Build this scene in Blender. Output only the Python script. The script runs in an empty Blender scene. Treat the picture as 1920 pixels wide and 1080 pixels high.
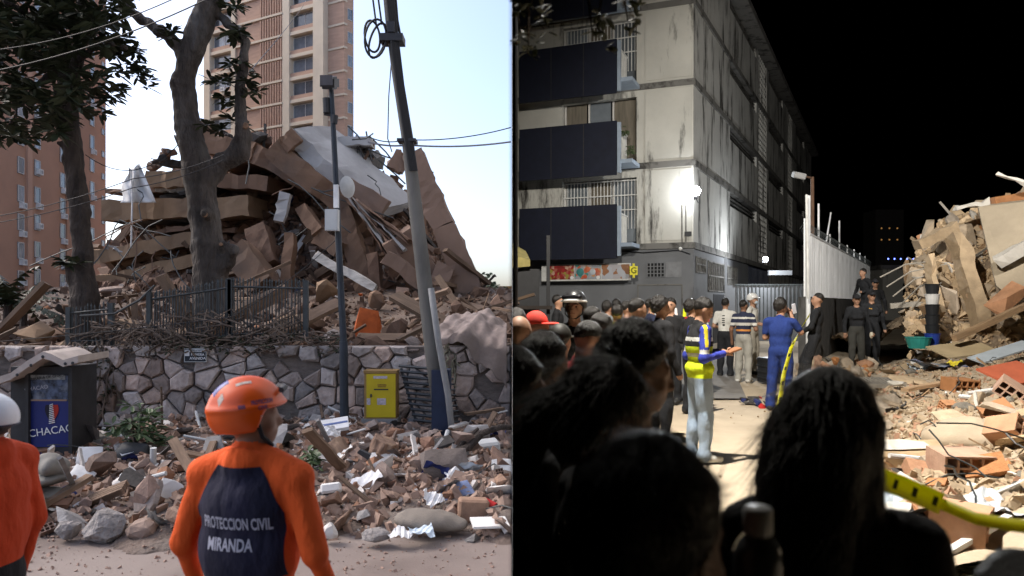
import bpy, bmesh, math, random
import numpy as np
from mathutils import Vector, Matrix, Euler
from mathutils.bvhtree import BVHTree
R = math.radians
scene = bpy.context.scene
# ---------------------------------------------------------------- camera, sky, sun, exposure
CAM_Z, FOC, HOR = 1.6, 1400.0, 570.0          # eye height, focal length and horizon in 1920 px units
cam_d = bpy.data.cameras.new('camera'); cam = bpy.data.objects.new('camera', cam_d)
scene.collection.objects.link(cam); scene.camera = cam
cam.location = (0, 0, CAM_Z); cam.rotation_euler = (R(90), 0, 0)
cam_d.sensor_width = 36; cam_d.lens = FOC / 1920 * 36
cam_d.shift_y = (HOR - 540) / 1920
cam_d.clip_start = 0.72; cam_d.clip_end = 2000
cam_d.dof.use_dof = True; cam_d.dof.focus_distance = 13.0; cam_d.dof.aperture_fstop = 2.8
world = bpy.data.worlds.new('World'); scene.world = world; world.use_nodes = True
_n = world.node_tree.nodes; _l = world.node_tree.links
_bg = _n['Background']; _sky = _n.new('ShaderNodeTexSky'); _sky.sky_type = 'NISHITA'; _sky.sun_disc = False
SUN_EL, SUN_AZ = R(45), R(-72)               # azimuth from +Y, clockwise towards +X
_sky.sun_elevation = SUN_EL; _sky.sun_rotation = SUN_AZ
_sky.air_density = .7; _sky.dust_density = 3.0; _sky.ozone_density = 1.0
_l.new(_sky.outputs[0], _bg.inputs[0]); _bg.inputs[1].default_value = 0.15
sun_d = bpy.data.lights.new('sun', 'SUN'); sun = bpy.data.objects.new('sun', sun_d)
scene.collection.objects.link(sun)
sun_d.energy = 0.6; sun_d.angle = R(15); sun_d.color = (1, .94, .86)
_sd = Vector((math.sin(SUN_AZ) * math.cos(SUN_EL), math.cos(SUN_AZ) * math.cos(SUN_EL), math.sin(SUN_EL)))
sun.rotation_euler = _sd.to_track_quat('Z', 'Y').to_euler(); sun.location = (-30, -30, 60)
vs = scene.view_settings; vs.view_transform = 'Standard'; vs.look = 'None'; vs.gamma = 1; vs.exposure = 1.3
scene.cycles.max_bounces = 6; scene.cycles.diffuse_bounces = 3; scene.cycles.sample_clamp_indirect = 4
scene.cycles.use_denoising = True
scene.cycles.caustics_reflective = False; scene.cycles.caustics_refractive = False
# ---------------------------------------------------------------- helpers
COL = scene.collection
RND = random.Random(7)
def P(px, py, d):
    """point of the place seen at pixel (px, py) at distance d along the street"""
    return Vector(((px - 960) / FOC * d, d, CAM_Z - (py - HOR) / FOC * d))
def tag(o, label=None, cat=None, group=None, kind=None):
    if label: o['label'] = label
    if cat: o['category'] = cat
    if group: o['group'] = group
    if kind: o['kind'] = kind
    return o
def empty(name, loc=(0, 0, 0), rz=0, label=None, cat=None, group=None, kind=None):
    o = bpy.data.objects.new(name, None); COL.objects.link(o)
    o.location = loc; o.rotation_euler = (0, 0, rz); o.empty_display_size = .1
    return tag(o, label, cat, group, kind)
def add(name, mesh, mat=None, parent=None, loc=None, rot=None, scale=None, smooth=False):
    o = bpy.data.objects.new(name, mesh); COL.objects.link(o)
    if mat is not None:
        if not isinstance(mat, (list, tuple)): mat = [mat]
        if len(mesh.materials) == 0:
            for m in mat: mesh.materials.append(m)
    if parent is not None: o.parent = parent
    if loc is not None: o.location = loc
    if rot is not None: o.rotation_euler = rot
    if scale is not None: o.scale = (scale,) * 3 if isinstance(scale, (int, float)) else scale
    if smooth:
        mesh.polygons.foreach_set('use_smooth', [True] * len(mesh.polygons))
    return o
class MB:
    """collects vertices and faces of one mesh"""
    def __init__(s): s.v = []; s.f = []; s.mi = []
    def raw(s, vs, fs, mi=0):
        k = len(s.v); s.v += [tuple(v) for v in vs]
        for f in fs: s.f.append([i + k for i in f]); s.mi.append(mi)
        return s
    def hexa(s, c, mi=0):   # 8 corners: bottom 0-3 ccw, top 4-7 ccw
        return s.raw(c, [(0, 3, 2, 1), (4, 5, 6, 7), (0, 1, 5, 4), (1, 2, 6, 5), (2, 3, 7, 6), (3, 0, 4, 7)], mi)
    def box(s, x0, x1, y0, y1, z0, z1, mi=0):
        return s.hexa([(x0, y0, z0), (x1, y0, z0), (x1, y1, z0), (x0, y1, z0), (x0, y0, z1), (x1, y0, z1), (x1, y1, z1), (x0, y1, z1)], mi)
    def tube(s, pts, rad, seg=8, mi=0, cap=True):
        pts = [Vector(p) for p in pts]; n = len(pts)
        if not isinstance(rad, (list, tuple)): rad = [rad] * n
        k = len(s.v); up = None
        for i, p in enumerate(pts):
            t = (pts[min(i + 1, n - 1)] - pts[max(i - 1, 0)])
            if t.length < 1e-9: t = Vector((0, 0, 1))
            t.normalize()
            if up is None: up = Vector((0, 0, 1)) if abs(t.z) < .9 else Vector((1, 0, 0))
            a = t.cross(up)
            if a.length < 1e-6: a = t.cross(Vector((0, 1, 0)))
            a.normalize(); b = t.cross(a); up = -b if up.dot(-b) > 0 else b
            b = up
            for j in range(seg):
                an = 2 * math.pi * j / seg
                s.v.append(tuple(p + (a * math.cos(an) + b * math.sin(an)) * rad[i]))
        for i in range(n - 1):
            for j in range(seg):
                s.f.append([k + i * seg + j, k + i * seg + (j + 1) % seg, k + (i + 1) * seg + (j + 1) % seg, k + (i + 1) * seg + j]); s.mi.append(mi)
        if cap:
            s.f.append([k + j for j in range(seg)][::-1]); s.mi.append(mi)
            s.f.append([k + (n - 1) * seg + j for j in range(seg)]); s.mi.append(mi)
        return s
    def sphere(s, c, r, seg=10, ring=6, mi=0, M3=None):
        if isinstance(r, (int, float)): r = (r, r, r)
        k = len(s.v); c = Vector(c)
        def pt(x, y, z):
            q = Vector((x * r[0], y * r[1], z * r[2]))
            return tuple(c + (M3 @ q if M3 else q))
        s.v.append(pt(0, 0, 1))
        for i in range(1, ring):
            th = math.pi * i / ring
            for j in range(seg):
                a = 2 * math.pi * j / seg
                s.v.append(pt(math.sin(th) * math.cos(a), math.sin(th) * math.sin(a), math.cos(th)))
        s.v.append(pt(0, 0, -1)); e = len(s.v) - 1
        for j in range(seg):
            s.f.append([k, k + 1 + j, k + 1 + (j + 1) % seg]); s.mi.append(mi)
            for i in range(ring - 2):
                a = k + 1 + i * seg; b = a + seg
                s.f.append([a + j, b + j, b + (j + 1) % seg, a + (j + 1) % seg]); s.mi.append(mi)
            a = k + 1 + (ring - 2) * seg
            s.f.append([a + j, e, a + (j + 1) % seg]); s.mi.append(mi)
        return s
    def mesh(s, name):
        m = bpy.data.meshes.new(name); m.from_pydata(s.v, [], s.f); m.update()
        if any(s.mi): m.polygons.foreach_set('material_index', s.mi)
        return m
    def build(s, name, mat, parent=None, smooth=False, **k):
        return add(name, s.mesh(name), mat, parent, smooth=smooth, **k)
def box_mesh(sx, sy, sz, bev=0.0, name='box'):
    bm = bmesh.new(); bmesh.ops.create_cube(bm, size=1)
    bmesh.ops.scale(bm, vec=(sx, sy, sz), verts=bm.verts)
    if bev: bmesh.ops.bevel(bm, geom=bm.edges[:], offset=bev, segments=1, affect='EDGES')
    m = bpy.data.meshes.new(name); bm.to_mesh(m); bm.free(); return m
def from_bm(bm, name):
    m = bpy.data.meshes.new(name); bm.to_mesh(m); bm.free(); return m
def text_mesh(body, size, extrude=.002, align='CENTER', bold=0.0):
    c = bpy.data.curves.new('lettering', 'FONT'); c.body = body; c.size = size; c.extrude = extrude
    c.align_x = align; c.align_y = 'CENTER'; c.resolution_u = 3; c.offset = bold
    o = bpy.data.objects.new('lettering', c); COL.objects.link(o)
    dg = bpy.context.evaluated_depsgraph_get()
    m = bpy.data.meshes.new_from_object(o.evaluated_get(dg))
    bpy.data.objects.remove(o); bpy.data.curves.remove(c)
    return m
# ---------------------------------------------------------------- materials
MATS = {}
def M(name, col, rough=.85, var=.18, scale=4.0, bump=.25, bscale=None, rnd=0.0, col2=None, c2=.5, metal=0.0, spec=.3,
      stretch=None, detail=6.0, emit=0.0, wave=None, coord='Object', bdist=.02, rndhue=0.0):
    if name in MATS: return MATS[name]
    m = bpy.data.materials.new(name); MATS[name] = m; m.use_nodes = True
    nt = m.node_tree; N = nt.nodes; L = nt.links; b = N['Principled BSDF']
    b.inputs['Roughness'].default_value = rough; b.inputs['Metallic'].default_value = metal
    b.inputs['Specular IOR Level'].default_value = spec
    tc = N.new('ShaderNodeTexCoord'); vec = tc.outputs[coord]
    if stretch:
        mp = N.new('ShaderNodeMapping'); mp.inputs['Scale'].default_value = stretch; L.new(vec, mp.inputs[0]); vec = mp.outputs[0]
    oi = N.new('ShaderNodeObjectInfo')
    no = N.new('ShaderNodeTexNoise'); no.noise_dimensions = '4D'; no.inputs['Scale'].default_value = scale; no.inputs['Detail'].default_value = detail
    no.inputs['Roughness'].default_value = .62
    mw = N.new('ShaderNodeMath'); mw.operation = 'MULTIPLY'; mw.inputs[1].default_value = 37.0
    L.new(oi.outputs['Random'], mw.inputs[0]); L.new(mw.outputs[0], no.inputs['W']); L.new(vec, no.inputs['Vector'])
    rp = N.new('ShaderNodeValToRGB'); L.new(no.outputs[0], rp.inputs[0])
    lo = [max(0, c * (1 - var)) for c in col]; hi = [min(1, c * (1 + var)) for c in col]
    rp.color_ramp.elements[0].position = .32; rp.color_ramp.elements[1].position = .68
    rp.color_ramp.elements[0].color = (*lo, 1); rp.color_ramp.elements[1].color = (*hi, 1)
    out = rp.outputs[0]
    if col2:
        n2 = N.new('ShaderNodeTexNoise'); n2.inputs['Scale'].default_value = scale * .45; n2.inputs['Detail'].default_value = 5
        L.new(vec, n2.inputs['Vector'])
        r2 = N.new('ShaderNodeValToRGB'); r2.color_ramp.elements[0].position = c2 - .06; r2.color_ramp.elements[1].position = c2 + .1
        L.new(n2.outputs[0], r2.inputs[0])
        mx = N.new('ShaderNodeMix'); mx.data_type = 'RGBA'; L.new(r2.outputs[0], mx.inputs['Factor'])
        L.new(out, mx.inputs['A']); mx.inputs['B'].default_value = (*col2, 1); out = mx.outputs['Result']
    if rnd:
        mr = N.new('ShaderNodeMapRange'); mr.inputs[3].default_value = 1 - rnd; mr.inputs[4].default_value = 1 + rnd
        L.new(oi.outputs['Random'], mr.inputs[0])
        hs = N.new('ShaderNodeHueSaturation'); L.new(mr.outputs[0], hs.inputs['Value']); L.new(out, hs.inputs['Color'])
        if rndhue:
            m3 = N.new('ShaderNodeMath'); m3.operation = 'FRACT'; m4 = N.new('ShaderNodeMath'); m4.operation = 'MULTIPLY'; m4.inputs[1].default_value = 17.3
            L.new(oi.outputs['Random'], m4.inputs[0]); L.new(m4.outputs[0], m3.inputs[0])
            m5 = N.new('ShaderNodeMapRange'); m5.inputs[3].default_value = 1 - rndhue; m5.inputs[4].default_value = 1 + rndhue
            L.new(m3.outputs[0], m5.inputs[0]); L.new(m5.outputs[0], hs.inputs['Saturation'])
        out = hs.outputs[0]
    L.new(out, b.inputs['Base Color'])
    if bump:
        nb = N.new('ShaderNodeTexNoise'); nb.inputs['Scale'].default_value = bscale or scale * 3; nb.inputs['Detail'].default_value = 7
        L.new(vec, nb.inputs['Vector'])
        bp = N.new('ShaderNodeBump'); bp.inputs['Strength'].default_value = bump; bp.inputs['Distance'].default_value = bdist
        h = nb.outputs[0]
        if wave:
            wv = N.new('ShaderNodeTexWave'); wv.inputs['Scale'].default_value = wave[0]; wv.bands_direction = wave[1]; L.new(vec, wv.inputs['Vector'])
            ad = N.new('ShaderNodeMath'); ad.operation = 'ADD'; L.new(wv.outputs[1], ad.inputs[0]); L.new(h, ad.inputs[1]); h = ad.outputs[0]
        L.new(h, bp.inputs['Height']); L.new(bp.outputs[0], b.inputs['Normal'])
    if emit:
        b.inputs['Emission Color'].default_value = (*col, 1); b.inputs['Emission Strength'].default_value = emit
    return m
def glass_mat(name, col=(.03, .04, .05), rough=.08):
    return M(name, col, rough=rough, var=.3, scale=.8, bump=.0, spec=.6)
# ---------------------------------------------------------------- smooth bodies from joined round shapes (surface nets)
def sd_cap(Pt, a, b, ra, rb):
    a = np.array(a, float); b = np.array(b, float); d = b - a; L2 = max(d @ d, 1e-12)
    t = np.clip((Pt - a) @ d / L2, 0, 1)
    return np.linalg.norm(Pt - (a + t[..., None] * d), axis=-1) - (ra + (rb - ra) * t)
def sd_ell(Pt, c, r, M3=None):
    q = Pt - np.array(c, float)
    if M3 is not None: q = q @ np.array(M3)
    r = np.array(r, float)
    k0 = np.linalg.norm(q / r, axis=-1); k1 = np.linalg.norm(q / (r * r), axis=-1)
    return np.where(k1 < 1e-9, -r.min(), k0 * (k0 - 1) / np.maximum(k1, 1e-9))
def wrinkle(Pt, seed=0, f=22.0):
    rs = np.random.RandomState(seed); o = np.zeros(Pt.shape[:-1])
    w = Pt + .03 * np.sin(Pt[..., [1, 2, 0]] * 9 + seed)
    for i in range(5):
        d = rs.normal(size=3); d[2] *= 1.2; d /= np.linalg.norm(d)
        o += np.sin((w @ d) * f * (0.6 + .35 * i) + rs.uniform(0, 6.3)) / (1 + .5 * i)
    return o / 2.4
def blob(prims, vox=.015, k=.02, noise=None, cut=None, name='body'):
    """prims: ('c', a, b, ra, rb, tag[, wrinkle amp]) or ('e', centre, radii, M3, tag[, amp]). Returns (mesh, tags per face)."""
    lo = np.full(3, 1e9); hi = -lo; bb = []
    for p in prims:
        if p[0] == 'c':
            a = np.minimum(np.array(p[1]) - p[3], np.array(p[2]) - p[4]); b = np.maximum(np.array(p[1]) + p[3], np.array(p[2]) + p[4])
        else:
            rr = np.array(p[2], float) if p[3] is None else np.full(3, max(p[2])); a = np.array(p[1]) - rr; b = np.array(p[1]) + rr
        bb.append((a, b)); lo = np.minimum(lo, a); hi = np.maximum(hi, b)
    pad = 4 * vox + .02; lo = lo - pad; hi = hi + pad
    n = np.ceil((hi - lo) / vox).astype(int) + 1
    V = np.full(tuple(n), 1.0); 
    axs = [lo[i] + vox * np.arange(n[i]) for i in range(3)]
    for p, (a, b) in zip(prims, bb):
        m = 4 * vox + 2 * k + .01
        i0 = np.maximum(((a - m - lo) / vox).astype(int), 0); i1 = np.minimum(((b + m - lo) / vox).astype(int) + 2, n)
        sl = tuple(slice(i0[j], i1[j]) for j in range(3))
        G = np.stack(np.meshgrid(axs[0][sl[0]], axs[1][sl[1]], axs[2][sl[2]], indexing='ij'), -1)
        d = sd_cap(G, *p[1:5]) if p[0] == 'c' else sd_ell(G, p[1], p[2], p[3])
        amp = p[6] if len(p) > 6 and p[0] == 'c' else (p[5] if len(p) > 5 and p[0] == 'e' else 0)
        if amp: d = d - amp * wrinkle(G, int(abs(p[1][0]) * 97) % 31)
        A = V[sl]; h = np.clip(.5 + .5 * (A - d) / k, 0, 1)
        V[sl] = A * (1 - h) + d * h - k * h * (1 - h)
    if noise is not None or cut is not None:
        G = np.stack(np.meshgrid(*axs, indexing='ij'), -1)
        near = np.abs(V) < .2
        if noise is not None: V[near] += noise(G[near])
        if cut is not None: V = np.maximum(V, cut(G))
    verts, quads = surf_nets(V, lo, vox)
    me = bpy.data.meshes.new(name); me.from_pydata(verts.tolist(), [], quads.tolist()); me.update()
    me.polygons.foreach_set('use_smooth', [True] * len(me.polygons))
    cen = verts[quads].mean(1)
    best = np.full(len(cen), 1e9); tg = np.zeros(len(cen), int)
    for i, p in enumerate(prims):
        d = sd_cap(cen, *p[1:5]) if p[0] == 'c' else sd_ell(cen, p[1], p[2], p[3])
        w = d < best; best[w] = d[w]; tg[w] = i
    return me, cen, [prims[i][5] if prims[i][0] == 'c' else prims[i][4] for i in tg]
def surf_nets(V, lo, vox):
    s = V < 0; nx, ny, nz = V.shape
    c = [(i, j, k) for i in (0, 1) for j in (0, 1) for k in (0, 1)]
    def sub(A, o): return A[o[0]:nx - 1 + o[0], o[1]:ny - 1 + o[1], o[2]:nz - 1 + o[2]]
    any_ = np.zeros((nx - 1, ny - 1, nz - 1), bool); all_ = ~any_
    for o in c: q = sub(s, o); any_ |= q; all_ &= q
    act = np.argwhere(any_ & ~all_); idx = -np.ones((nx - 1, ny - 1, nz - 1), int); idx[tuple(act.T)] = np.arange(len(act))
    pos = np.zeros((len(act), 3)); cnt = np.zeros(len(act))
    for o in c:
        for ax in range(3):
            if o[ax]: continue
            o2 = list(o); o2[ax] = 1
            a = V[act[:, 0] + o[0], act[:, 1] + o[1], act[:, 2] + o[2]]; b = V[act[:, 0] + o2[0], act[:, 1] + o2[1], act[:, 2] + o2[2]]
            x = (a < 0) != (b < 0); t = np.where(x, a / np.where(x, a - b, 1), 0)
            q = np.tile(np.array(o, float), (len(act), 1)); q[:, ax] += t
            pos[x] += q[x]; cnt[x] += 1
    verts = lo + vox * (act + pos / cnt[:, None])
    F = []
    for ax in range(3):
        u, v = [(1, 2), (2, 0), (0, 1)][ax]
        a = np.take(s, range(V.shape[ax] - 1), ax); b = np.take(s, range(1, V.shape[ax]), ax)
        e = np.argwhere(a != b); e = e[(e[:, u] > 0) & (e[:, v] > 0) & (e[:, u] < V.shape[u] - 1) & (e[:, v] < V.shape[v] - 1)]
        ins = s[tuple(e.T)]
        def cell(du, dv):
            q = e.copy(); q[:, u] -= du; q[:, v] -= dv; return idx[tuple(q.T)]
        Q = np.stack([cell(1, 1), cell(0, 1), cell(0, 0), cell(1, 0)], 1)
        Q[~ins] = Q[~ins][:, ::-1]; F.append(Q)
    return verts, np.concatenate(F)
def paint(me, tags, mats):
    """mats: {tag: material}; gives each face the material of its tag"""
    names = list(mats); 
    for t in names: me.materials.append(mats[t])
    ix = {t: i for i, t in enumerate(names)}
    me.polygons.foreach_set('material_index', [ix.get(t, 0) for t in tags])
# ================================================================ THE SETTING
GZ = -0.45                                   # street level on the daylight side
m_black = M('night_shell', (0, 0, 0), rough=1, var=0, bump=0, spec=0)
m_pale = M('pale_screen', (.42, .44, .46), rough=.9, var=.03, bump=.02)
def prism_sheet(name, pts, mat):
    m = bpy.data.meshes.new(name); m.from_pydata([tuple(p) for p in pts], [], [list(range(len(pts)))]); m.update()
    return add(name, m, mat)
# night sky: added closed dark shell shutting daylight out, right of the camera's plane
y0, y1 = -12.0, 96.0
def roof_z(y): return 14 + .42 * y
v = []
for y in (y0, y1):
    xr = 14 + .75 * max(y, 0)
    v += [(0, y, -.6), (xr, y, -.6), (xr, y, roof_z(y)), (0, y, roof_z(y))]
mb = MB(); mb.raw(v, [(0, 1, 2, 3), (7, 6, 5, 4), (0, 3, 7, 4), (1, 5, 6, 2), (3, 2, 6, 7), (0, 4, 5, 1)])
o = mb.build('sky', m_black); tag(o, 'black shell as night sky over the rubble yard and apartment block, shutting out daylight', kind='structure')
ya = 3.0
o = prism_sheet('bounce_screen', [(-.0005, ya, -.6), (-.0005, y1, -.6), (-.0005, y1, roof_z(y1)), (-.0005, ya, roof_z(ya))], m_pale)
tag(o, 'added pale screen on the street face of the dark shell, bouncing daylight', kind='structure')  # added pale sheet, edge-on to the camera, bounces daylight back over the street
# daylight ground
m_street = M('dusty_asphalt', (.165, .13, .115), var=.22, scale=1.3, bump=.35, bscale=60, col2=(.23, .19, .17), c2=.52, bdist=.01)
def grid_sheet(name, x0, x1, ya, yb, nx, ny, zf, mat, smooth=True):
    xs = np.linspace(x0, x1, nx); ys = np.linspace(ya, yb, ny)
    vv = [(x, y, zf(x, y)) for y in ys for x in xs]
    ff = [(j * nx + i, j * nx + i + 1, (j + 1) * nx + i + 1, (j + 1) * nx + i) for j in range(ny - 1) for i in range(nx - 1)]
    m = bpy.data.meshes.new(name); m.from_pydata(vv, [], ff); m.update()
    return add(name, m, mat, smooth=smooth)
def fbm(x, y, s=0):
    return (math.sin(x * 1.7 + y * .9 + s) + .6 * math.sin(x * 3.9 - y * 2.7 + 2 * s) + .35 * math.sin(x * 7.3 + y * 6.1 + s * 3)
            + .25 * math.sin(-x * 11.7 + y * 13.3 + s)) / 2.2
o = prism_sheet('ground', [(-500, -40, GZ), (-.004, -40, GZ), (-.004, 900, GZ), (-500, 900, GZ)], m_street)
tag(o, 'dusty pinkish brown street surface in front of the rubble', kind='structure')
m_soil = M('brown_soil', (.095, .066, .05), var=.35, scale=1.6, bump=.6, bscale=14, col2=(.13, .098, .078), c2=.5, bdist=.05)
def up_z(x, y):
    t = min(1, max(0, (y - 11.9) / 9)); return .78 + 1.15 * t ** 1.7 + .13 * fbm(x, y, 1) * min(1, (y - 11.9))
o = grid_sheet('terrain', -26, -.01, 11.92, 45, 90, 110, up_z, m_soil); tag(o, 'raised brown ground behind the stone wall', kind='structure')
# ---------------------------------------------------------------- windows and air conditioners shared by the towers
m_brick = M('tower_brick', (.50, .325, .235), var=.12, scale=.6, bump=.15, bscale=30, stretch=(1, 1, 6))
m_cream = M('cream_concrete', (.68, .575, .44), var=.08, scale=.5, bump=.05)
m_glassd = M('window_glass', (.16, .18, .2), rough=.12, var=.55, scale=.35, bump=0, spec=.6, rnd=.5)
m_winfr = M('window_frame', (.6, .58, .55), var=.1, bump=0)
m_ac = M('air_conditioner_white', (.72, .71, .68), var=.1, bump=.05)
m_dark = M('dark_gap', (.03, .028, .026), var=.2, bump=0)
def window_mesh(w, h, n=2):
    fr = MB(); t = .07
    fr.box(-w / 2, w / 2, -.05, .05, 0, t); fr.box(-w / 2, w / 2, -.05, .05, h - t, h)
    for i in range(n + 1):
        x = -w / 2 + (w - t) * i / n; fr.box(x, x + t, -.048, .048, t, h - t)
    gl = MB(); gl.box(-w / 2 + .01, w / 2 - .01, .0, .02, .01, h - .01)
    return fr.mesh('window_frame'), gl.mesh('pane')
def put(name, me, mat, par, x, y, z, rz=0, s=None):
    return add(name, me, mat, par, loc=(x, y, z), rot=(0, 0, rz), scale=s)
def ac_mesh():
    b = MB(); b.box(-.42, .42, -.36, 0, 0, .56); b.tube([(.12, -.37, .28), (.12, -.362, .28)], .2, 14, mi=1)
    for i in range(5): b.box(-.36, -.14, -.366, -.36, .1 + .08 * i, .14 + .08 * i, mi=1)
    return b.mesh('air_conditioner')
AC = ac_mesh(); AC.materials.append(m_ac); AC.materials.append(M('ac_grille', (.3, .3, .3), bump=0))
# ---------------------------------------------------------------- brick tower behind the ruin
rz = R(-30)
tw = empty('apartment_tower', (-20.6 - .866 * 24.8, 90 + .5 * 24.8, 0), rz,
           'tall brick and cream apartment tower rising behind the collapsed building', 'building')
Z0, FL = 32.56 - 2.85 * 9, 2.85
H = 50
X = [0, 5.8, 6.3, 10.9, 15.1, 16.3, 20.4, 22.1, 24.8]
b = MB(); b.box(.6, 24.7, 1.0, 2.3, -1, H); b.build('core_wall', m_brick, tw); MB().box(.7, 9.5, 2.3, 15, -1, H).build('rear_wing', m_brick, tw)
b = MB()
for x0_, x1_ in ((0, 1.2), (X[1] - .3, X[2]), (X[4], X[5]), (X[6], X[7])): b.box(x0_, x1_, -.25, 1.2, -1, H)
b.build('concrete_column', m_cream, tw)
wf, wg = window_mesh(4.1, 1.75, 2); wf2, wg2 = window_mesh(4.3, 1.75, 2); slat = MB().box(-.09, .09, -.22, 0, 0, FL - .42).mesh('slat')
bandm = {}
def band(x0_, x1_, z, zt, y, mat, nm):
    MB().box(x0_, x1_, y, 1.1, z, zt).build(nm, mat, tw)
for k in range(3, 14):
    z = Z0 + FL * k
    if z > H - 3: break
    for x0_, x1_, fm, gm in ((1.2, X[1] - .3, wf2, wg2), (X[5], X[6], wf, wg)):
        band(x0_, x1_, z, z + .42, -.16, m_cream, 'floor_band'); band(x0_, x1_, z + .42, z + .95, -.02, m_brick, 'parapet')
        wi = put('window', fm, m_winfr, tw, (x0_ + x1_) / 2, .55, z + .96); put('pane', gm, m_glassd, wi, 0, 0, 0)
    band(X[2], X[4], z + .1, z + .36, -.3, m_cream, 'floor_band'); band(X[2], X[4] - .1, z + .36, z + FL + .1, -.05, m_brick, 'brick_panel')
    for i in range(9): put('slat', slat, m_brick, tw, X[3] + .25 + i * .46, -.05, z + .37)
    band(X[7] + .1, X[8], z + .1, z + .34, .5, m_cream, 'floor_band'); band(X[7], X[8] - .1, z + .34, z + FL + .1, .6, m_brick, 'brick_panel')
    wi = add('window', wf, m_winfr, tw, loc=(24.74, 1.65, z + .9), rot=(0, 0, R(90)), scale=(.2, 1, .8)); put('pane', wg, m_glassd, wi, 0, 0, 0)
for x_, k in ((17.3, 12), (18.9, 13), (3.8, 8), (4.9, 9), (2.0, 6)):
    add('air_conditioner', AC, None, tw, loc=(x_, -.02, Z0 + FL * k + .45), scale=.95)
# ---------------------------------------------------------------- rust-red tower at the left edge
m_red = M('red_render', (.42, .235, .155), var=.10, scale=.25, bump=.12, bscale=20, col2=(.37, .205, .135), c2=.56)
m_redl = M('red_render_pilaster', (.50, .30, .21), var=.08, scale=.3, bump=.05)
ux, uy = -.1446, .9895
lt = empty('apartment_tower', (-47.2 , 60, -.6), math.atan2(uy, ux),
           'rust red apartment tower with many white air conditioners behind the trees', 'building')
def ltx(d): return (d - 60) / uy
b = MB(); b.box(0, ltx(96.6), 0, 14, 0, 46); b.build('wall', m_red, lt)
MB().box(ltx(76.1), ltx(77.0), -.22, -.003, 0, 46).build('pilaster', m_redl, lt)
MB().box(ltx(85.0), ltx(85.6), -.2, -.003, 0, 46).build('pilaster', m_red, lt)
w3f, w3g = window_mesh(1.15, 1.65, 1)
rr = random.Random(3)
for ci, d in enumerate((66.5, 69, 75.0, 78.4, 84.2, 92.2, 95.6)):
    for k in range(14):
        z = .5 + 2.85 * k + (.35 if ci in (3, 5) else 0)
        sc = (1, 1, 1) if ci < 6 else (.7, 1, .45)
        MB().box(ltx(d) - .62 * sc[0], ltx(d) + .62 * sc[0], -.012, .0, z + .52, z + .56 + 1.65 * sc[2]).build('window_reveal', m_dark, lt)
        wi = add('window', w3f, m_winfr, lt, loc=(ltx(d), -.07, z + .55), scale=sc); put('pane', w3g, m_glassd, wi, 0, 0, 0)
        if rr.random() < (.72 if ci in (3, 4) else .45) and ci < 6:
            add('air_conditioner', AC, None, lt, loc=(ltx(d) + .15, -.02, z + (-.1 if rr.random() < .8 else .7)), scale=1.05)
# ---------------------------------------------------------------- distant things at the right end of the street
fb = empty('distant_building', P(950, 590, 110), R(10), 'far orange and cream low building at the end of the street', 'building')
MB().box(-9, 6, 0, 10, 0, 3.2).build('wall', M('far_cream', (.62, .5, .4), bump=0), fb)
MB().box(-9.2, 6.2, -.2, 10.2, 3.2, 4.2).build('roof_band', M('far_orange', (.7, .36, .12), bump=0), fb)
for i in range(6): MB().box(-8 + 2.3 * i, -6.8 + 2.3 * i, -.05, .02, 1.1, 2.4).build('window', m_glassd, fb)
# ================================================================ TREES AND PLANTS
m_leaf = M('dark_glossy_leaf', (.028, .036, .018), rough=.5, var=.5, scale=3, bump=0, spec=.25)
m_leaf2 = M('fresh_green_leaf', (.06, .095, .035), rough=.5, var=.4, scale=3, bump=0, spec=.4)
m_bark = M('grey_bark', (.068, .056, .048), rough=.95, var=.4, scale=3.0, bump=.9, bscale=9, stretch=(2.2, 2.2, .7), col2=(.12, .107, .096), c2=.56, bdist=.09, detail=9)
m_bark2 = M('brown_bark', (.05, .039, .033), rough=.95, var=.5, scale=3.5, bump=1, bscale=10, stretch=(2.2, 2.2, .7), bdist=.08, detail=9)
def leaf_cluster(mb, c, n, ln, w, rnd, droop=.2, dirv=None):
    """a whorl of long oval leaves round a twig tip"""
    for i in range(n):
        a = rnd.uniform(0, 6.283); el = rnd.uniform(-.5, .7)
        d = Vector((math.cos(a) * math.cos(el), math.sin(a) * math.cos(el), math.sin(el)))
        L_ = ln * rnd.uniform(.65, 1.15); s = d.cross(Vector((0, 0, 1)))
        if s.length < .05: continue
        s.normalize(); up = s.cross(d); roll = rnd.uniform(-.6, .6); s = s * math.cos(roll) + up * math.sin(roll)
        c = Vector(c); p0 = c + d * L_ * .08; p1 = c + d * L_ * .45 ; p2 = c + d * L_ * .8 - Vector((0, 0, droop * L_ * .35)); p3 = c + d * L_ - Vector((0, 0, droop * L_ * .7))
        W = w * rnd.uniform(.7, 1.15)
        mb.raw([p0, p1 - s * W * .45, p2 - s * W * .42, p3, p2 + s * W * .42, p1 + s * W * .45], [(0, 1, 2, 3), (0, 3, 4, 5)])
def trunk_blob(path, name, mat, parent, vox=.035, k=.05, amp=.010):
    pr = []
    for chain in path:
        for (a, ra), (b, rb) in zip(chain[:-1], chain[1:]): pr.append(('c', tuple(a), tuple(b), ra, rb, 't'))
    seed = len(path)
    def nz(G): return amp * (np.sin(G[:, 2] * 9 + np.sin(G[:, 0] * 11) * 2) + np.sin(G[:, 0] * 23 + G[:, 2] * 4) + np.sin(G[:, 2] * 31 + G[:, 1] * 17) * .6)
    me, c, t = blob(pr, vox, k, noise=nz, name=name); me.materials.append(mat)
    return add(name, me, None, parent)
def chain(d, pts): return [(P(px, py, d + (dd if dd else 0)), r * .88) for (px, py, r, dd) in pts]
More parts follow.
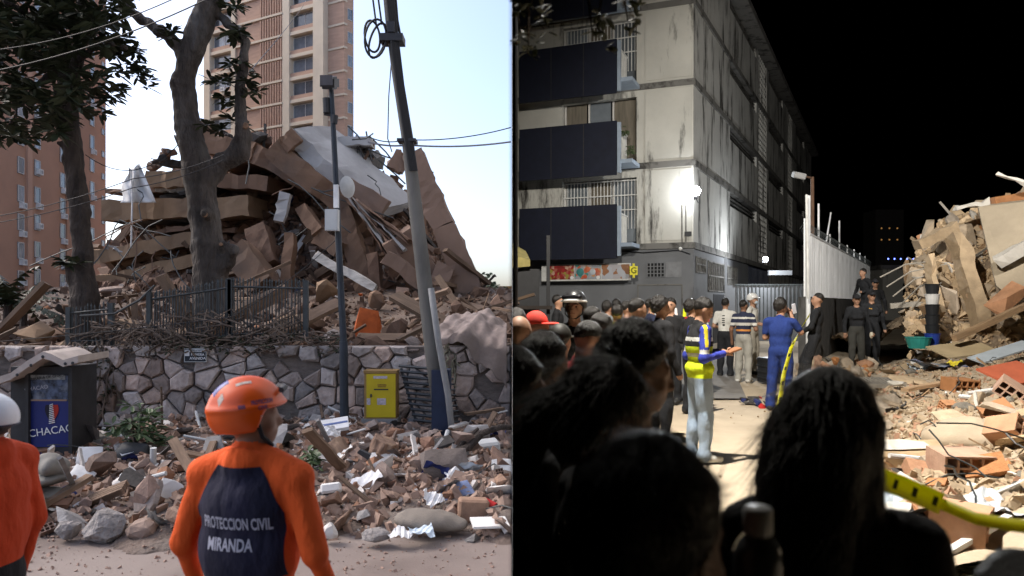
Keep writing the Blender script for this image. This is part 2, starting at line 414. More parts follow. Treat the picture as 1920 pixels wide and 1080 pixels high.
# big bare grey trunk in front of the ruin
d = 14.0; base = P(395, 640, d); base.z = .8
t1 = empty('street_tree', base, 0, 'thick grey forked tree trunk behind the railing, in front of the ruin', 'tree')
ch = [chain(d, [(405, 640, .44, 0), (395, 530, .34, 0), (390, 460, .33, 0), (382, 400, .31, 0), (372, 320, .33, 0), (352, 240, .26, 0), (343, 160, .24, 0), (352, 120, .22, 0), (372, 60, .26, 0), (395, 0, .24, 0), (410, -60, .22, 0)]),
      chain(d, [(350, 120, .17, 0), (335, 85, .13, 0), (300, 58, .11, 0), (255, 30, .10, .2), (215, -10, .09, .4), (190, -60, .08, .6)]),
      chain(d, [(385, 340, .24, 0), (415, 305, .19, 0), (448, 288, .21, 0), (458, 255, .16, 0), (450, 200, .115, 0), (453, 140, .10, 0), (462, 80, .095, 0), (440, 55, .09, 0), (412, 30, .09, .1)]),
      chain(d, [(400, 520, .22, 0), (425, 490, .16, -.1), (437, 470, .12, -.2), (415, 458, .07, -.3)]),
      chain(d, [(395, 405, .14, 0), (384, 400, .09, -.38)]), chain(d, [(440, 290, .15, 0), (457, 232, .13, -.1)])]
for c_ in ch:
    for i, (p, r) in enumerate(c_): c_[i] = (p - base, r)
tr = trunk_blob(ch, 'trunk', m_bark, t1)
mb = MB(); rn = random.Random(5)
m_cut = M('fresh_cut_wood', (.22, .13, .08), var=.3, scale=20, bump=.1)
for px, py, dd, r in ((384, 402, -.43, .055), (460, 236, -.17, .065), (414, 458, -.38, .035)):
    c = P(px, py, d + dd) - base; MB().sphere(c, (r, r * .5, r), 12, 8).build('branch_scar', m_cut, t1, smooth=True)
for _ in range(36):
    px, py = rn.choice([(435, 45), (450, 70), (470, 135), (428, 190), (470, 155), (432, 110), (425, 160), (455, 60), (465, 175), (412, 235), (430, 225), (445, 15), (320, 60), (395, 230)])
    c = P(px + rn.gauss(0, 12), py + rn.gauss(0, 10), d + rn.uniform(-.4, .4)) - base
    leaf_cluster(mb, c, 14, .26, .085, rn)
mb.build('crown', m_leaf, t1)
# slimmer dark tree at the left with a dense crown
d = 12.6; base = P(160, 640, d); base.z = .8
t2 = empty('street_tree', base, 0, 'dark tree with glossy whorled leaves in front of the red tower', 'tree')
ch = [chain(d, [(160, 650, .33, 0), (160, 560, .25, 0), (155, 480, .18, 0), (150, 400, .17, 0), (138, 300, .165, 0), (130, 220, .16, 0), (130, 170, .18, 0)]),
      chain(d, [(130, 180, .15, 0), (112, 120, .12, 0), (95, 50, .10, 0), (80, -40, .08, .2)]), chain(d, [(132, 180, .13, 0), (145, 110, .10, 0), (150, 30, .09, .3), (165, -50, .07, .6)]),
      chain(d, [(120, 140, .07, 0), (80, 110, .05, .5), (30, 90, .04, 1), (-30, 60, .03, 1.2)]), chain(d, [(140, 120, .07, 0), (190, 80, .05, -.4), (235, 90, .03, -.6)]),
      chain(d, [(143, 545, .12, 0), (130, 500, .07, -.1)]), chain(d, [(128, 275, .09, 0), (110, 268, .04, -.1)]),
      chain(d, [(112, 120, .06, 0), (60, 170, .035, -.6), (20, 230, .02, -.8)]), chain(d, [(95, 50, .06, 0), (40, 20, .04, -.6), (-20, -10, .03, -.9)])]
for c_ in ch:
    for i, (p, r) in enumerate(c_): c_[i] = (p - base, r)
trunk_blob(ch, 'trunk', m_bark2, t2)
mb = MB(); rn = random.Random(11)
def in_crown(px, py):
    if py < 60: return px < 232 - (20 if py > 30 else 0)
    if py < 130: return px < 215
    if py < 200: return px < 150 or (px < 215 and rn.random() < .5)
    return px < 62 or (150 < px < 205 and py < 215) or (95 < px < 125 and py < 250)
cnt = 0
while cnt < 350:
    px, py = rn.uniform(-60, 280), rn.uniform(-70, 262)
    if not in_crown(px, py): continue
    if rn.random() < .12 + .75 * (math.sin(px * .045) * math.sin(py * .06 + 1) > .35): continue
    c = P(px, py, d + rn.uniform(-1.6, 1.6)) - base
    leaf_cluster(mb, c, 12, .33, .10, rn); cnt += 1
for px, py in [(243, 92), (250, 118), (262, 138), (238, 70), (272, 150), (255, 100), (232, 130), (225, 165), (205, 180), (190, 215), (118, 225), (100, 232), (215, 100), (265, 128), (112, 215), (20, 250), (35, 255), (10, 238), (130, 495), (118, 488), (138, 500)]:
    for q in range(2): leaf_cluster(mb, P(px + rn.gauss(0, 4), py + rn.gauss(0, 4), d + rn.uniform(-.3, .1)) - base, 12, .24, .075, rn)
mb.build('crown', m_leaf, t2)
mb = MB()
for px0, py0, px1, py1 in ((215, 95, 265, 148), (200, 80, 245, 75), (165, 180, 205, 200), (100, 150, 112, 240), (30, 150, 30, 245)):
    mb.tube([P(px0, py0, d) - base, P((px0 + px1) / 2, (py0 + py1) / 2 - 6, d) - base, P(px1, py1, d) - base], [.03, .02, .01], 6)
mb.build('branch', m_bark2, t2)
# far trees behind the fallen column, palm at the far left, plants in the rubble, hanging roots on the wall
def bush(name, label, c, rx, ry, rz_, n, ln, w, mat, cat='bush', seed=1, group=None):
    e = empty(name, c, 0, label, cat, group); rn = random.Random(seed); mb = MB(); st = MB()
    for i in range(n):
        a = rn.uniform(0, 6.283); u = rn.uniform(-.2, 1); q = (rn.random() ** .5)
        p = Vector((rx * math.cos(a) * q * math.sqrt(1 - min(.99, u * u)), ry * math.sin(a) * q, rz_ * (u + .2) * (.8 + .35 * fbm(a * 2, u * 3, seed))))
        leaf_cluster(mb, p, 9, ln, w, rn)
        if i % 9 == 0: st.tube([(0, 0, 0), p * .5 + Vector((0, 0, .05)), p], [ln * .12, ln * .07, ln * .03], 5)
    mb.build('crown', mat, e); st.build('stem', m_bark2, e); return e
m_far = M('hazy_leaf', (.10, .125, .085), var=.3, bump=0)
bush('distant_tree', 'hazy green tree beyond the foot of the fallen column', P(912, 612, 62), 2.6, 2.6, 3.4, 260, .5, .28, m_far, 'tree', 3, 'trees at the end of the street')
bush('distant_tree', 'low hazy tree at the seam end of the daylight street', P(946, 616, 66), 2.6, 2, 2.6, 230, .5, .28, m_far, 'tree', 4, 'trees at the end of the street')
def palm(c, h, n, ln, label, seed):
    e = empty('palm', c, 0, label, 'palm'); rn = random.Random(seed); mb = MB()
    for i in range(n):
        a = rn.uniform(0, 6.283); el = rn.uniform(.1, 1.2); prev = Vector((0, 0, h)); dr = Vector((math.cos(a) * math.cos(el), math.sin(a) * math.cos(el), math.sin(el)))
        for s in range(9):
            nx_ = prev + dr * ln / 9; dr = (dr + Vector((0, 0, -.16))).normalized(); side = dr.cross(Vector((0, 0, 1))).normalized()
            for sg in (-1, 1):
                tip = prev + side * sg * ln * .22 * (1 - s / 11) + dr * ln * .08 - Vector((0, 0, .05 * ln)); mb.raw([prev, nx_, tip], [(0, 1, 2)])
            prev = nx_
    mb.build('crown', m_leaf, e); MB().tube([(0, 0, 0), (.03, 0, h)], [.09, .07], 8).build('trunk', m_bark2, e)
palm(P(12, 665, 14.5), 1.0, 16, 1.15, 'small grey green palm in front of the red tower base', 2)
palm(P(42, 668, 16), .95, 12, .95, 'short palm between the small palm and the dark tree', 8)
bush('uprooted_shrub', 'uprooted leafy green shrub lying on the left part of the street rubble', P(255, 838, 9.3), .42, .32, .42, 30, .18, .05, m_leaf2, 'shrub', 6)
bush('uprooted_shrub', 'small green plant in the rubble right of the orange helmet', P(592, 892, 8.6), .24, .2, .26, 18, .16, .05, m_leaf2, 'shrub', 7)
# dry roots and creepers hanging over the wall
def creeper(px0, px1, pyt, pyb, n, label, seed, mat, spread=.25, dd=11.42, leafy=0):
    rn = random.Random(seed); e = empty('creeper', P((px0 + px1) / 2, pyt, dd), 0, label, 'creeper'); o0 = Vector(e.location); mb = MB(); lf = MB()
    for i in range(n):
        p = P(rn.uniform(px0, px1), pyt + rn.uniform(-12, 14), dd + rn.uniform(-.05, .25)); pts = [p - o0]; q = p.copy()
        m_ = rn.randint(3, 6); ln = rn.uniform(.4, 1) * (pyb - pyt) / FOC * dd
        for s in range(m_):
            q = q + Vector((rn.gauss(0, spread * .25), rn.gauss(-.02, .03), -ln / m_ * rn.uniform(.5, 1.3))); q.y = min(q.y, 11.45) if q.z < .94 else q.y; pts.append(q - o0)
            if leafy and rn.random() < leafy: leaf_cluster(lf, q - o0, 6, .09, .035, rn)
        mb.tube(pts, [.010 + .006 * rn.random()] * len(pts), 5)
    mb.build('stem', mat, e)
    if leafy: lf.build('leaves', m_leaf, e)
m_dry = M('dry_root', (.12, .09, .07), var=.4, bump=.2)
creeper(230, 320, 610, 680, 46, 'tangle of dry roots hanging over the wall under the railing corner', 3, m_dry, .4)
creeper(120, 205, 650, 800, 60, 'dark creeper hanging down the shaded wall beside the kiosk', 4, m_dry, .3, leafy=.55)
creeper(320, 640, 632, 655, 90, 'low weeds along the top of the stone wall', 5, m_dry, .35, leafy=.25)
creeper(828, 850, 655, 740, 16, 'grey grass tuft hanging from the wall beside the leaning pole', 6, M('dry_grass', (.2, .19, .14), bump=0), .15)
creeper(300, 560, 590, 650, 34, 'tangled dry brush caught in the railing in front of the trunk', 15, m_dry, .6, 11.6)
creeper(150, 300, 610, 652, 26, 'dry brush and roots spilling over the wall by the bent railing', 16, m_dry, .6, 11.6)
# ================================================================ DAYLIGHT SIDE: WALL, RAILING, POLES
m_stone = M('wall_stone', (.37, .31, .28), var=.25, scale=5, bump=.7, bscale=16, rnd=.42, rndhue=.5, bdist=.05, col2=(.2, .165, .15), c2=.62)
m_mortar = M('dark_mortar', (.15, .125, .11), var=.35, scale=6, bump=.8, bscale=22, stretch=(1, 1, 2.2), bdist=.03)
WY = 11.5; WX0, WX1 = P(-30, 0, WY).x, -.02; WT = .94
sw = empty('stone_wall', (0, WY, GZ), 0, 'retaining wall of irregular grey brown stones behind the street rubble', 'wall')
MB().box(WX0, WX1, .02, .42, -.05, WT - GZ).build('wall_core', m_mortar, sw)
rn = random.Random(21); H_ = WT - GZ; sites = []
cw = .27
for j in range(6):
    for i in range(int((WX1 - WX0) / cw) + 2):
        sites.append((WX0 + (i + .5 * (j % 2)) * cw + rn.uniform(-.14, .14), (j + .45) * H_ / 5.6 + rn.uniform(-.12, .12)))
def clip(poly, nx_, ny_, c):
    out = []
    for i in range(len(poly)):
        a, b = poly[i], poly[(i + 1) % len(poly)]; da = a[0] * nx_ + a[1] * ny_ - c; db = b[0] * nx_ + b[1] * ny_ - c
        if da <= 0: out.append(a)
        if (da < 0) != (db < 0) and abs(da - db) > 1e-12:
            t = da / (da - db); out.append((a[0] + t * (b[0] - a[0]), a[1] + t * (b[1] - a[1])))
    return out
for (sx, sz) in sites:
    poly = [(WX0, 0), (WX1, 0), (WX1, H_ + .02), (WX0, H_ + .02)]
    for (tx, tz) in sites:
        if (tx, tz) == (sx, sz) or abs(tx - sx) > 1 or abs(tz - sz) > 1: continue
        nx_, ny_ = tx - sx, tz - sz; poly = clip(poly, nx_, ny_, nx_ * (sx + tx) / 2 + ny_ * (sz + tz) / 2)
        if len(poly) < 3: break
    if len(poly) < 3: continue
    cx = sum(p[0] for p in poly) / len(poly); cz = sum(p[1] for p in poly) / len(poly)
    if rn.random() < .07: continue
    s1 = rn.uniform(.89, .96); s2 = s1 * rn.uniform(.68, .86); pr = rn.uniform(.03, .13); n = len(poly)
    rough = [(rn.uniform(-.012, .012), rn.uniform(-.012, .012)) for _ in poly]
    vv = [((x - cx) * s1 + rx, .03, (z - cz) * s1 + rz_) for (x, z), (rx, rz_) in zip(poly, rough)]
    vv += [((x - cx) * s1 * .99 + rx, -pr * .6, (z - cz) * s1 * .99 + rz_) for (x, z), (rx, rz_) in zip(poly, rough)]
    vv += [((x - cx) * s2 + rx, -pr + rn.uniform(-.012, .012), (z - cz) * s2 + rz_) for (x, z), (rx, rz_) in zip(poly, rough)]
    ff = [(i, (i + 1) % n, n + (i + 1) % n, n + i) for i in range(n)] + [(n + i, n + (i + 1) % n, 2 * n + (i + 1) % n, 2 * n + i) for i in range(n)] + [tuple(range(2 * n, 3 * n))]
    MB().raw(vv, ff).build('stone', m_stone, sw, loc=(cx, 0, cz))
rn2 = random.Random(4)
sl_m = MB().box(-.5, .5, -.5, .5, -.5, .5).mesh('slate_strip'); sl_m.materials.append(m_stone)
for i in range(70):
    add('slate_strip', sl_m, None, sw, loc=(rn2.uniform(WX0, WX1), rn2.uniform(-.03, .02), rn2.choice([rn2.uniform(.1, H_), H_ - .05])), rot=(0, rn2.uniform(-.1, .1), 0), scale=(rn2.uniform(.12, .3), .06, .022))
# railing on the wall
m_iron = M('dark_iron', (.05, .055, .055), rough=.55, var=.3, bump=.1)
def railing(px0, px1, pt0, pt1, pb, n, label, d=11.75, lean=0):
    e = empty('railing', P((px0 + px1) / 2, pb, d), 0, label, 'railing', 'iron railings on the stone wall'); o0 = Vector(e.location); rn = random.Random(int(px0))
    for i in range(n):
        t = i / (n - 1); px = px0 + (px1 - px0) * t; a = P(px + rn.uniform(-1, 1), pb, d); b = P(px + lean * (.5 - t) + rn.uniform(-2, 2), pt0 + (pt1 - pt0) * t + rn.uniform(-3, 3), d)
        mb = MB(); mb.tube([a - o0, b - o0], .012, 5); mb.tube([b - o0, b - o0 + Vector((0, 0, .05))], [.02, .002], 5); mb.build('bar', m_iron, e)
    for f in (.12, .9):
        MB().tube([P(px0, pb + (pt0 - pb) * f, d - .016) - o0, P(px1, pb + (pt1 - pb) * f, d - .016) - o0], .016, 4).build('rail', m_iron, e)
    for px, pt in ((px0 - 4, pt0), (px1 + 4, pt1)):
        MB().box(-.035, .035, -.035, .035, 0, (pb - pt + 4) / FOC * d).build('post', m_iron, e, loc=P(px, pb, d) - o0)
railing(284, 428, 552, 528, 645, 27, 'upright dark iron railing in front of the grey tree trunk')
railing(434, 570, 526, 530, 640, 24, 'iron railing section beside the lamp post with litter caught in it')
railing(133, 205, 580, 572, 648, 10, 'bent low iron railing at the foot of the dark tree', lean=8)
MB().tube([P(150, 592, 11.7), P(215, 588, 11.7), P(262, 562, 11.7), P(290, 535, 11.75)], .018, 6).build('bent_rail', m_iron); 
tag(bpy.data.objects['bent_rail'], 'bent iron top rail curving up to the railing corner', 'rail')
# street name sign
m_navy = M('sign_navy', (.018, .022, .03), rough=.5, var=.1, bump=0); m_white = M('sign_white', (.7, .7, .7), rough=.5, var=.05, bump=0)
d = 11.36; e = empty('street_sign', P(366, 682, d), 0, 'small dark street name sign reading PRIMERA AVENIDA on the stone wall', 'sign'); o0 = Vector(e.location)
def rect(mb, px0, px1, py0, py1, d, th, o0):
    a = P(px0, py1, d) - o0; b = P(px1, py0, d) - o0; mb.box(a.x, b.x, a.y, a.y + th, a.z, b.z)
mb = MB(); rect(mb, 345, 387, 653, 679, d, .02, o0); mb.build('frame', M('sign_rim', (.4, .41, .4), bump=0), e)
mb = MB(); rect(mb, 346.5, 385.5, 655, 677.5, d - .004, .01, o0); mb.build('plate', m_navy, e)
mb = MB(); rect(mb, 346.5, 355, 656, 667.5, d - .008, .008, o0); mb.build('crest', m_white, e)
mb = MB(); rect(mb, 355, 385, 655.5, 660, d - .008, .008, o0); mb.build('header', m_white, e)
for tx, px, py, sz, mt in (('PRIMERA', 370.5, 665, .052, m_white), ('AVENIDA', 370.5, 672, .058, m_white), ('LOS PALOS GRANDES', 370, 657.8, .024, m_navy)):
    add('lettering', text_mesh(tx, sz, .001, bold=.0008), mt, e, loc=P(px, py, d - .012) - o0, rot=(R(90), 0, 0))
# lamp post with boxes
m_post = M('navy_post', (.022, .03, .042), rough=.5, var=.3, bump=.05); m_lb = M('pale_box', (.5, .51, .5), rough=.5, var=.08, bump=.02); m_dk = M('dark_housing', (.03, .03, .033), rough=.5, bump=.05)
d = 10.9; e = empty('lamp_post', P(645, 826, d), 0, 'dark navy street lamp post with grey boxes in front of the ruin', 'lamp post'); o0 = Vector(e.location); o0z = o0
MB().tube([P(646, 826, d) - o0, P(644, 640, d) - o0], [.068, .062], 12).build('base_pole', m_post, e)
MB().tube([P(644, 640, d) - o0, P(634, 440, d) - o0, P(628, 300, d) - o0, P(621, 165, d) - o0], [.05, .046, .042, .035], 10).build('pole', m_post, e)
mb = MB(); c = P(618, 155, d) - o0; b = bmesh.new(); bmesh.ops.create_cube(b, size=1); bmesh.ops.scale(b, vec=(.21, .34, .18), verts=b.verts); bmesh.ops.bevel(b, geom=b.edges[:], offset=.03, segments=2, affect='EDGES')
add('lamp_head', from_bm(b, 'lamp_head'), m_dk, e, loc=c, rot=(R(18), R(4), 0))
MB().box(-.09, .09, -.003, .003, -.07, .07).build('lamp_glass', M('lamp_lens', (.1, .1, .11), rough=.2, bump=0), e, loc=c + Vector((0, -.19, -.02)), rot=(R(12), 0, 0))
mb = MB(); mb.tube([P(613, 212, d) - o0, P(612, 184, d) - o0], .055, 10); mb.tube([P(620, 216, d) - o0, P(608, 214, d) - o0], .02, 6); mb.build('camera_drum', m_dk, e)
mb = MB(); rect(mb, 625, 634, 346, 389, d - .1, .06, o0); mb.build('antenna_panel', M('white_plastic', (.74, .74, .73), bump=0), e)
mb = MB(); rect(mb, 609, 633, 392, 432, d - .18, .12, o0); mb.build('junction_box', m_lb, e)
mb = MB(); rect(mb, 611, 631, 394, 430, d - .186, .004, o0); mb.build('box_door', m_lb, e)
dm = MB(); rings = 5; seg = 18
for i in range(rings + 1):
    r = .16 * i / rings
    for j in range(seg): dm.v.append((r * math.cos(6.283 * j / seg), r * r * 2.2, r * math.sin(6.283 * j / seg)))
for i in range(rings):
    for j in range(seg): dm.f.append([i * seg + j, i * seg + (j + 1) % seg, (i + 1) * seg + (j + 1) % seg, (i + 1) * seg + j]); dm.mi.append(0)
o = dm.build('dish', M('grey_plastic', (.45, .46, .46), bump=0), e, smooth=True, loc=P(657, 350, d - .1) - o0, rot=(0, R(10), R(60)))
mb = MB(); mb.tube([P(632, 352, d) - o0, P(655, 350, d - .1) - o0], .012, 6); mb.tube([P(626, 232, d) - o0, P(628, 216, d) - o0], .05, 8); mb.build('bracket', m_dk, e)
# leaning utility pole, its cables and coils
m_conc = M('pole_concrete', (.12, .115, .105), var=.3, scale=3, bump=.4, stretch=(1, 1, .3)); m_cab = M('black_cable', (.015, .015, .017), rough=.6, bump=0)
d = 10.4; e = empty('utility_pole', P(835, 845, d), 0, 'leaning concrete utility pole with a navy painted foot', 'utility pole'); o0 = Vector(e.location)
pp = [(828, 770, .125), (812, 660, .115), (795, 520, .105), (778, 380, .095), (764, 260, .083), (745, 140, .075), (733, 50, .07), (722, -60, .065)]
MB().tube([P(x, y, d) - o0 for x, y, r in pp], [r for x, y, r in pp], 12).build('pole', m_conc, e, smooth=True)
mb = MB(); rect(mb, 809, 843, 694, 842, d - .16, .3, o0); mb.build('painted_foot', M('navy_paint', (.012, .02, .045), rough=.5, var=.3, bump=.05), e)
MB().tube([P(808, 540, d - .2) - o0, P(822, 640, d - .2) - o0, P(840, 740, d - .2) - o0, P(852, 850, d - .2) - o0], .045, 10).build('conduit', M('grey_pipe', (.2, .2, .2), rough=.5), e, smooth=True)
mb = MB()
for q in range(5): mb.tube([P(x - 6 + 3 * q, y, d - .12 + .01 * q) - o0 for x, y in ((775, 320), (764, 250), (750, 160), (738, 60), (725, -60))], .02, 6)
mb.build('cable_bundle', m_cab, e)
mb = MB(); mb.box(-.16, .16, -.14, .14, -.05, .05); mb.box(-.05, .05, -.16, .16, .06, .2); mb.build('clamp', m_dk, e, loc=P(736, 75, d) - o0)
mb = MB(); mb.box(-.13, .13, -.12, .12, -.02, .02); mb.build('strap', m_dk, e, loc=P(764, 265, d) - o0)
for ci, (cx, cy, rx, ry, tl) in enumerate(((704, 72, 20, 36, .1), (698, 68, 14, 30, -.15), (708, 76, 14, 34, .3))):
    pts = []
    for i in range(25):
        a = 6.283 * i / 24; x = rx * math.cos(a); y = ry * math.sin(a); pts.append(P(cx + x * math.cos(tl) - y * math.sin(tl), cy + x * math.sin(tl) + y * math.cos(tl), d - .1 + .04 * ci) - o0)
    MB().tube(pts, .016, 6).build('cable_coil', m_cab, e)
mb = MB()
for px, py0_, py1_ in ((700, -30, 40), (710, -30, 36), (745, 15, 60)): mb.tube([P(px - 8, -60, d) - o0, P(px, (py0_ + py1_) / 2, d) - o0, P(px + 6, py1_ + 10, d) - o0], .02 if px > 740 else .014, 6)
mb.build('hanging_cable', m_cab, e)
MB().tube([P(735, 100, d) - o0, P(729, 180, d) - o0, P(727, 260, d) - o0, P(735, 285, d) - o0], .008, 5).build('hanging_wire', m_cab, e)
def wire(name, pts, r, label, mat=None, cat='cable', group='overhead cables'):
    q = []
    for i in range(len(pts) - 1):
        a, b = Vector(pts[i][0]), Vector(pts[i + 1][0]); sag = pts[i][1]
        for s in range(12):
            t = s / 12; q.append(a.lerp(b, t) - Vector((0, 0, sag * 4 * t * (1 - t))))
    q.append(Vector(pts[-1][0])); o = MB().tube(q, r, 5).build(name, mat or m_cab); tag(o, label, cat, group)
wire('overhead_cable', [(P(690, 256, 10.4), .05), (P(760, 262, 10.4), .06), (P(958, 239, 10.4), 0)], .008, 'upper thin cable running from the leaning pole to the sky edge')
wire('overhead_cable', [(P(690, 266, 10.4), .03), (P(765, 272, 10.4), .04), (P(958, 266, 10.4), 0)], .013, 'thicker grey cable just below the upper cable right of the pole', M('grey_cable', (.2, .2, .22), bump=0))
wire('overhead_cable', [(P(-20, 420, 10.6), .05), (P(250, 352, 10.6), .05), (P(420, 300, 10.6), 0)], .007, 'lower of two thin cables crossing the left trunk and white sheet')
wire('overhead_cable', [(P(-20, 408, 10.2), .05), (P(250, 335, 10.2), .05), (P(420, 290, 10.2), 0)], .007, 'upper of two thin cables crossing the left trunk and white sheet')
wire('overhead_cable', [(P(-20, 135, 9.5), .1), (P(385, 0, 9.5), .05), (P(440, -30, 9.5), 0)], .009, 'black cable across the leafy crown towards the thick trunk')
wire('overhead_cable', [(P(-20, 95, 9.2), .1), (P(325, -2, 9.2), 0)], .007, 'thin cable across the leafy crown at the top left')
wire('overhead_cable', [(P(0, 640, 10.9) + Vector((0, 0, 0)), .02), (P(430, 595, 11), .1), (P(640, 440, 11), 0)], .006, 'thin wire rising from the railing to the grey box on the lamp post')
wire('overhead_cable', [(P(455, 150, 14), .1), (P(570, 8, 60), 0)], .012, 'thin dark line rising across the brick tower front')
wire('overhead_cable', [(P(160, 290, 13), .4), (P(340, 265, 14), 0)], .008, 'slack wire between the two trees above the white sheet')
# yellow electric cabinet
m_yel = M('cabinet_yellow', (.47, .36, .012), rough=.45, var=.12, scale=2, bump=.04); m_yb = M('cabinet_side', (.26, .16, .055), rough=.6, var=.2, bump=.05)
d = 10.95; e = empty('electrical_cabinet', P(712, 823, d), 0, 'yellow electrical cabinet on a grey concrete plinth by the stone wall', 'cabinet'); o0 = Vector(e.location)
mb = MB(); rect(mb, 677, 745, 786, 826, d - .05, .36, o0); mb.build('plinth', M('plinth_concrete', (.2, .2, .2), var=.15, bump=.3), e)
mb = MB(); rect(mb, 683, 743, 698, 786, d, .26, o0); mb.build('body', m_yb, e)
mb = MB(); rect(mb, 681.5, 744, 695, 699.5, d - .02, .3, o0); mb.build('lid', m_yb, e)
mb = MB(); rect(mb, 687, 741.5, 701, 782.5, d - .012, .016, o0); mb.build('door', m_yel, e)
mb = MB(); rect(mb, 700, 726, 705, 710, d - .016, .004, o0); rect(mb, 707, 723.5, 747, 759, d - .016, .004, o0); rect(mb, 687.6, 694.5, 747, 759, d - .016, .004, o0); mb.build('sticker', M('sticker_grey', (.42, .38, .42), var=.35, scale=40, bump=0), e)
mb = MB(); rect(mb, 701, 728, 729, 731.5, d - .016, .004, o0); mb.build('printed_line', m_navy, e)
mb = MB()
for i in range(7): rect(mb, 708 + 2.4 * i, 709.6 + 2.4 * i, 720.5, 723, d - .016, .004, o0); rect(mb, 708.5 + 2.2 * i, 710 + 2.2 * i, 724, 726, d - .016, .004, o0)
mb.build('faded_print', M('faded_print', (.2, .1, .03), bump=0), e)
mb = MB(); rect(mb, 694, 697, 739, 745, d - .03, .02, o0); mb.build('handle', m_dk, e)
mb = MB(); rect(mb, 765, 790, 786, 826, 11.1, .25, Vector((0, 0, 0))); o = mb.build('concrete_block', M('plinth_concrete', (.2, .2, .2)), None); tag(o, 'grey concrete block standing beside the yellow cabinet plinth', 'block')
# fallen steel louvre frame by the pole
e = empty('louvre_frame', P(800, 840, 10.9), 0, 'dark steel louvre frame leaning on the wall behind the pole', 'louvre frame'); o0 = Vector(e.location); m_lv = M('dark_steel', (.05, .055, .06), rough=.5, var=.3, bump=.05)
for i in range(15):
    t = i / 14; y = 688 + t * 142; xl = 748 + t * 38; xr = 806 + t * 26
    MB().tube([P(xl, y - 2, 11.05) - o0, P(xr, y + 3, 11.0) - o0], .022, 4).build('louvre_slat', m_lv, e)
for i in range(13):
    t = i / 12; y = 712 + t * 120; xl = 838 + t * 12; xr = 850 + t * 18
    MB().tube([P(xl, y, 11.0) - o0, P(xr, y - 2, 11.05) - o0], .016, 4).build('louvre_slat', m_lv, e)
MB().tube([P(752, 690, 11.07) - o0, P(792, 832, 11.07) - o0], .02, 4).build('frame_bar', m_lv, e)
# kiosk with municipal poster
m_kb = M('poster_blue', (.012, .02, .13), rough=.45, var=.12, scale=2, bump=0); m_kd = M('kiosk_dark', (.03, .03, .032), rough=.6, var=.3, bump=.1)
d = 9.4; e = empty('kiosk', P(90, 860, d), 0, 'half buried kiosk with a blue CHACAO poster and a bent pale roof', 'kiosk'); o0 = Vector(e.location); tl = R(0)
mb = MB(); rect(mb, 20, 132, 688, 860, d + .05, .6, o0); mb.build('body', m_kd, e)
mb = MB(); rect(mb, 55, 131, 752, 838, d + .03, .015, o0); mb.build('poster', m_kb, e)
mb = MB(); rect(mb, 52, 127, 704, 752, d + .03, .012, o0); mb.build('poster_top', M('poster_print', (.06, .08, .13), var=.9, scale=14, bump=0, rough=.4, col2=(.22, .24, .28), c2=.58), e)
mb = MB(); rect(mb, 55, 125, 749, 752, d + .024, .006, o0); mb.build('poster_strip', M('strip_tan', (.3, .2, .14), bump=0), e)
mb = MB(); rect(mb, 54, 122, 703, 712, d + .024, .005, o0); mb.build('poster_header', M('header_grey', (.24, .25, .24), var=.4, scale=30, bump=0), e)
for tx, px, py, sz, mt in (('CHACAO', 96, 808, .135, m_white), ('COMISARIA DE CHACAO', 88, 707.5, .05, m_navy), ('CHACAO', 68, 728, .07, M('faded_white', (.4, .42, .48), bump=0))):
    add('lettering', text_mesh(tx, sz, .001), mt, e, loc=P(px, py, d + .018) - o0, rot=(R(90), R(-8), 0))
# emblem: dark and red halves of a heart-shaped shield with a white ribbed band
def shield(sx, mat, nm):
    pts = []
    for i in range(13):
        t = i / 12; w = 12 * math.sin(min(1, .25 + t * .85) * math.pi) ** .8 * (1 if t < .9 else 1); pts.append(P(97 + sx * (2 + w * (1 - t * .35)), 759 + 36 * t, d + .022) - o0)
    cen = [P(97 + sx * 1.5, 759 + 36 * i / 12, d + .022) - o0 for i in range(13)]
    mb = MB(); mb.raw(pts + cen, [(i, i + 1, 14 + i, 13 + i) for i in range(12)]); mb.build(nm, mat, e)
shield(1, M('emblem_red', (.35, .03, .02), bump=0), 'emblem_half'); shield(-1, M('emblem_dark', (.02, .018, .03), bump=0), 'emblem_half')
for i in range(11):
    MB().tube([P(93 - .1 * i, 760 + 3.4 * i, d + .018) - o0, P(99 + .4 * i, 757.5 + 3.4 * i, d + .018) - o0], .006, 5).build('emblem_rib', m_white, e)
mb = MB()
prof = [(-10, 722), (20, 712), (50, 690), (80, 672), (95, 676), (118, 688), (146, 680)]
for (xa, ya_), (xb, yb_) in zip(prof[:-1], prof[1:]):
    a = P(xa, ya_, d - .25) - o0; b = P(xb, yb_, d - .25) - o0; a2 = a + Vector((0, .7, .02)); b2 = b + Vector((0, .7, .02)); h = Vector((0, 0, .085))
    mb.hexa([a, b, b2, a2, a + h, b + h, b2 + h, a2 + h])
mb.build('roof', M('pale_plank', (.42, .36, .32), var=.2, bump=.3), e)
for px, py in ((32, 703), (58, 685), (80, 669), (122, 682), (136, 681)):
    MB().sphere(P(px, py, d - .255) - o0, (.02, .006, .02), 8, 6).build('bolt_hole', m_dk, e)
mb = MB(); rect(mb, 47, 53, 695, 860, d - .02, .06, o0); rect(mb, 128, 135, 690, 860, d - .02, .06, o0); mb.build('frame', m_kd, e)
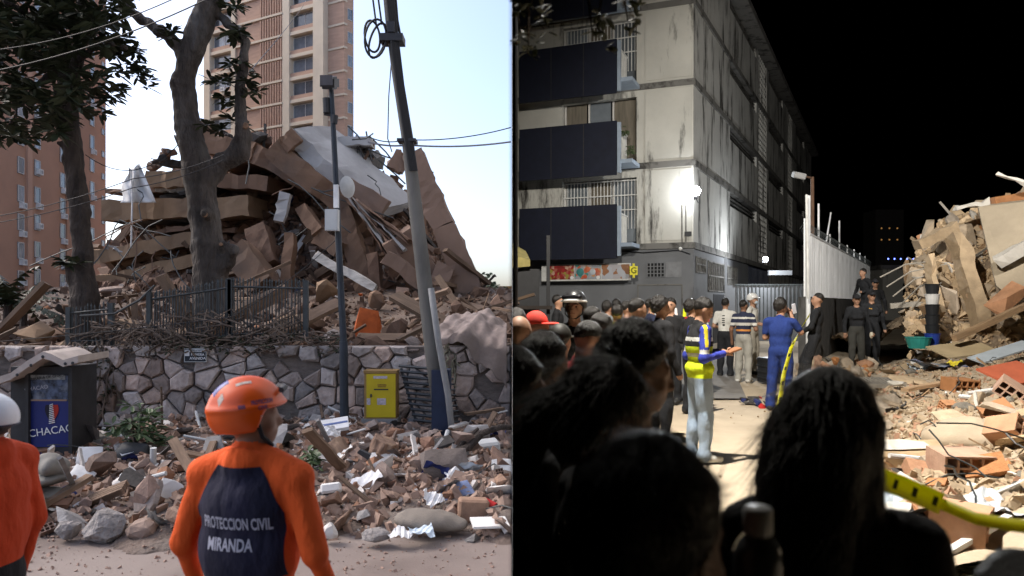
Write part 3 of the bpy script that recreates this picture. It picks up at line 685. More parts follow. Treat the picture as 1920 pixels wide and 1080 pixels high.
# ================================================================ RUBBLE PIECES SHARED BY BOTH SIDES
def hull_mesh(seed, sx, sy, sz, n=14):
    rn = random.Random(seed); bm = bmesh.new()
    for _ in range(n):
        u = Vector((rn.uniform(-1, 1), rn.uniform(-1, 1), rn.uniform(-1, 1)))
        m_ = max(abs(u.x), abs(u.y), abs(u.z)); u = u / m_ * rn.uniform(.8, 1)     # points on a box shell: angular chunks
        bm.verts.new((u.x * sx / 2, u.y * sy / 2, u.z * sz / 2))
    r = bmesh.ops.convex_hull(bm, input=bm.verts)
    bmesh.ops.delete(bm, geom=list({g for g in r['geom_interior'] + r['geom_unused'] if isinstance(g, bmesh.types.BMVert)}), context='VERTS')
    return from_bm(bm, 'chunk')
def hollow_mesh(L_=.3, w=.2, h=.2, nx=2, nz=3, t=.014):
    b = MB()
    for i in range(nx + 1):
        x = -w / 2 + (w - t) * i / nx; b.box(x, x + t, -L_ / 2, L_ / 2, -h / 2, h / 2)
    for j in range(nz + 1):
        z = -h / 2 + (h - t) * j / nz
        for i in range(nx):
            x = -w / 2 + (w - t) * i / nx + t; b.box(x, x + (w - t) / nx - t, -L_ / 2 + .001, L_ / 2 - .001, z, z + t)
    return b.mesh('hollow_brick')
def rough_plank(seed, L_, w, h):
    rn = random.Random(seed); b = MB(); n = 4
    sec = []
    for i in range(n + 1):
        x = -L_ / 2 + L_ * i / n; dz = rn.uniform(-.1, .1) * h; dy = rn.uniform(-.06, .06) * w
        sec.append([(x, -w / 2 + dy, -h / 2 + dz), (x, w / 2 + dy, -h / 2 + dz), (x, w / 2 + dy, h / 2 + dz), (x, -w / 2 + dy, h / 2 + dz)])
    for i in range(n):
        b.hexa([sec[i][0], sec[i + 1][0], sec[i + 1][1], sec[i][1], sec[i][3], sec[i + 1][3], sec[i + 1][2], sec[i][2]])
    return b.mesh('plank')
LIB = {'chunk': [hull_mesh(i, 1, .8, .6, 16) for i in range(10)], 'shard': [hull_mesh(50 + i, 1, .75, .16, 16) for i in range(8)],
       'slab': [hull_mesh(80 + i, 1, .7, .3, 22) for i in range(6)], 'plank': [rough_plank(i, 1, .14, .05) for i in range(5)],
       'brick': [hollow_mesh(1, .66, .5, 3, 2, .05), hollow_mesh(1, .66, .66, 3, 3, .05), hollow_mesh(.7, .66, .4, 4, 2, .05)],
       'stick': [rough_plank(20 + i, 1, .05, .045) for i in range(3)]}
def lib(kind, i, mat):
    """shared mesh data of one piece shape in one material"""
    key = (kind, i, mat.name)
    if key not in LIB:
        m = LIB[kind][i].copy(); m.materials.clear(); m.materials.append(mat); LIB[key] = m
    return LIB[key]
NAMES = {'chunk': 'concrete_chunk', 'shard': 'wall_fragment', 'slab': 'slab_fragment', 'plank': 'plank', 'brick': 'hollow_brick', 'stick': 'stick'}
def pick(rn, weighted):
    t = rn.random() * sum(w for w, *_ in weighted)
    for it in weighted:
        t -= it[0]
        if t <= 0: return it[1:]
    return weighted[-1][1:]
def scatter(parent, n, sampler, hf, palette, seed, smin, smax, tilt=.5, lift=.2):
    """palette: (weight, kind, material, size factor)"""
    rn = random.Random(seed); o0 = Vector(parent.location)
    for _ in range(n):
        x, y = sampler(rn); kind, mat, sf = pick(rn, palette)
        s = sf * (smin + (smax - smin) * rn.random() ** 2.2); z = hf(x, y) + s * lift * rn.uniform(-.4, 1)
        i = rn.randrange(len(LIB[kind]))
        add(NAMES[kind], lib(kind, i, mat), None, parent, loc=Vector((x, y, z)) - o0, rot=(rn.gauss(0, tilt), rn.gauss(0, tilt), rn.uniform(0, 6.283)), scale=(s, s * rn.uniform(.75, 1.25), s * rn.uniform(.75, 1.3)))
def fine(parent, n, sampler, hf, mat, seed, smin, smax, name='fine_rubble', vert=0):
    """thousands of crumbs joined into one part"""
    rs = np.random.RandomState(seed); rn = random.Random(seed); o0 = Vector(parent.location)
    cube = np.array([(-1, -1, -1), (1, -1, -1), (1, 1, -1), (-1, 1, -1), (-.8, -.7, 1), (.7, -.8, 1), (.8, .6, 1), (-.6, .8, 1)], float) * .5
    fc = np.array([(0, 3, 2, 1), (4, 5, 6, 7), (0, 1, 5, 4), (1, 2, 6, 5), (2, 3, 7, 6), (3, 0, 4, 7)])
    Vs, Fs = [], []
    for i in range(n):
        x, y = sampler(rn); s = smin + (smax - smin) * rn.random() ** 3
        q = rs.normal(size=4); q /= np.linalg.norm(q); w, a, b, c = q
        Rm = np.array([[1 - 2 * (b * b + c * c), 2 * (a * b - c * w), 2 * (a * c + b * w)], [2 * (a * b + c * w), 1 - 2 * (a * a + c * c), 2 * (b * c - a * w)], [2 * (a * c - b * w), 2 * (b * c + a * w), 1 - 2 * (a * a + b * b)]])
        v = (cube * (rs.uniform(.6, 1.3, 3) * s * np.array([1.3, .9, .5])) + rs.normal(0, .06 * s, (8, 3))) @ Rm.T + np.array([x - o0.x, y - o0.y, hf(x, y) - o0.z + s * .15])
        Vs.append(v); Fs.append(fc + 8 * i)
    me = bpy.data.meshes.new(name); me.from_pydata(np.concatenate(Vs).tolist(), [], np.concatenate(Fs).tolist()); me.update()
    o = add(name, me, mat, parent); o['kind'] = 'stuff'; return o
# materials of broken things
mr_conc = M('rubble_concrete', (.215, .16, .132), var=.25, scale=5, bump=.5, bscale=18, rnd=.35, rndhue=.5)
mr_grey = M('rubble_grey', (.22, .21, .205), var=.25, scale=6, bump=.5, bscale=20, rnd=.35)
mr_brick = M('rubble_clay', (.22, .125, .085), var=.25, scale=5, bump=.4, bscale=18, rnd=.3, rndhue=.3)
mr_white = M('rubble_plaster', (.56, .53, .5), var=.15, scale=4, bump=.25, rnd=.2)
mr_wood = M('rubble_wood', (.15, .10, .068), var=.35, scale=5, bump=.4, stretch=(.5, 4, 4), rnd=.4)
mr_dark = M('rubble_dark', (.05, .045, .042), var=.4, scale=5, bump=.4, rnd=.4)
mr_brown = M('rubble_brown', (.13, .078, .053), var=.3, scale=4, bump=.5, rnd=.35)
mr_beam = M('beam_brown', (.185, .112, .072), var=.22, scale=1.1, bump=.35, bscale=14, col2=(.10, .07, .053), c2=.58)
mr_beamt = M('beam_tan', (.25, .165, .10), var=.2, scale=1.1, bump=.3, bscale=14, col2=(.16, .108, .072), c2=.58)
mr_slabg = M('slab_grey', (.36, .355, .35), var=.2, scale=.9, bump=.3, bscale=10, col2=(.22, .21, .2), c2=.6)
mr_pink = M('column_pink', (.225, .15, .112), var=.15, scale=.9, bump=.25, bscale=12, col2=(.2, .145, .12), c2=.6)
m_blue = M('blue_cloth', (.02, .03, .12), var=.3, bump=.3); m_orange = M('orange_cloth', (.42, .09, .02), var=.3, bump=.3)
# ================================================================ THE COLLAPSED BUILDING
RD = 23.0
ru = empty('collapsed_building', (-8.5, RD, .9), 0, 'collapsed brown concrete building with pancaked tilted floor slabs', 'building'); ro = Vector(ru.location)
def roughen(bm, rn, amp=.018):
    """chipped, uneven concrete edges"""
    bmesh.ops.subdivide_edges(bm, edges=[e_ for e_ in bm.edges if e_.calc_length() > .45], cuts=2, use_grid_fill=True)
    for v_ in bm.verts:
        sharp = len(v_.link_faces) > 1 and max((f.normal.angle(v_.link_faces[0].normal, 0) for f in v_.link_faces)) > .6
        a_ = amp * (1.6 if sharp and rn.random() < .35 else .5); v_.co += Vector((rn.gauss(0, a_), rn.gauss(0, a_), rn.gauss(0, a_)))
def slab(name, p1, p2, th, L_, mat, rise=0.0, d=RD, skew=0.0, d2=None, n=6, seed=0):
    n = max(n, int(abs(p2[0] - p1[0]) / 16))
    """front top edge p1-p2 in the picture, th thick (px), reaching L_ back; edges broken and uneven"""
    d2 = d2 or d; rn = random.Random(seed + int(p1[0])); secs = []
    a = P(*p1, d) - ro; b = P(*p2, d2) - ro; t_ = Vector((0, 0, -th / FOC * d))
    e_ = (b - a).normalized(); nrm = Vector((e_.z, 0, -e_.x)); nrm = nrm if nrm.z < 0 else -nrm
    t_ = nrm * th / FOC * d; back = Vector((skew, L_, rise))
    mb = MB(); j = [a + Vector((0, 0, 0))]
    for i in range(n + 1):
        f = i / n; p = a.lerp(b, f); w = Vector((rn.uniform(-.05, .05), rn.uniform(-.09, .05), rn.uniform(-.05, .04))); bk = back * rn.uniform(.9, 1.05)
        secs.append((p + t_ + w, p + w, p + bk, p + t_ + bk))
    for i in range(n):
        s, q = secs[i], secs[i + 1]; mb.hexa([s[0], q[0], q[3], s[3], s[1], q[1], q[2], s[2]])
    bm = bmesh.new(); me = mb.mesh(name); bm.from_mesh(me); bmesh.ops.remove_doubles(bm, verts=bm.verts, dist=1e-4)
    dead = [f for f in bm.faces if all(len(e.link_faces) > 2 for e in f.edges)]
    if dead: bmesh.ops.delete(bm, geom=dead, context='FACES')
    roughen(bm, rn); bm.to_mesh(me); bm.free()
    return add(name, me, mat, ru)
def beam(name, p1, p2, w, mat, d1=RD, d2=None, dep=.5, seed=1):
    """a straight member from p1 to p2 (px), w px wide, dep metres deep"""
    d2 = d2 or d1; a = P(*p1, d1) - ro; b = P(*p2, d2) - ro; e_ = (b - a); L_ = e_.length; e_.normalize()
    s = e_.cross(Vector((0, 1, 0))).normalized() * w / FOC * d1 / 2; k = e_.cross(s).normalized() * dep / 2; rn = random.Random(seed + int(p1[0]))
    mb = MB(); prev = None; n = 5
    for i in range(n + 1):
        c = a.lerp(b, i / n) + Vector((rn.uniform(-.03, .03), 0, rn.uniform(-.03, .03))); q = [c - s - k, c + s - k, c + s + k, c - s + k]
        if prev: mb.raw(prev + q, [(0, 1, 5, 4), (1, 2, 6, 5), (2, 3, 7, 6), (3, 0, 4, 7)])
        else: mb.raw(q, [(3, 2, 1, 0)])
        prev = q
    mb.raw(prev, [(0, 1, 2, 3)]); me = mb.mesh(name)
    bm = bmesh.new(); bm.from_mesh(me); bmesh.ops.remove_doubles(bm, verts=bm.verts, dist=1e-4); bmesh.ops.recalc_face_normals(bm, faces=bm.faces); roughen(bm, rn); bm.to_mesh(me); bm.free()
    return add(name, me, mat, ru)
# thin broken layers, rebar and curtains between the slabs
_rn = random.Random(77)
def layers():
    for i in range(26):
        x = _rn.uniform(195, 470); y = _rn.choice([_rn.uniform(300, 318), _rn.uniform(348, 366), _rn.uniform(405, 432), _rn.uniform(458, 476), _rn.uniform(498, 518), _rn.uniform(535, 560)]); w_ = _rn.uniform(40, 130); sl_ = _rn.gauss(-.08 if y > 400 else .02, .12)
        slab('broken_layer', (x, y), (x + w_, y + w_ * sl_), _rn.uniform(4, 9), _rn.uniform(1.5, 4), _rn.choice([mr_beam, mr_brown, mr_slabg, mr_pink, mr_dark]), _rn.uniform(-.1, .4), RD + _rn.uniform(-.3, .9), 0, None, 7, i)
    for i in range(44):
        x, y = _rn.choice([(_rn.uniform(200, 360), _rn.choice([350, 412, 470, 500, 540])), (_rn.uniform(400, 760), _rn.uniform(300, 520))]); p = P(x, y, RD - _rn.uniform(.2, 1.6)) - ro; pts = [p]; dv = Vector((_rn.gauss(0, .25), -.1, -.2))
        for s_ in range(4): p = p + dv; dv = dv + Vector((_rn.gauss(0, .16), _rn.gauss(0, .05), _rn.gauss(-.04, .12))); pts.append(p)
        MB().tube(pts, .018, 4).build('rebar', m_iron if i % 3 else mr_brown, ru)
# the heap inside
SIL = [(150, 640), (175, 560), (200, 500), (240, 430), (290, 350), (360, 300), (430, 280), (520, 290), (600, 315), (680, 325), (745, 335), (790, 385), (840, 480), (905, 605), (955, 640)]
def sil(px):
    for (a, ya_), (b, yb_) in zip(SIL[:-1], SIL[1:]):
        if a <= px <= b: return ya_ + (yb_ - ya_) * (px - a) / (b - a)
    return 645
def core_z(x, y):
    px = 960 + x / y * FOC; top = CAM_Z - (sil(px) - HOR) / FOC * 27.0
    t = min(1, max(0, (y - 22.4) / 4.2)); t = t * t * (3 - 2 * t); base = up_z(x, min(y, 22))
    return base + (max(top, base) - base) * t * .93 + .22 * fbm(x * 1.3, y * 1.7, 3)
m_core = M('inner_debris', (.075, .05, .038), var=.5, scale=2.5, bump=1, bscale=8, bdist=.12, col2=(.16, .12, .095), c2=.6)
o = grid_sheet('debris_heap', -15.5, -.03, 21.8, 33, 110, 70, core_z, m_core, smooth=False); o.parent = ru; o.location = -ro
layers()
# left: pancaked slabs
slab('floor_slab', (272, 320), (352, 322), 30, 6, mr_beamt, .3); slab('floor_slab', (398, 322), (500, 332), 26, 6, mr_beam, .3)
slab('floor_slab', (192, 376), (470, 366), 38, 6.5, mr_beamt, .25); slab('floor_slab', (214, 402), (350, 400), 14, 4, mr_dark, 0, RD + .4)
slab('floor_slab', (170, 470), (362, 432), 26, 6.5, mr_beamt, .75); slab('floor_slab', (182, 519), (368, 474), 23, 6, mr_beamt, .5); slab('floor_slab', (188, 556), (345, 516), 17, 5, mr_beam, .4)
slab('floor_slab', (196, 590), (300, 568), 13, 4, mr_beam, .3, RD - 1.2)
slab('floor_slab', (290, 345), (350, 345), 14, 3, mr_slabg, .1, RD + .3); slab('floor_slab', (300, 296), (350, 300), 12, 3, mr_dark, .1, RD + 1.0)
# top: bent roof beam and the big grey tilted slab
slab('roof_beam', (370, 240), (478, 268), 38, 6, mr_beam, .2); slab('roof_beam', (478, 268), (600, 330), 36, 6, mr_beam, .2)
slab('roof_slab', (548, 238), (712, 392), 30, 2.2, mr_slabg, .55, RD - .8, .75); slab('slab_edge', (520, 262), (694, 402), 40, .6, mr_beam, 0, RD - .95, .1)
slab('slab_edge', (517, 266), (547, 239), 30, .7, mr_beam, 0, RD - 1.0); beam('beam', (652, 352), (722, 392), 36, mr_pink, RD - 1.3, RD - 1.2, .8)
slab('roof_slab', (600, 262), (696, 280), 26, 3, mr_dark, .3, RD + 1.6); beam('beam', (640, 270), (700, 268), 16, mr_slabg, RD + 1.2, RD + 1.2, .8)
# right: the long leaning column and its neighbours
for a, b, w in (((775, 290), (832, 425), 40), ((832, 425), (868, 510), 44), ((868, 510), (902, 606), 50)): beam('column', a, b, w, mr_pink, RD - 1.5, RD - 1.5, .7)
beam('column', (862, 520), (925, 606), 12, mr_brown, RD - 1.2, RD - 1.2, .5)
beam('column_head', (735, 296), (765, 312), 36, mr_pink, RD - 1.4, RD - 1.3, .9)
beam('beam', (742, 440), (812, 545), 62, mr_pink, RD - 2.2, RD - 1.6, .55); beam('beam', (724, 480), (805, 540), 26, mr_pink, RD - 2.5, RD - 2.4, .5)
beam('beam', (836, 500), (805, 560), 34, mr_pink, RD - 1.9, RD - 2.1, .5); beam('column', (757, 545), (732, 650), 22, mr_pink, RD - 2.6, RD - 3.2, .4)
beam('column', (645, 395), (690, 555), 34, mr_beam, RD - 1.0, RD - 1.6, .5); beam('column', (697, 480), (718, 615), 20, mr_brown, RD - 2, RD - 2.6, .35)
beam('white_plank', (590, 478), (706, 540), 16, M('peeled_plank', (.42, .40, .37), var=.4, scale=3, bump=.5, stretch=(.3, 3, 3)), RD - 2.0, RD - 2.6, .12)
for i in range(7): beam('metal_sheet', (640 + 6 * i, 352 + 5 * i), (742 + 5 * i, 500 - 8 * i), 3.2, [mr_brown, mr_slabg, mr_pink][i % 3], RD - 1.5 - .1 * i, RD - 1.9 - .1 * i, .5)
beam('column', (545, 440), (535, 560), 20, mr_beam, RD - 1.5, RD - 1.9, .4); beam('beam', (485, 430), (505, 500), 40, mr_brown, RD - 1.2, RD - 1.6, .6); beam('beam', (450, 470), (500, 540), 50, mr_beam, RD - 2.0, RD - 2.4, .8)
beam('tile_panel', (535, 365), (525, 415), 20, mr_slabg, RD - 1.2, RD - 1.4, .2); beam('beam', (570, 395), (600, 440), 24, mr_beam, RD - 1.0, RD - 1.4, .4)
beam('beam', (600, 445), (640, 470), 30, mr_beam, RD - 1.3, RD - 1.6, .4); beam('beam', (540, 560), (585, 600), 26, mr_pink, RD - 3, RD - 3.3, .4)
def ruin_s(x0_, x1_, ya_, yb_): return lambda rn: ((lambda px, yy: ((px - 960) / FOC * yy, yy))(rn.uniform(x0_, x1_), rn.uniform(ya_, yb_)))
pal_in = [(3, 'chunk', mr_brown, 1), (3, 'slab', mr_beam, 1.2), (2, 'shard', mr_pink, 1.2), (3, 'plank', mr_wood, 2.4), (1.2, 'plank', mr_white, 1.8), (1, 'shard', mr_grey, 1.2), (1.4, 'chunk', mr_brick, .8), (2, 'stick', mr_dark, 2.5), (.35, 'shard', m_blue, .9), (.3, 'plank', m_orange, 1.5)]
scatter(ru, 250, ruin_s(360, 790, 21.6, 25.6), core_z, pal_in, 5, .2, .85, .9, .25)
scatter(ru, 90, ruin_s(200, 420, 22.3, 25.4), core_z, pal_in, 6, .3, .95, .5, .3)
scatter(ru, 46, ruin_s(690, 900, 22.0, 26.2), core_z, pal_in, 8, .3, .9, .8, .3)
fine(ru, 3600, ruin_s(170, 900, 21.9, 27.0), core_z, mr_brown, 9, .06, .5); fine(ru, 1200, ruin_s(200, 880, 21.9, 26.0), core_z, mr_conc, 10, .05, .4, 'pale_crumbs')
def top_line(x, y):
    px = 960 + x / y * FOC; q = [(280, 318), (370, 240), (478, 266), (545, 300)]
    for (a, ya_), (b, yb_) in zip(q[:-1], q[1:]):
        if a <= px <= b: return CAM_Z - (ya_ + (yb_ - ya_) * (px - a) / (b - a) - HOR) / FOC * y
    return 5
scatter(ru, 60, ruin_s(285, 540, 23.3, 25), top_line, [(3, 'chunk', mr_dark, 1), (3, 'chunk', mr_brown, 1), (2, 'stick', mr_dark, 2), (1, 'shard', mr_grey, 1)], 19, .15, .7, .6, .3)
for i, (a, b) in enumerate((((405, 400), (404, 520)), ((462, 270), (461, 345)), ((700, 262), (735, 300)), ((690, 280), (745, 300)), ((710, 300), (760, 345)), ((676, 262), (652, 236)), ((660, 262), (700, 250)), ((795, 345), (812, 322)))):
    MB().tube([P(*a, RD - 1.7) - ro, P((a[0] + b[0]) / 2 + 6, (a[1] + b[1]) / 2 + 4, RD - 1.7) - ro, P(*b, RD - 1.7) - ro], .022, 5).build('rebar', m_iron, ru)
scatter(ru, 26, ruin_s(600, 710, 24.0, 24.6), lambda x, y: P(0, 272 + 0.02 * x, 24).z - abs((960 + x / y * FOC) - 640) * .004, [(2, 'stick', mr_dark, 1.6), (1, 'plank', mr_brown, 1.2), (1, 'chunk', mr_grey, .8)], 12, .3, .8, .9)
# rubble slope between ruin and wall
sl = empty('rubble_slope', (-7, 16, .8), 0, 'slope of brown rubble and planks spilling from the ruin down to the railing', 'rubble')
def slope_s(rn):
    yy = rn.uniform(12.2, 21.5) if rn.random() < .6 else rn.uniform(12.1, 14.5); px = rn.uniform(-20, 955); return ((px - 960) / FOC * yy, yy)
pal_sl = [(5, 'chunk', mr_brown, 1), (4, 'plank', mr_wood, 3), (1.5, 'shard', mr_conc, 1.3), (1, 'chunk', mr_conc, 1), (2, 'slab', mr_beam, 1.4), (1, 'shard', mr_dark, 1.4), (1.2, 'chunk', mr_brick, .8), (.9, 'shard', mr_white, .8), (1.5, 'stick', mr_wood, 3), (.6, 'slab', mr_beamt, 1.6), (.2, 'chunk', m_orange, .6)]
scatter(sl, 298, slope_s, up_z, pal_sl, 14, .16, .6, .5, .5)
fine(sl, 3200, slope_s, up_z, mr_brown, 15, .04, .24); fine(sl, 900, slope_s, up_z, mr_conc, 16, .04, .16, 'pale_crumbs')
for (px, py, w, h, col, nm) in ((690, 620, 34, 50, m_orange, 'orange_board'),):
    o = add('orange_board', hull_mesh(200, .55, .08, .95, 20), m_orange, None, loc=P(px, py - 2, 14.2), rot=(R(-20), R(12), R(10))); tag(o, 'rust orange board standing in the ruin above the stone wall', 'board')
# white sheet caught on the slabs, beige tarpaulin over the wall
def cloth(name, label, cat, fn, nu, nv, mat, th=.006):
    vv = [fn(i / (nu - 1), j / (nv - 1)) for j in range(nv) for i in range(nu)]; m_ = MB().raw(vv, [(j * nu + i, j * nu + i + 1, (j + 1) * nu + i + 1, (j + 1) * nu + i) for j in range(nv - 1) for i in range(nu - 1)])
    o = m_.build(name, mat, smooth=True); md = o.modifiers.new('thickness', 'SOLIDIFY'); md.thickness = th; tag(o, label, cat); return o
m_sheet = M('white_sheet', (.62, .61, .59), var=.06, bump=.1); m_tarp = M('beige_tarp', (.27, .215, .19), var=.3, scale=4, bump=.5, bscale=9, bdist=.05, col2=(.19, .15, .13), c2=.55)
def f_sheet(u, v):
    l = 240 + (224 - 240) * v + (4 * math.sin(v * 9)); r = 262 + (293 - 262) * v; return P(l + (r - l) * u, 312 + 68 * v + 5 * math.sin(u * 5) * (1 - v), RD - .75 - .06 * v + .10 * math.sin(u * 9 + v * 3) + .06 * math.sin(u * 17 - v * 7))
cloth('white_sheet', 'crumpled white sheet hanging like a tent on the upper left slab', 'sheet', f_sheet, 22, 22, m_sheet)
MB().tube([P(246, 318, RD - .95), P(248, 375, RD - .95), P(246, 465, RD - .95)], .025, 6).build('hanging_strap', m_sheet); tag(bpy.data.objects['hanging_strap'], 'thin white strap hanging down from the white sheet', 'strap')
def f_tarp(u, v):
    px = 824 + 126 * u; z0 = .96 + .2 * math.sin(u * 3.1) * (1 - v) + .1; dr = max(0, v - .45) / .55; amt = (.1 + .9 * max(0, u - .35) / .65)
    return Vector(((px - 960) / FOC * (12.4 - 1.1 * v), 13.2 - 1.9 * min(1, v * 1.5) - .05 * math.sin(u * 14 + 3 * v) * dr, z0 + .22 * (1 - v) + .05 * math.sin(u * 11 + v * 5) + .025 * math.sin(u * 21 - v * 13) + .018 * math.sin(u * 37 + v * 17) - .75 * dr * amt))
cloth('tarpaulin', 'dusty beige tarpaulin draped over the wall end beside the pole', 'tarpaulin', f_tarp, 70, 44, m_tarp)
# ================================================================ STREET RUBBLE IN FRONT OF THE WALL
def pile_z(x, y):
    edge = 6.35 + .35 * fbm(x * 1.1, 2.0, 2) + (.25 if x > -1.6 else 0) + (.15 if x < -3.4 else 0)
    t = max(0, (y - edge)); h = .12 * min(1, t * 2) + .028 * t + .10 * fbm(x * 1.4, y * 1.5, 5) * min(1, t)
    if x < -5.1: h *= max(.35, 1 - .5 * (-5.1 - x))
    if t <= 0: h = -.03
    return GZ + max(-.03, h)
rp = empty('rubble_pile', (-3.2, 8.5, GZ), 0, 'long pile of mixed rubble, bricks and planks along the street below the stone wall', 'rubble')
m_pile = M('pile_dirt', (.13, .097, .08), var=.4, scale=4, bump=.8, bscale=22, bdist=.04, col2=(.17, .14, .12), c2=.5)
o = grid_sheet('dirt_heap', -8.4, -.01, 6.0, 11.48, 150, 90, pile_z, m_pile, smooth=False); o.parent = rp; o.location = -Vector(rp.location)
def pile_s(rn):
    y = 6.5 + 4.9 * rn.random() ** .8; px = rn.uniform(-25, 957); x = (px - 960) / FOC * y
    return (min(x, -.06), y)
pal_d = [(3, 'chunk', mr_conc, .9), (3, 'shard', mr_conc, 1.1), (2.6, 'chunk', mr_brick, .8), (1.6, 'brick', mr_brick, .8), (2.0, 'shard', mr_white, .9), (1.4, 'chunk', mr_grey, .9), (2.4, 'plank', mr_wood, 2.2), (1.2, 'plank', mr_white, 1.4), (1.2, 'stick', mr_grey, 2.2), (1.0, 'shard', mr_dark, 1.2), (2, 'slab', mr_conc, 1.1), (.18, 'shard', m_blue, .8), (.1, 'chunk', M('red_plastic', (.4, .02, .02), bump=0), .5), (.3, 'chunk', mr_dark, 1)]
scatter(rp, 296, pile_s, pile_z, pal_d, 31, .10, .42, .55, .5)
fine(rp, 6500, pile_s, pile_z, mr_conc, 32, .02, .13); fine(rp, 700, pile_s, pile_z, mr_white, 34, .02, .12, 'plaster_crumbs'); fine(rp, 900, pile_s, pile_z, mr_brick, 35, .02, .13, 'brick_crumbs')
fine(rp, 900, lambda rn: (rn.uniform(-5.5, -.1), rn.uniform(5.6, 6.9)), lambda x, y: max(GZ, pile_z(x, y)), mr_brick, 33, .006, .03, 'crumbs')
def junk(parent, n, sampler, hf, seed, mats_, pipe_m):
    """bent bars, pipes, scraps of cloth and bigger broken slabs lying in a pile"""
    rn = random.Random(seed); o0 = Vector(parent.location)
    for i in range(n):
        x, y = sampler(rn); z = hf(x, y) + .05; p = Vector((x, y, z)) - o0; dv = Vector((rn.gauss(0, .12), rn.gauss(0, .1), abs(rn.gauss(.04, .05)))); pts = [p]
        for s_ in range(4): p = p + dv; dv = dv + Vector((rn.gauss(0, .05), rn.gauss(0, .05), rn.gauss(-.03, .03))); pts.append(p)
        MB().tube(pts, .007, 5).build('rebar', m_iron, parent)
        x, y = sampler(rn); L_ = rn.uniform(.3, .8)
        if i % 2: add('pipe', MB().tube([(-L_ / 2, 0, 0), (L_ / 2, 0, 0)], rn.uniform(.012, .03), 8).mesh('pipe'), pipe_m, parent, loc=Vector((x, y, hf(x, y) + .08)) - o0, rot=(0, rn.gauss(0, .35), rn.uniform(0, 6.3)))
        x, y = sampler(rn); add('cloth_scrap', crumple(seed + i, rn.uniform(.14, .34), 8, .22), rn.choice(mats_), parent, loc=Vector((x, y, hf(x, y) + .06)) - o0, rot=(rn.gauss(0, .5), rn.gauss(0, .5), rn.uniform(0, 6.3)), smooth=True)
def dd(py): return 2996.0 / (py - 528.0)
def item(name, label, cat, px, py, mesh, mat, rot=(0, 0, 0), scale=None, d=None, group=None, smooth=False, dz=0):
    dist = d or dd(py); o = add(name, mesh, mat, None, loc=P(px, py, dist) + Vector((0, 0, dz)), rot=rot, scale=scale, smooth=smooth); tag(o, label, cat, group); return o
def rock(seed, sx, sy, sz, amp=.035, vox=.02):
    rn = random.Random(seed); pr = [('e', (rn.gauss(0, sx * .12), rn.gauss(0, sy * .1), rn.gauss(0, sz * .1)), (sx * .45 * rn.uniform(.7, 1.05), sy * .45 * rn.uniform(.7, 1), sz * .45 * rn.uniform(.7, 1)), None, 's') for _ in range(4)]
    bm = bmesh.new()
    for _ in range(46):
        u = Vector((rn.gauss(0, 1), rn.gauss(0, 1), rn.gauss(0, 1))).normalized() * rn.uniform(.82, 1.05); bm.verts.new((u.x * sx / 2, u.y * sy / 2, u.z * sz / 2))
    r_ = bmesh.ops.convex_hull(bm, input=bm.verts); bmesh.ops.delete(bm, geom=list({g for g in r_['geom_interior'] + r_['geom_unused'] if isinstance(g, bmesh.types.BMVert)}), context='VERTS')
    bmesh.ops.subdivide_edges(bm, edges=bm.edges[:], cuts=2, use_grid_fill=True)
    for v_ in bm.verts: v_.co *= 1 + rn.gauss(0, amp * .6)
    return from_bm(bm, 'rock')
m_rock = M('grey_rock', (.24, .22, .21), var=.35, scale=9, bump=1, bscale=24, bdist=.03)
item('boulder', 'large rough pale grey boulder at the front of the street rubble', 'boulder', 197, 990, rock(1, .40, .36, .34), m_rock)
item('boulder', 'smaller grey rock left of the large pale boulder', 'boulder', 128, 993, rock(2, .23, .22, .18), m_rock)
item('boulder', 'brown rounded rock right of the large pale boulder', 'boulder', 268, 993, rock(3, .28, .25, .20, .02), mr_conc)
item('boulder', 'flat grey rock in front of the sack at the pile edge', 'boulder', 705, 1003, rock(4, .27, .2, .12, .02), m_rock)
item('boulder', 'pale yellowish lump of plaster beside the right elbow of the orange rescuer', 'plaster lump', 618, 998, rock(5, .15, .15, .17, .015), mr_white)
m_cush = M('grey_cushion', (.20, .19, .17), var=.12, scale=5, bump=.2, bscale=60)
def cushion(seed, sx, sy, sz): return blob([('e', (0, 0, 0), (sx * .52, sy * .52, sz * .42), None, 's'), ('c', (-sx * .4, 0, 0), (sx * .4, 0, 0), sz * .4, sz * .4, 's')], .02, .05, noise=lambda G: .008 * wrinkle(G, seed, 30), name='cushion')[0]
for i, (px, py, w, h, ry) in enumerate(((82, 960, .34, .17, 0), (85, 925, .36, .13, .1), (88, 898, .34, .13, -.15), (98, 872, .16, .24, .3))):
    item('cushion', ['bottom grey cushion of the stack by the left rescuer', 'second grey cushion up in the stack by the left rescuer', 'third grey cushion up in the stack by the left rescuer', 'upright grey cushion on top of the cushion stack'][i], 'cushion', px, py, cushion(i, w, .4, h), m_cush, (0, ry, .1 * i), group='grey cushions in the rubble', d=7.2)
m_bl = M('broken_plaster', (.66, .65, .63), var=.1, scale=6, bump=.25)
for i, (px, py, sx, sz, rot, lb) in enumerate(((311, 948, .24, .42, (R(-25), R(20), .2), 'tall torn white plasterboard standing by the left elbow of the orange rescuer'), (168, 862, .28, .26, (R(-40), 0, .3), 'white plaster fragment high on the left of the pile'), (150, 903, .3, .24, (R(-30), R(20), -.3), 'white plaster fragment below the higher white fragment on the left'),
        (243, 898, .16, .20, (R(-50), R(40), .4), 'bright white triangular board below the uprooted shrub'), (722, 868, .34, .3, (R(-45), R(-15), .5), 'white board lying behind the wooden stumps'), (940, 890, .26, .28, (R(-30), 0, .1), 'white board with a grey top at the seam end of the pile'))):
    item('plaster_board', lb, 'board', px, py, hull_mesh(300 + i, sx, .03, sz, 26), m_bl, rot, dz=.05, group='white boards in the street rubble')
slt = MB(); 
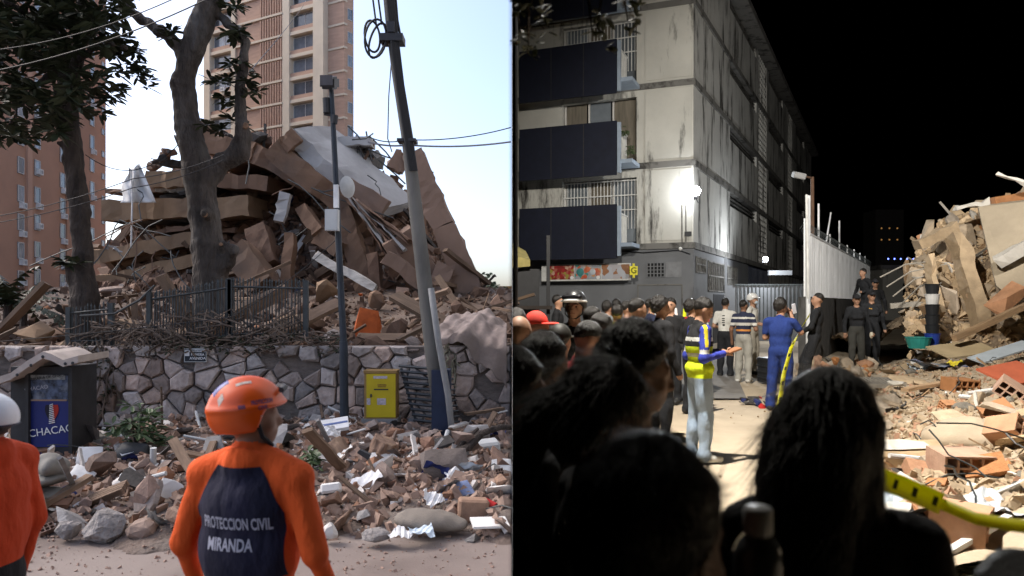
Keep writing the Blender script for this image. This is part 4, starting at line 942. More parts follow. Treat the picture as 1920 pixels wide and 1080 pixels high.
for i in range(4): slt.box(-.29, .29, -.1 + .052 * i, -.058 + .052 * i, -.03, .03)
slt.box(-.27, .27, -.1, .1, -.028, .02); item('slatted_board', 'brown slatted wooden board lying at the front left of the pile', 'board', 180, 945, slt.mesh('slatted_board'), mr_wood, (R(14), R(-22), R(8)), dz=.05)
def log(seed, L_, r):
    rn = random.Random(seed); return blob([('c', (0, 0, -L_ / 2), (0, .02, L_ / 2), r * .85, r, 's'), ('c', (0, 0, L_ * .1), (r * .6, 0, L_ * .35), r * .6, r * .5, 's')], .018, .03, noise=lambda G: .012 * (np.sin(G[:, 0] * 60) + np.sin(G[:, 2] * 21 + G[:, 1] * 40)), cut=lambda G: np.abs(G[..., 2]) - L_ / 2, name='log')[0]
m_log = M('bare_log', (.21, .135, .095), var=.4, scale=6, bump=.8, bscale=14, stretch=(3, 3, .6), col2=(.3, .2, .13), c2=.58)
item('log', 'thick brown tree stump standing tilted below the yellow cabinet', 'log', 708, 862, log(1, .52, .15), m_log, (R(12), R(22), .3))
item('log', 'pale reddish log leaning against the tilted stump', 'log', 645, 858, log(2, .5, .12), m_log, (R(-20), R(-42), 0))
item('log', 'long log lying flat under the white foam slab', 'log', 640, 826, log(3, .62, .09), m_log, (R(5), R(84), .1))
ob = MB().box(-.18, .18, -.1, .1, -.065, .065).mesh('red_box'); item('red_box', 'orange red brick-shaped box on the rubble right of the stump', 'box', 797, 864, ob, M('orange_red', (.42, .09, .03), var=.2, scale=8, bump=.3), (R(-8), R(-14), R(14)), dz=.03)
item('metal_panel', 'dark grey metal panel above the orange red box', 'panel', 815, 845, hull_mesh(61, .5, .3, .05, 20), mr_dark, (R(15), R(-14), .3), dz=.08)
item('concrete_block', 'grey broken concrete block tilted beside the stump', 'block', 765, 838, hull_mesh(62, .36, .24, .2, 22), mr_grey, (R(15), R(-28), .2), dz=.08)
item('concrete_block', 'large brown concrete wedge in the middle of the pile', 'block', 724, 905, hull_mesh(63, .42, .3, .34, 18), mr_conc, (R(25), R(30), .5))
item('concrete_block', 'square brown concrete block near the white tile', 'block', 887, 960, box_mesh(.28, .2, .21, .02), mr_conc, (R(-4), R(4), R(8)), dz=.02)
sk = blob([('e', (0, 0, 0), (.28, .18, .09), None, 's'), ('e', (.2, 0, -.02), (.16, .14, .06), None, 's')], .018, .04, noise=lambda G: .016 * wrinkle(G, 4, 30), name='sack')[0]
item('sack', 'full grey brown sack lying at the front of the pile', 'sack', 800, 980, sk, M('sack_cloth', (.19, .165, .14), var=.15, bump=.3, bscale=80), (0, R(4), R(5)), dz=.02)
def crumple(seed, s, n=12, amp=.22):
    n = n + 8
    rn = random.Random(seed); vv = [((i / (n - 1) - .5) * s, (j / (n - 1) - .5) * s, amp * s * (fbm(i * 1.3 / n, j * 1.3 / n, seed) + .4 * fbm(i * 3.0 / n, j * 3.0 / n, seed + 4))) for j in range(n) for i in range(n)]
    return MB().raw(vv, [(j * n + i, j * n + i + 1, (j + 1) * n + i + 1, (j + 1) * n + i) for j in range(n - 1) for i in range(n - 1)]).mesh('sheet')
m_paper = M('white_paper', (.68, .68, .68), var=.08, bump=.1); m_pbl = M('pale_blue_paper', (.5, .58, .66), var=.12, bump=.1)
item('paper', 'pale blue crumpled paper on the road in front of the sack', 'paper', 790, 1000, crumple(3, .2), m_pbl, (.1, 0, .3), dz=.04); item('paper', 'white crumpled paper left of the pale blue paper on the road', 'paper', 752, 1005, crumple(4, .16), m_paper, (.1, 0, 1), dz=.03)
item('cloth', 'crumpled white cloth on top of the blue magazines', 'cloth', 860, 908, crumple(5, .26, 14, .3), m_paper, (.3, .2, .4), dz=.06); item('cloth', 'crumpled white cloth left of the blue magazines', 'cloth', 812, 948, crumple(6, .18, 14, .4), m_paper, (.5, .2, .9), dz=.06)
item('cloth', 'white crumpled bag beside the foam slab', 'cloth', 622, 812, crumple(7, .26, 14, .3), m_paper, (.4, .2, .4), d=9.4)
mg = MB()
for i in range(6): mg.box(-.17 + .006 * (i % 3), .17 + .008 * (i % 2), -.13, .13 - .01 * (i % 2), .018 * i, .018 * i + .015)
item('magazine_stack', 'stack of blue grey magazines on the right of the pile', 'magazines', 852, 932, mg.mesh('magazine_stack'), M('magazine_blue', (.11, .14, .24), var=.5, scale=9, bump=.1), (R(18), R(-8), R(20)), dz=-.02)
item('tile', 'cream white floor tile lying at the right front edge of the pile', 'tile', 918, 984, box_mesh(.32, .22, .02), m_bl, (R(6), R(2), R(12)), dz=.02)
item('foam_slab', 'white foam slab with a blue stripe on a red block by the lamp post', 'foam slab', 628, 797, box_mesh(.36, .26, .05), m_paper, (R(25), R(-8), R(12)), d=10.0)
o = MB().box(-.17, .17, -.02, .02, .026, .03).build('stripe', M('stripe_blue', (.1, .14, .3), bump=0), bpy.data.objects['foam_slab']); item('red_brick', 'dull red block under the white foam slab', 'block', 640, 812, box_mesh(.2, .16, .12, .01), mr_brick, (.1, -.1, .2), d=10.0)
item('white_box', 'white plastic box near the bent branch at the right of the pile', 'box', 912, 842, box_mesh(.32, .22, .22, .03), m_lb, (R(10), R(-4), R(15)), d=9.4)
item('white_box', 'white plastic tray behind the right shoulder of the orange rescuer', 'tray', 621, 928, box_mesh(.2, .16, .1, .02), m_bl, (R(-25), R(-5), R(10)), dz=.06)
item('red_can', 'small red plastic can at the right of the pile', 'can', 917, 955, MB().tube([(-.07, 0, 0), (.07, 0, 0)], .05, 12).mesh('red_can'), M('red_plastic', (.4, .02, .02)), (0, .3, -.5), dz=.04)
scatter(rp, 34, pile_s, pile_z, [(2, 'slab', mr_conc, 1), (2, 'shard', mr_grey, 1.2), (1, 'shard', mr_white, 1), (1, 'slab', mr_brick, .8)], 36, .35, .62, .45, .3)
junk(rp, 26, pile_s, pile_z, 37, [m_paper, mr_dark, m_cush, m_pbl, m_blue, mr_brown, m_sheet, m_tarp], m_lb)
bg = blob([('e', (0, 0, 0), (.2, .14, .13), None, 's'), ('c', (-.1, 0, .08), (.12, 0, .1), .05, .05, 's')], .016, .04, noise=lambda G: .01 * wrinkle(G, 6, 30), name='black_bag')[0]
o = item('black_bag', 'black sports bag with a white tick mark below the uprooted shrub', 'bag', 248, 862, bg, M('black_nylon', (.025, .027, .03), rough=.5, bump=.2), (R(-10), R(10), .1), dz=.06)
MB().raw([(-.09, -.16, .01), (-.06, -.16, -.02), (.07, -.16, .05), (-.055, -.16, .002)], [(0, 1, 2, 3)]).build('tick_mark', m_paper, o)
item('pipe', 'short white pipe standing upright in the left rubble', 'pipe', 286, 880, MB().tube([(0, 0, -.2), (.01, 0, .2)], .035, 12).mesh('pipe'), m_lb, (.1, .05, 0), dz=.05)
item('pole_stick', 'thin brown stick standing against the wall behind the shrub', 'stick', 305, 780, MB().tube([(0, 0, -.45), (-.02, 0, .4)], [.02, .014], 6).mesh('pole_stick'), mr_wood, (0, 0, 0), d=10.2)
MB().tube([P(848, 850, 8.9), P(880, 838, 8.9), P(905, 812, 9.0), P(940, 800, 9.1), P(958, 802, 9.2)], [.05, .045, .04, .035, .03], 8).build('bent_branch', m_bark2, smooth=True); tag(bpy.data.objects['bent_branch'], 'thick bent dark branch arching at the right of the pile', 'branch')
MB().tube([P(840, 862, 9.0), P(868, 830, 9.0), P(897, 803, 9.0)], [.035, .03, .02], 8).build('bent_branch', m_bark2, smooth=True); tag(bpy.data.objects['bent_branch.001'], 'thin dark branch rising beside the thick bent branch', 'branch')
tk = empty('pickaxe', P(700, 905, 8.1), 0, 'old tool with a brown wooden handle stuck in the rubble', 'tool'); MB().tube([P(690, 860, 7.95) - Vector(tk.location), P(722, 925, 7.75) - Vector(tk.location)], .016, 8).build('handle', mr_wood, tk); MB().hexa([(-.09, -.03, -.02), (.05, -.03, -.03), (.05, .03, -.03), (-.09, .03, -.02), (-.08, -.02, .02), (.05, -.02, .03), (.05, .02, .03), (-.08, .02, .02)]).build('head', m_dk, tk, loc=P(686, 852, 7.95) - Vector(tk.location), rot=(.2, .5, 0))
# ================================================================ PEOPLE
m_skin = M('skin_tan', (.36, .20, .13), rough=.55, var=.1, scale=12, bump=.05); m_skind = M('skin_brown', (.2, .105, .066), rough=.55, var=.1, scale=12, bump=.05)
m_hair = M('black_hair', (.012, .010, .009), rough=.42, var=.3, scale=20, bump=.6, bscale=60, stretch=(3, 3, .6), spec=.4)
m_eye = M('eye_dark', (.03, .02, .015), rough=.2, bump=0); m_shoe = M('dark_shoe', (.03, .03, .03), rough=.6, bump=.1); m_shoew = M('white_shoe', (.55, .55, .53), rough=.6, bump=.1)
m_bk = M('black_cloth', (.014, .014, .016), rough=.9, var=.3, scale=8, bump=.25, bscale=50)
m_mask = M('face_mask', (.4, .5, .58), rough=.8, bump=.05)
def clothm(name, col, **k): return M(name, col, rough=.9, var=k.pop('var', .14), scale=k.pop('scale', 6), bump=.55, bscale=13, bdist=.05, stretch=(1, 1, .45), **k)
HANG = {'R': ((.255, -.03, 1.12), (.27, .07, .86)), 'L': ((-.255, -.03, 1.12), (-.27, .07, .86))}
FRONT = {'R': ((.25, -.02, 1.13), (.10, .24, 1.10)), 'L': ((-.25, -.02, 1.13), (-.10, .24, 1.08))}
def seam_clip(me, mw):
    """people who stand against the dark edge of the yard end at that edge"""
    bm = bmesh.new(); bm.from_mesh(me); inv = mw.inverted(); n = (inv.to_3x3() @ Vector((1, 0, 0))).normalized(); co = inv @ Vector((.004, 0, 0))
    bmesh.ops.bisect_plane(bm, geom=bm.verts[:] + bm.edges[:] + bm.faces[:], plane_co=co, plane_no=n, clear_inner=True); bm.to_mesh(me); bm.free()
def person(label, px, top, d, yaw, top_m, pants_m, hair='short', arms=None, legs=None, head=(0, 0), vox=.022, sleeves='long', skin=None, shoes=None, hs=1.0, girth=1.0,
           gz=0.0, lean=(0, 0), retag=None, hat=None, hat_m=None, fingers=False, face=False, extra=None, collar=None, group=None, hair_m=None, h=None, amp=.009, hz=0.0, strands=0):
    skin = skin or m_skin; shoes = shoes or m_shoe
    zt = CAM_Z - (top - HOR) / FOC * d - gz
    unit_top = 1.55 + (.215 + (.02 if hair != 'bald' else 0) + (.03 if hat else 0) + (.03 if hair in ('curly', 'full') else 0)) * hs
    unit_top += hz; s = h or zt / unit_top
    loc = Vector(((px - 960) / FOC * d, d, gz)); e = empty('person', loc, R(yaw), label, 'person', group)
    arms = arms or HANG; legs = legs or {'R': ((.1, .03, .5), (.11, -.02, .09)), 'L': ((-.1, .03, .5), (-.11, -.02, .09))}
    g = girth; lx, ly = lean
    def T(p):   # lean of the upper body
        k = max(0, (p[2] - .92)) / .63; return (p[0] + lx * k, p[1] + ly * k, p[2])
    HM = Matrix.Translation(Vector(T((0, 0, 1.55 + hz)))) @ Euler((R(head[1]), 0, R(head[0]))).to_matrix().to_4x4() @ Matrix.Scale(hs, 4)
    H3 = HM.to_3x3().normalized()
    def Hd(p): return tuple(HM @ (Vector(p) - Vector((0, 0, 1.55))))
    pr = [('e', (0, 0, .95), (.165 * g, .125 * g, .14), None, 'pants', amp), ('e', T((0, .005, 1.10)), (.155 * g, .118 * g, .18), None, 'top', amp * 1.4), ('e', T((0, -.005, 1.28)), (.172 * g, .122 * g, .19), None, 'top', amp),
          ('c', T((-.145 * g, -.005, 1.415)), T((.145 * g, -.005, 1.415)), .062, .062, 'top', amp), ('c', T((0, -.02, 1.36)), T((0, -.012, 1.47)), .09, .062, 'top'),
          ('c', T((0, -.005, 1.46)), Hd((0, .01, 1.58)), .056, .054, 'skin')]
    he = [('e', (0, -.005, 1.655), (.077, .098, .1)), ('e', (0, .028, 1.615), (.064, .074, .098)), ('e', (0, .065, 1.548), (.034, .032, .028)), ('e', (.079, -.003, 1.622), (.011, .024, .032)), ('e', (-.079, -.003, 1.622), (.011, .024, .032)),
          ('e', (0, .09, 1.655), (.045, .015, .016)), ('e', (.04, .07, 1.60), (.022, .02, .02)), ('e', (-.04, .07, 1.60), (.022, .02, .02))]
    for q in he: pr.append(('e', Hd(q[1]), tuple(r * hs for r in q[2]), np.array(H3), 'skin'))
    pr.append(('c', Hd((0, .098, 1.645)), Hd((0, .118, 1.605)), .010 * hs, .016 * hs, 'skin')); pr.append(('c', Hd((-.02, .095, 1.572)), Hd((.02, .095, 1.572)), .009 * hs, .009 * hs, 'skin'))
    for sd, sg in (('R', 1), ('L', -1)):
        el, wr = arms[sd]; sh = T((.185 * sg * g, -.005, 1.405)); up = 'sleeve'; lo_ = 'sleeve' if sleeves == 'long' else 'skin'
        pr.append(('c', sh, el, .060, .050 if sleeves == 'long' else .043, up, amp * 1.6))
        if sleeves != 'long':
            m_ = tuple(Vector(sh).lerp(Vector(el), .62)); pr[-1] = ('c', sh, m_, .064, .060, 'sleeve', amp); pr.append(('c', m_, el, .046, .042, 'skin'))
        pr.append(('c', el, wr, .048 if sleeves == 'long' else .042, .037 if sleeves == 'long' else .028, lo_, amp * 1.5 if sleeves == 'long' else 0))
        dv = (Vector(wr) - Vector(el)).normalized(); hc = Vector(wr) + dv * .055; pr.append(('c', tuple(Vector(wr)), tuple(hc), .030, .034, 'skin'))
        kn, an = legs[sd]; pr.append(('c', (.085 * sg, 0, .90), kn, .100 * g, .080, 'pants', amp * 1.4)); pr.append(('c', kn, an, .078, .072, 'pants', amp * 2)); pr.append(('c', an, (an[0], an[1], .085), .072, .070, 'pants'))
        pr.append(('c', (an[0], an[1] - .03, .055), (an[0] * 1.08, an[1] + .17, .045), .048, .040, 'shoe'))
    if extra: pr += extra(T, Hd)
    me, cen, tg = blob(pr, vox, .022, name='body')
    if retag is not None: tg = retag(cen, tg)
    mats = {'top': top_m, 'sleeve': top_m, 'pants': pants_m, 'skin': skin, 'shoe': shoes}
    if isinstance(retag, object) and hasattr(retag, 'mats'): mats.update(retag.mats)
    paint(me, tg, mats)
    body = add('body', me, None, e, scale=s)
    if fingers:
        fm = MB()
        for sd, sg in (('R', 1), ('L', -1)):
            el, wr = map(Vector, arms[sd]); dv = (wr - el).normalized(); sdv = dv.cross(Vector((0, 0, 1)) if abs(dv.z) < .8 else Vector((0, 1, 0))).normalized(); nv = sdv.cross(dv)
            for q, (off, ln) in enumerate(((-.027, .062), (-.009, .075), (.009, .07), (.026, .055))):
                a = wr + dv * .075 + sdv * off; b = a + dv * ln * .5 + nv * -.012 * sg; c = b + dv * ln * .35 + nv * -.03 * sg
                fm.tube([a, b, c], [.0095, .009, .007], 6)
            a = wr + dv * .03 + sdv * -.028; b = a + dv * .03 + sdv * -.022; c = b + dv * .03 - sdv * .004; fm.tube([a, b, c], [.011, .010, .008], 6)
        bm = bmesh.new(); bm.from_mesh(me); n0 = len(bm.faces); bm.from_mesh(fm.mesh('f')); bm.faces.ensure_lookup_table()
        for f in bm.faces[n0:]: f.material_index = 3; f.smooth = True
        bm.to_mesh(me); bm.free()
    # hair
    ho = None; hpr = []
    if hair not in ('bald', None):
        gr = {'short': (0, 0), 'buzz': (-.006, -.008), 'full': (.012, .030), 'curly': (.018, .022), 'long': (.012, .012), 'pony': (.008, .008)}[hair]
        hpr = [('e', (0, -.012, 1.668), (.086 + gr[0], .104 + gr[0], .108 + gr[1]), None, 'h')]
        if hair == 'long': hpr += [('c', (-.05, -.06, 1.62), (-.06, -.12, 1.33), .07, .055, 'h'), ('c', (.05, -.06, 1.62), (.06, -.12, 1.33), .07, .05, 'h'), ('c', (0, -.08, 1.6), (0, -.14, 1.22), .08, .05, 'h'), ('c', (.085, .0, 1.66), (.095, -.01, 1.5), .03, .03, 'h'), ('c', (-.085, .0, 1.66), (-.095, -.01, 1.5), .03, .03, 'h')]
        if hair == 'pony': hpr += [('e', (0, -.13, 1.63), (.05, .05, .055), None, 'h'), ('c', (0, -.15, 1.62), (.01, -.17, 1.38), .04, .02, 'h')]
        def cut(G):
            y = G[..., 1]; z = G[..., 2]; x = np.abs(G[..., 0]); line = np.where(y > .02, 1.645 + .75 * (y - .02), 1.645 + (.75 if hair in ('short', 'buzz') else .9) * (y - .02))
            line = np.minimum(line, 1.71)
            if hair in ('long', 'pony'): line = np.where(y < .01, 0, line)
            return line - z
        na = {'curly': .012, 'full': .0035, 'short': .003, 'buzz': .001, 'long': .003, 'pony': .002}[hair]
        hv = max(.008, min(vox * .6, .014))
        hm, _, _ = blob(hpr, hv, .03, noise=lambda G: na * (wrinkle(G, 5, 70) + .7 * wrinkle(G, 9, 150 if hair != 'curly' else 110)) + (.42 * np.clip(.034 + cut(G), 0, .034) if hair in ('short', 'buzz', 'full', 'curly') else 0), cut=cut, name='hair'); hm.materials.append(hair_m or m_hair)
        for v_ in hm.vertices: v_.co.z -= 1.55
        ho = add('hair', hm, None, e); ho.matrix_basis = Matrix.Scale(s, 4) @ HM
        if strands:      # loose strands lying on the hair
            rs = random.Random(int(px)); sm = MB(); nv = len(hm.vertices); lng = .10 if hair in ('long', 'pony') else .035
            for _ in range(strands):
                v_ = hm.vertices[rs.randrange(nv)]; nn = v_.normal; fl = Vector((rs.gauss(0, .25), -.5 + rs.gauss(0, .25), -1 if hair in ('long', 'pony') else -.5 + rs.gauss(0, .5))); fl = (fl - nn * fl.dot(nn))
                if fl.length < .05: continue
                fl.normalize(); sd_ = nn.cross(fl).normalized() * .0011; L2 = lng * rs.uniform(.6, 1.6); p = v_.co.copy(); out_ = rs.uniform(.05, .25)
                q1 = p + fl * L2 * .5 + nn * L2 * .16 * out_ + sd_ * rs.uniform(-3, 3); q2 = p + fl * L2 + nn * L2 * out_ + sd_ * rs.uniform(-8, 8); sm.raw([p - sd_, p + sd_, q1 + sd_, q1 - sd_, q2], [(0, 1, 2, 3), (3, 2, 4)])
            so = sm.build('hair_strands', hair_m or m_hair, e); so.matrix_basis = Matrix.Scale(s, 4) @ HM; so['kind'] = 'stuff'
    def headpart(name, me2, mat):
        for v_ in me2.vertices: v_.co.z -= 1.55
        q = add(name, me2, mat, e); q.matrix_basis = Matrix.Scale(s, 4) @ HM; return q
    if hat:
        for nm, m2, mt in hat(): headpart(nm, m2, mt or hat_m)
    if face:
        for sg in (-1, 1):
            headpart('eye', MB().sphere((.031 * sg, .094, 1.632), (.013, .008, .007), 8, 6).mesh('eye'), m_eye)
            headpart('eyebrow', MB().tube([(.014 * sg, .104, 1.652), (.034 * sg, .102, 1.658), (.052 * sg, .088, 1.652)], .0045, 5).mesh('eyebrow'), m_hair)
        headpart('mouth', MB().tube([(-.024, .099, 1.572), (0, .106, 1.573), (.024, .099, 1.572)], .005, 5).mesh('mouth'), M('lip', (.22, .08, .06), bump=0))
    if collar: 
        pts = [T((.078 * math.cos(a), -.008 + .075 * math.sin(a), 1.475 - .03 * math.sin(a))) for a in [6.283 * i / 16 for i in range(17)]]
        MB().tube(pts, .02, 8).build('collar', collar, e, smooth=True, scale=s)
    e['unit'] = s
    emx = Matrix.Translation(loc) @ Matrix.Rotation(R(yaw), 4, 'Z')
    if loc.x - .42 < 0 and loc.x >= 0:
        for c in e.children:
            if c.type == 'MESH': c.data = c.data.copy() if c.data.users > 1 else c.data; seam_clip(c.data, emx @ c.matrix_basis)
    del e['unit']
    return e, body, s
def dome(r, c=(0, -.006, 1.668), cutz=lambda y: 1.62, vox=.010, extra=()):
    m_, _, _ = blob([('e', c, r, None, 'd')] + list(extra), vox, .02, cut=lambda G: cutz(G[..., 1]) - G[..., 2], name='dome'); return m_
def cap_hat(front=1):
    def f():
        m_ = dome((.090, .108, .112), cutz=lambda y: 1.665 + .1 * y); b = blob([('e', (0, .125, 1.672), (.08, .085, .012), None, 'b')], .008, .01, name='brim')[0]
        return [('cap', m_, None), ('cap_brim', b, None)]
    return f
def helmet_hat(white_band=False, goggles=False, r=(.112, .135, .13)):
    def f():
        m_ = dome(r, cutz=lambda y: 1.625 + .55 * np.clip(y, 0, .1)); out = [('helmet', m_, None)]
        b = blob([('e', (0, .03, 1.685), (r[0] + .012, r[1] + .012, .016), None, 'b')], .009, .01, name='helmet_rim')[0]; out.append(('helmet_rim', b, m_white if white_band else None))
        if goggles:
            g_ = blob([('c', (-.07, .12, 1.715), (.07, .12, 1.715), .026, .026, 'b')], .008, .01, name='goggles')[0]; out.append(('goggles', g_, M('goggle_black', (.01, .01, .012), rough=.15, bump=0, spec=.6)))
        out.append(('chin_strap', MB().tube([(.085, .01, 1.66), (.08, .03, 1.57), (.03, .075, 1.525), (-.03, .075, 1.525), (-.08, .03, 1.57), (-.085, .01, 1.66)], .006, 5).mesh('chin_strap'), m_bk))
        return out
    return f
def project_on(bvh, uv, faces, o, ux, uy, dv, off):
    o, ux, uy, dv = map(Vector, (o, ux, uy, dv)); out = []
    for u, v_ in uv:
        p = o + ux * u + uy * v_; hit = bvh.ray_cast(p, dv)
        out.append((hit[0] - dv * off) if hit[0] is not None else None)
    good = [f for f in faces if all(out[i] is not None for i in f)]
    return [q if q is not None else Vector((0, 0, 0)) for q in out], good
def decal(name, target, parent, o, ux, uy, dv, w, h, mat, off=.002, n=8, scale=1, mtx=None, edge=None):
    bvh = BVHTree.FromPolygons([v_.co for v_ in target.vertices], [p.vertices for p in target.polygons])
    uv = []
    for j in range(n + 1):
        for i in range(n + 1):
            u, v_ = i / n, j / n
            if edge: l, r = edge(v_); uu = l + (r - l) * u
            else: uu = (u - .5) * w
            uv.append((uu, (v_ - .5) * h))
    fs = [(j * (n + 1) + i, j * (n + 1) + i + 1, (j + 1) * (n + 1) + i + 1, (j + 1) * (n + 1) + i) for j in range(n) for i in range(n)]
    vv, ff = project_on(bvh, uv, fs, o, ux, uy, dv, off)
    me_ = MB().raw(vv, ff).mesh(name); bm = bmesh.new(); bm.from_mesh(me_); bmesh.ops.delete(bm, geom=[v_ for v_ in bm.verts if not v_.link_faces], context='VERTS'); bm.to_mesh(me_); bm.free()
    q = add(name, me_, mat, parent, smooth=True)
    if mtx is not None: q.matrix_basis = mtx
    else: q.scale = (scale,) * 3
    return q
def decal_text(body, size, target, parent, o, ux, uy, dv, mat, off=.003, scale=1, mtx=None, bold=0, sx=1, arc=0):
    tm = text_mesh(body, size, 0, bold=bold); bvh = BVHTree.FromPolygons([v_.co for v_ in target.vertices], [p.vertices for p in target.polygons])
    bm = bmesh.new(); bm.from_mesh(tm)
    for _ in range(2):
        lng = [e_ for e_ in bm.edges if e_.calc_length() > size * .25]
        if lng: bmesh.ops.subdivide_edges(bm, edges=lng, cuts=1, use_grid_fill=False)
    bmesh.ops.triangulate(bm, faces=bm.faces); bm.to_mesh(tm); bm.free()
    uv = [(v_.co.x * sx, v_.co.y + arc * v_.co.x ** 2) for v_ in tm.vertices]; vv, ff = project_on(bvh, uv, [tuple(p.vertices) for p in tm.polygons], o, ux, uy, dv, off)
    q = MB().raw(vv, ff).build('lettering', mat, parent)
    if mtx is not None: q.matrix_basis = mtx
    else: q.scale = (scale,) * 3
    return q
# ---------------------------------------------------------------- the two rescuers in orange on the daylight street
m_or = clothm('orange_uniform', (.62, .085, .012), var=.1); m_or2 = clothm('red_orange_uniform', (.42, .045, .010), var=.12); m_nv = clothm('navy_panel', (.012, .012, .028), var=.3)
m_hel = M('orange_helmet', (.66, .085, .006), rough=.32, var=.06, scale=4, bump=.02, spec=.5); m_txt = M('grey_print', (.36, .36, .42), rough=.8, var=.15, bump=0)
def jac(T, Hd): return [('c', T((.09, 0, 1.455)), T((.215, -.005, 1.415)), .078, .07, 'top', .003), ('c', T((-.09, 0, 1.455)), T((-.215, -.005, 1.415)), .078, .07, 'top', .003), ('c', T((0, -.015, 1.47)), T((0, -.010, 1.475)), .108, .094, 'top', .004), ('e', T((0, 0, 1.12)), (.215, .15, .24), None, 'top', .008), ('e', T((0, -.005, 1.30)), (.21, .14, .17), None, 'top', .004)]
def rescuer_helmet():
    r = (.116, .142, .128)
    def cz(y): t = np.clip((y + .005) / .06, 0, 1); return 1.592 + .088 * t * t * (3 - 2 * t)
    ex = [('e', (0, -.008, 1.672), (.062, .150, .1345), None, 'd'), ('e', (0, .0, 1.69), (.119, .150, .012), None, 'd')]
    return [('helmet', dome(r, cutz=cz, vox=.006, extra=ex), m_hel), ('chin_strap', MB().tube([(.088, .015, 1.63), (.082, .03, 1.57), (.03, .075, 1.52), (-.03, .075, 1.52), (-.082, .03, 1.57), (-.088, .015, 1.63)], .009, 6).mesh('chin_strap'), m_bk),
            ('head_lamp_clip', MB().tube([(.06, .12, 1.74), (.02, .145, 1.745), (-.02, .145, 1.745), (-.06, .12, 1.74)], .012, 6).mesh('head_lamp_clip'), m_dk)]
e, body, s = person('rescue worker seen from behind in orange and navy jacket and orange helmet', 470, 700, 3.0, -12, m_or, clothm('navy_trousers', (.012, .012, .02)), hair='short', gz=GZ, head=(-48, 4), vox=.011, skin=m_skind, hat=rescuer_helmet, hat_m=m_hel, extra=jac, girth=1.12, hs=1.04, amp=.006, hz=.012,
                    arms={'R': ((.305, -.03, 1.12), (.345, .08, .88)), 'L': ((-.30, -.02, 1.12), (-.31, .10, .88))})
def edge(v_):   # v_ from bottom (0) to top (1)
    z = .99 + .48 * v_; 
    w = .085 + .12 * min(1, max(0, (1.49 - z) / .2)) ** .9; return (-w, w * .94)
decal('back_panel', body.data, e, (0, -.6, 1.23), (1, 0, 0), (0, 0, 1), (0, 1, 0), 0, .48, m_nv, .004, 26, s, edge=edge)
decal_text('PROTECCION CIVIL', .066, body.data, e, (.014, -.6, 1.25), (1, 0, 0), (0, 0, 1), (0, 1, 0), m_txt, .0075, s, bold=.0016, sx=.50)
decal_text('MIRANDA', .070, body.data, e, (-.01, -.6, 1.165), (1, 0, 0), (0, 0, 1), (0, 1, 0), m_txt, .0075, s, bold=.0016, sx=.62)
hl = [c for c in e.children if c.name.startswith('helmet')][0]; hm_ = hl.data; hx = hl.matrix_basis.copy()
m_dec = M('sticker_blue', (.06, .07, .28), bump=0, rough=.4); m_decr = M('sticker_purple', (.16, .05, .09), var=.5, scale=80, bump=0, rough=.4); m_decg = M('sticker_pale', (.5, .42, .36), var=.3, scale=60, bump=0, rough=.4)
decal('sticker', hm_, e, (.012, -.10, .5), (0, 1, 0), (-1, 0, 0), (0, 0, -1), .06, .025, m_dec, .0015, 6, mtx=hx); decal('sticker', hm_, e, (.055, -.11, .5), (0, 1, 0), (-1, 0, 0), (0, 0, -1), .02, .02, m_decg, .0015, 6, mtx=hx)
decal('sticker', hm_, e, (.05, -.02, .5), (0, 1, 0), (-1, 0, 0), (0, 0, -1), .06, .012, m_decg, .0015, 6, mtx=hx)
decal_text('PROTECCION', .022, hm_, e, (.5, .035, .160), (0, 1, 0), (0, 0, 1), (-1, 0, 0), m_decr, .0015, mtx=hx, bold=.001, sx=.62); decal_text('CIVIL', .022, hm_, e, (.5, .035, .138), (0, 1, 0), (0, 0, 1), (-1, 0, 0), m_decr, .0015, mtx=hx, bold=.001, sx=.8)
decal('sticker', hm_, e, (.5, -.045, .150), (0, 1, 0), (0, 0, 1), (-1, 0, 0), .026, .014, m_decr, .0015, 4, mtx=hx); decal('sticker', hm_, e, (-.02, -.6, .14), (1, 0, 0), (0, 0, 1), (0, 1, 0), .03, .03, m_decg, .0015, 4, mtx=hx)
decal_text('MIRANDA', .016, hm_, e, (.5, .055, .103), (0, 1, 0), (0, 0, 1), (-1, 0, 0), m_decg, .0015, mtx=hx, sx=.9)
def rim_hat():
    return [('helmet', dome((.112, .138, .118), cutz=lambda y: 1.635 + .35 * np.clip(y, 0, .1), vox=.009), M('white_helmet', (.62, .66, .70), rough=.35, bump=0, spec=.5)), ('helmet_rim', blob([('e', (0, .0, 1.64), (.118, .148, .014), None, 'b')], .008, .01, name='rim')[0], M('helmet_navy', (.03, .035, .06), rough=.4, bump=0)),
            ('chin_strap', MB().tube([(.088, -.04, 1.64), (.082, .02, 1.57), (.03, .075, 1.52)], .008, 6).mesh('chin_strap'), m_bk)]
e, body, s = person('rescue worker in red orange jacket and white helmet at the left edge', -30, 722, 3.2, 82, m_or2, clothm('black_trousers', (.012, .012, .014)), gz=GZ, head=(12, 0), vox=.013, skin=m_skind, hat=rim_hat, extra=jac, girth=1.1, amp=.006, hz=-.03)
m_flag = [M('flag_yellow', (.5, .33, .02), bump=0), M('flag_blue', (.03, .05, .25), bump=0), M('flag_red', (.4, .02, .02), bump=0)]
for i in range(3): decal('flag_stripe', body.data, e, (-.9, -.065, 1.265 - .011 * i), (0, -1, 0), (0, 0, 1), (1, 0, 0), .045, .0105, m_flag[i], .003, 3, s)
decal('reflective_patch', body.data, e, (-.9, .03, 1.255), (0, -1, 0), (0, 0, 1), (1, 0, 0), .09, .018, M('reflective', (.45, .47, .5), rough=.4, bump=0), .003, 5, s)
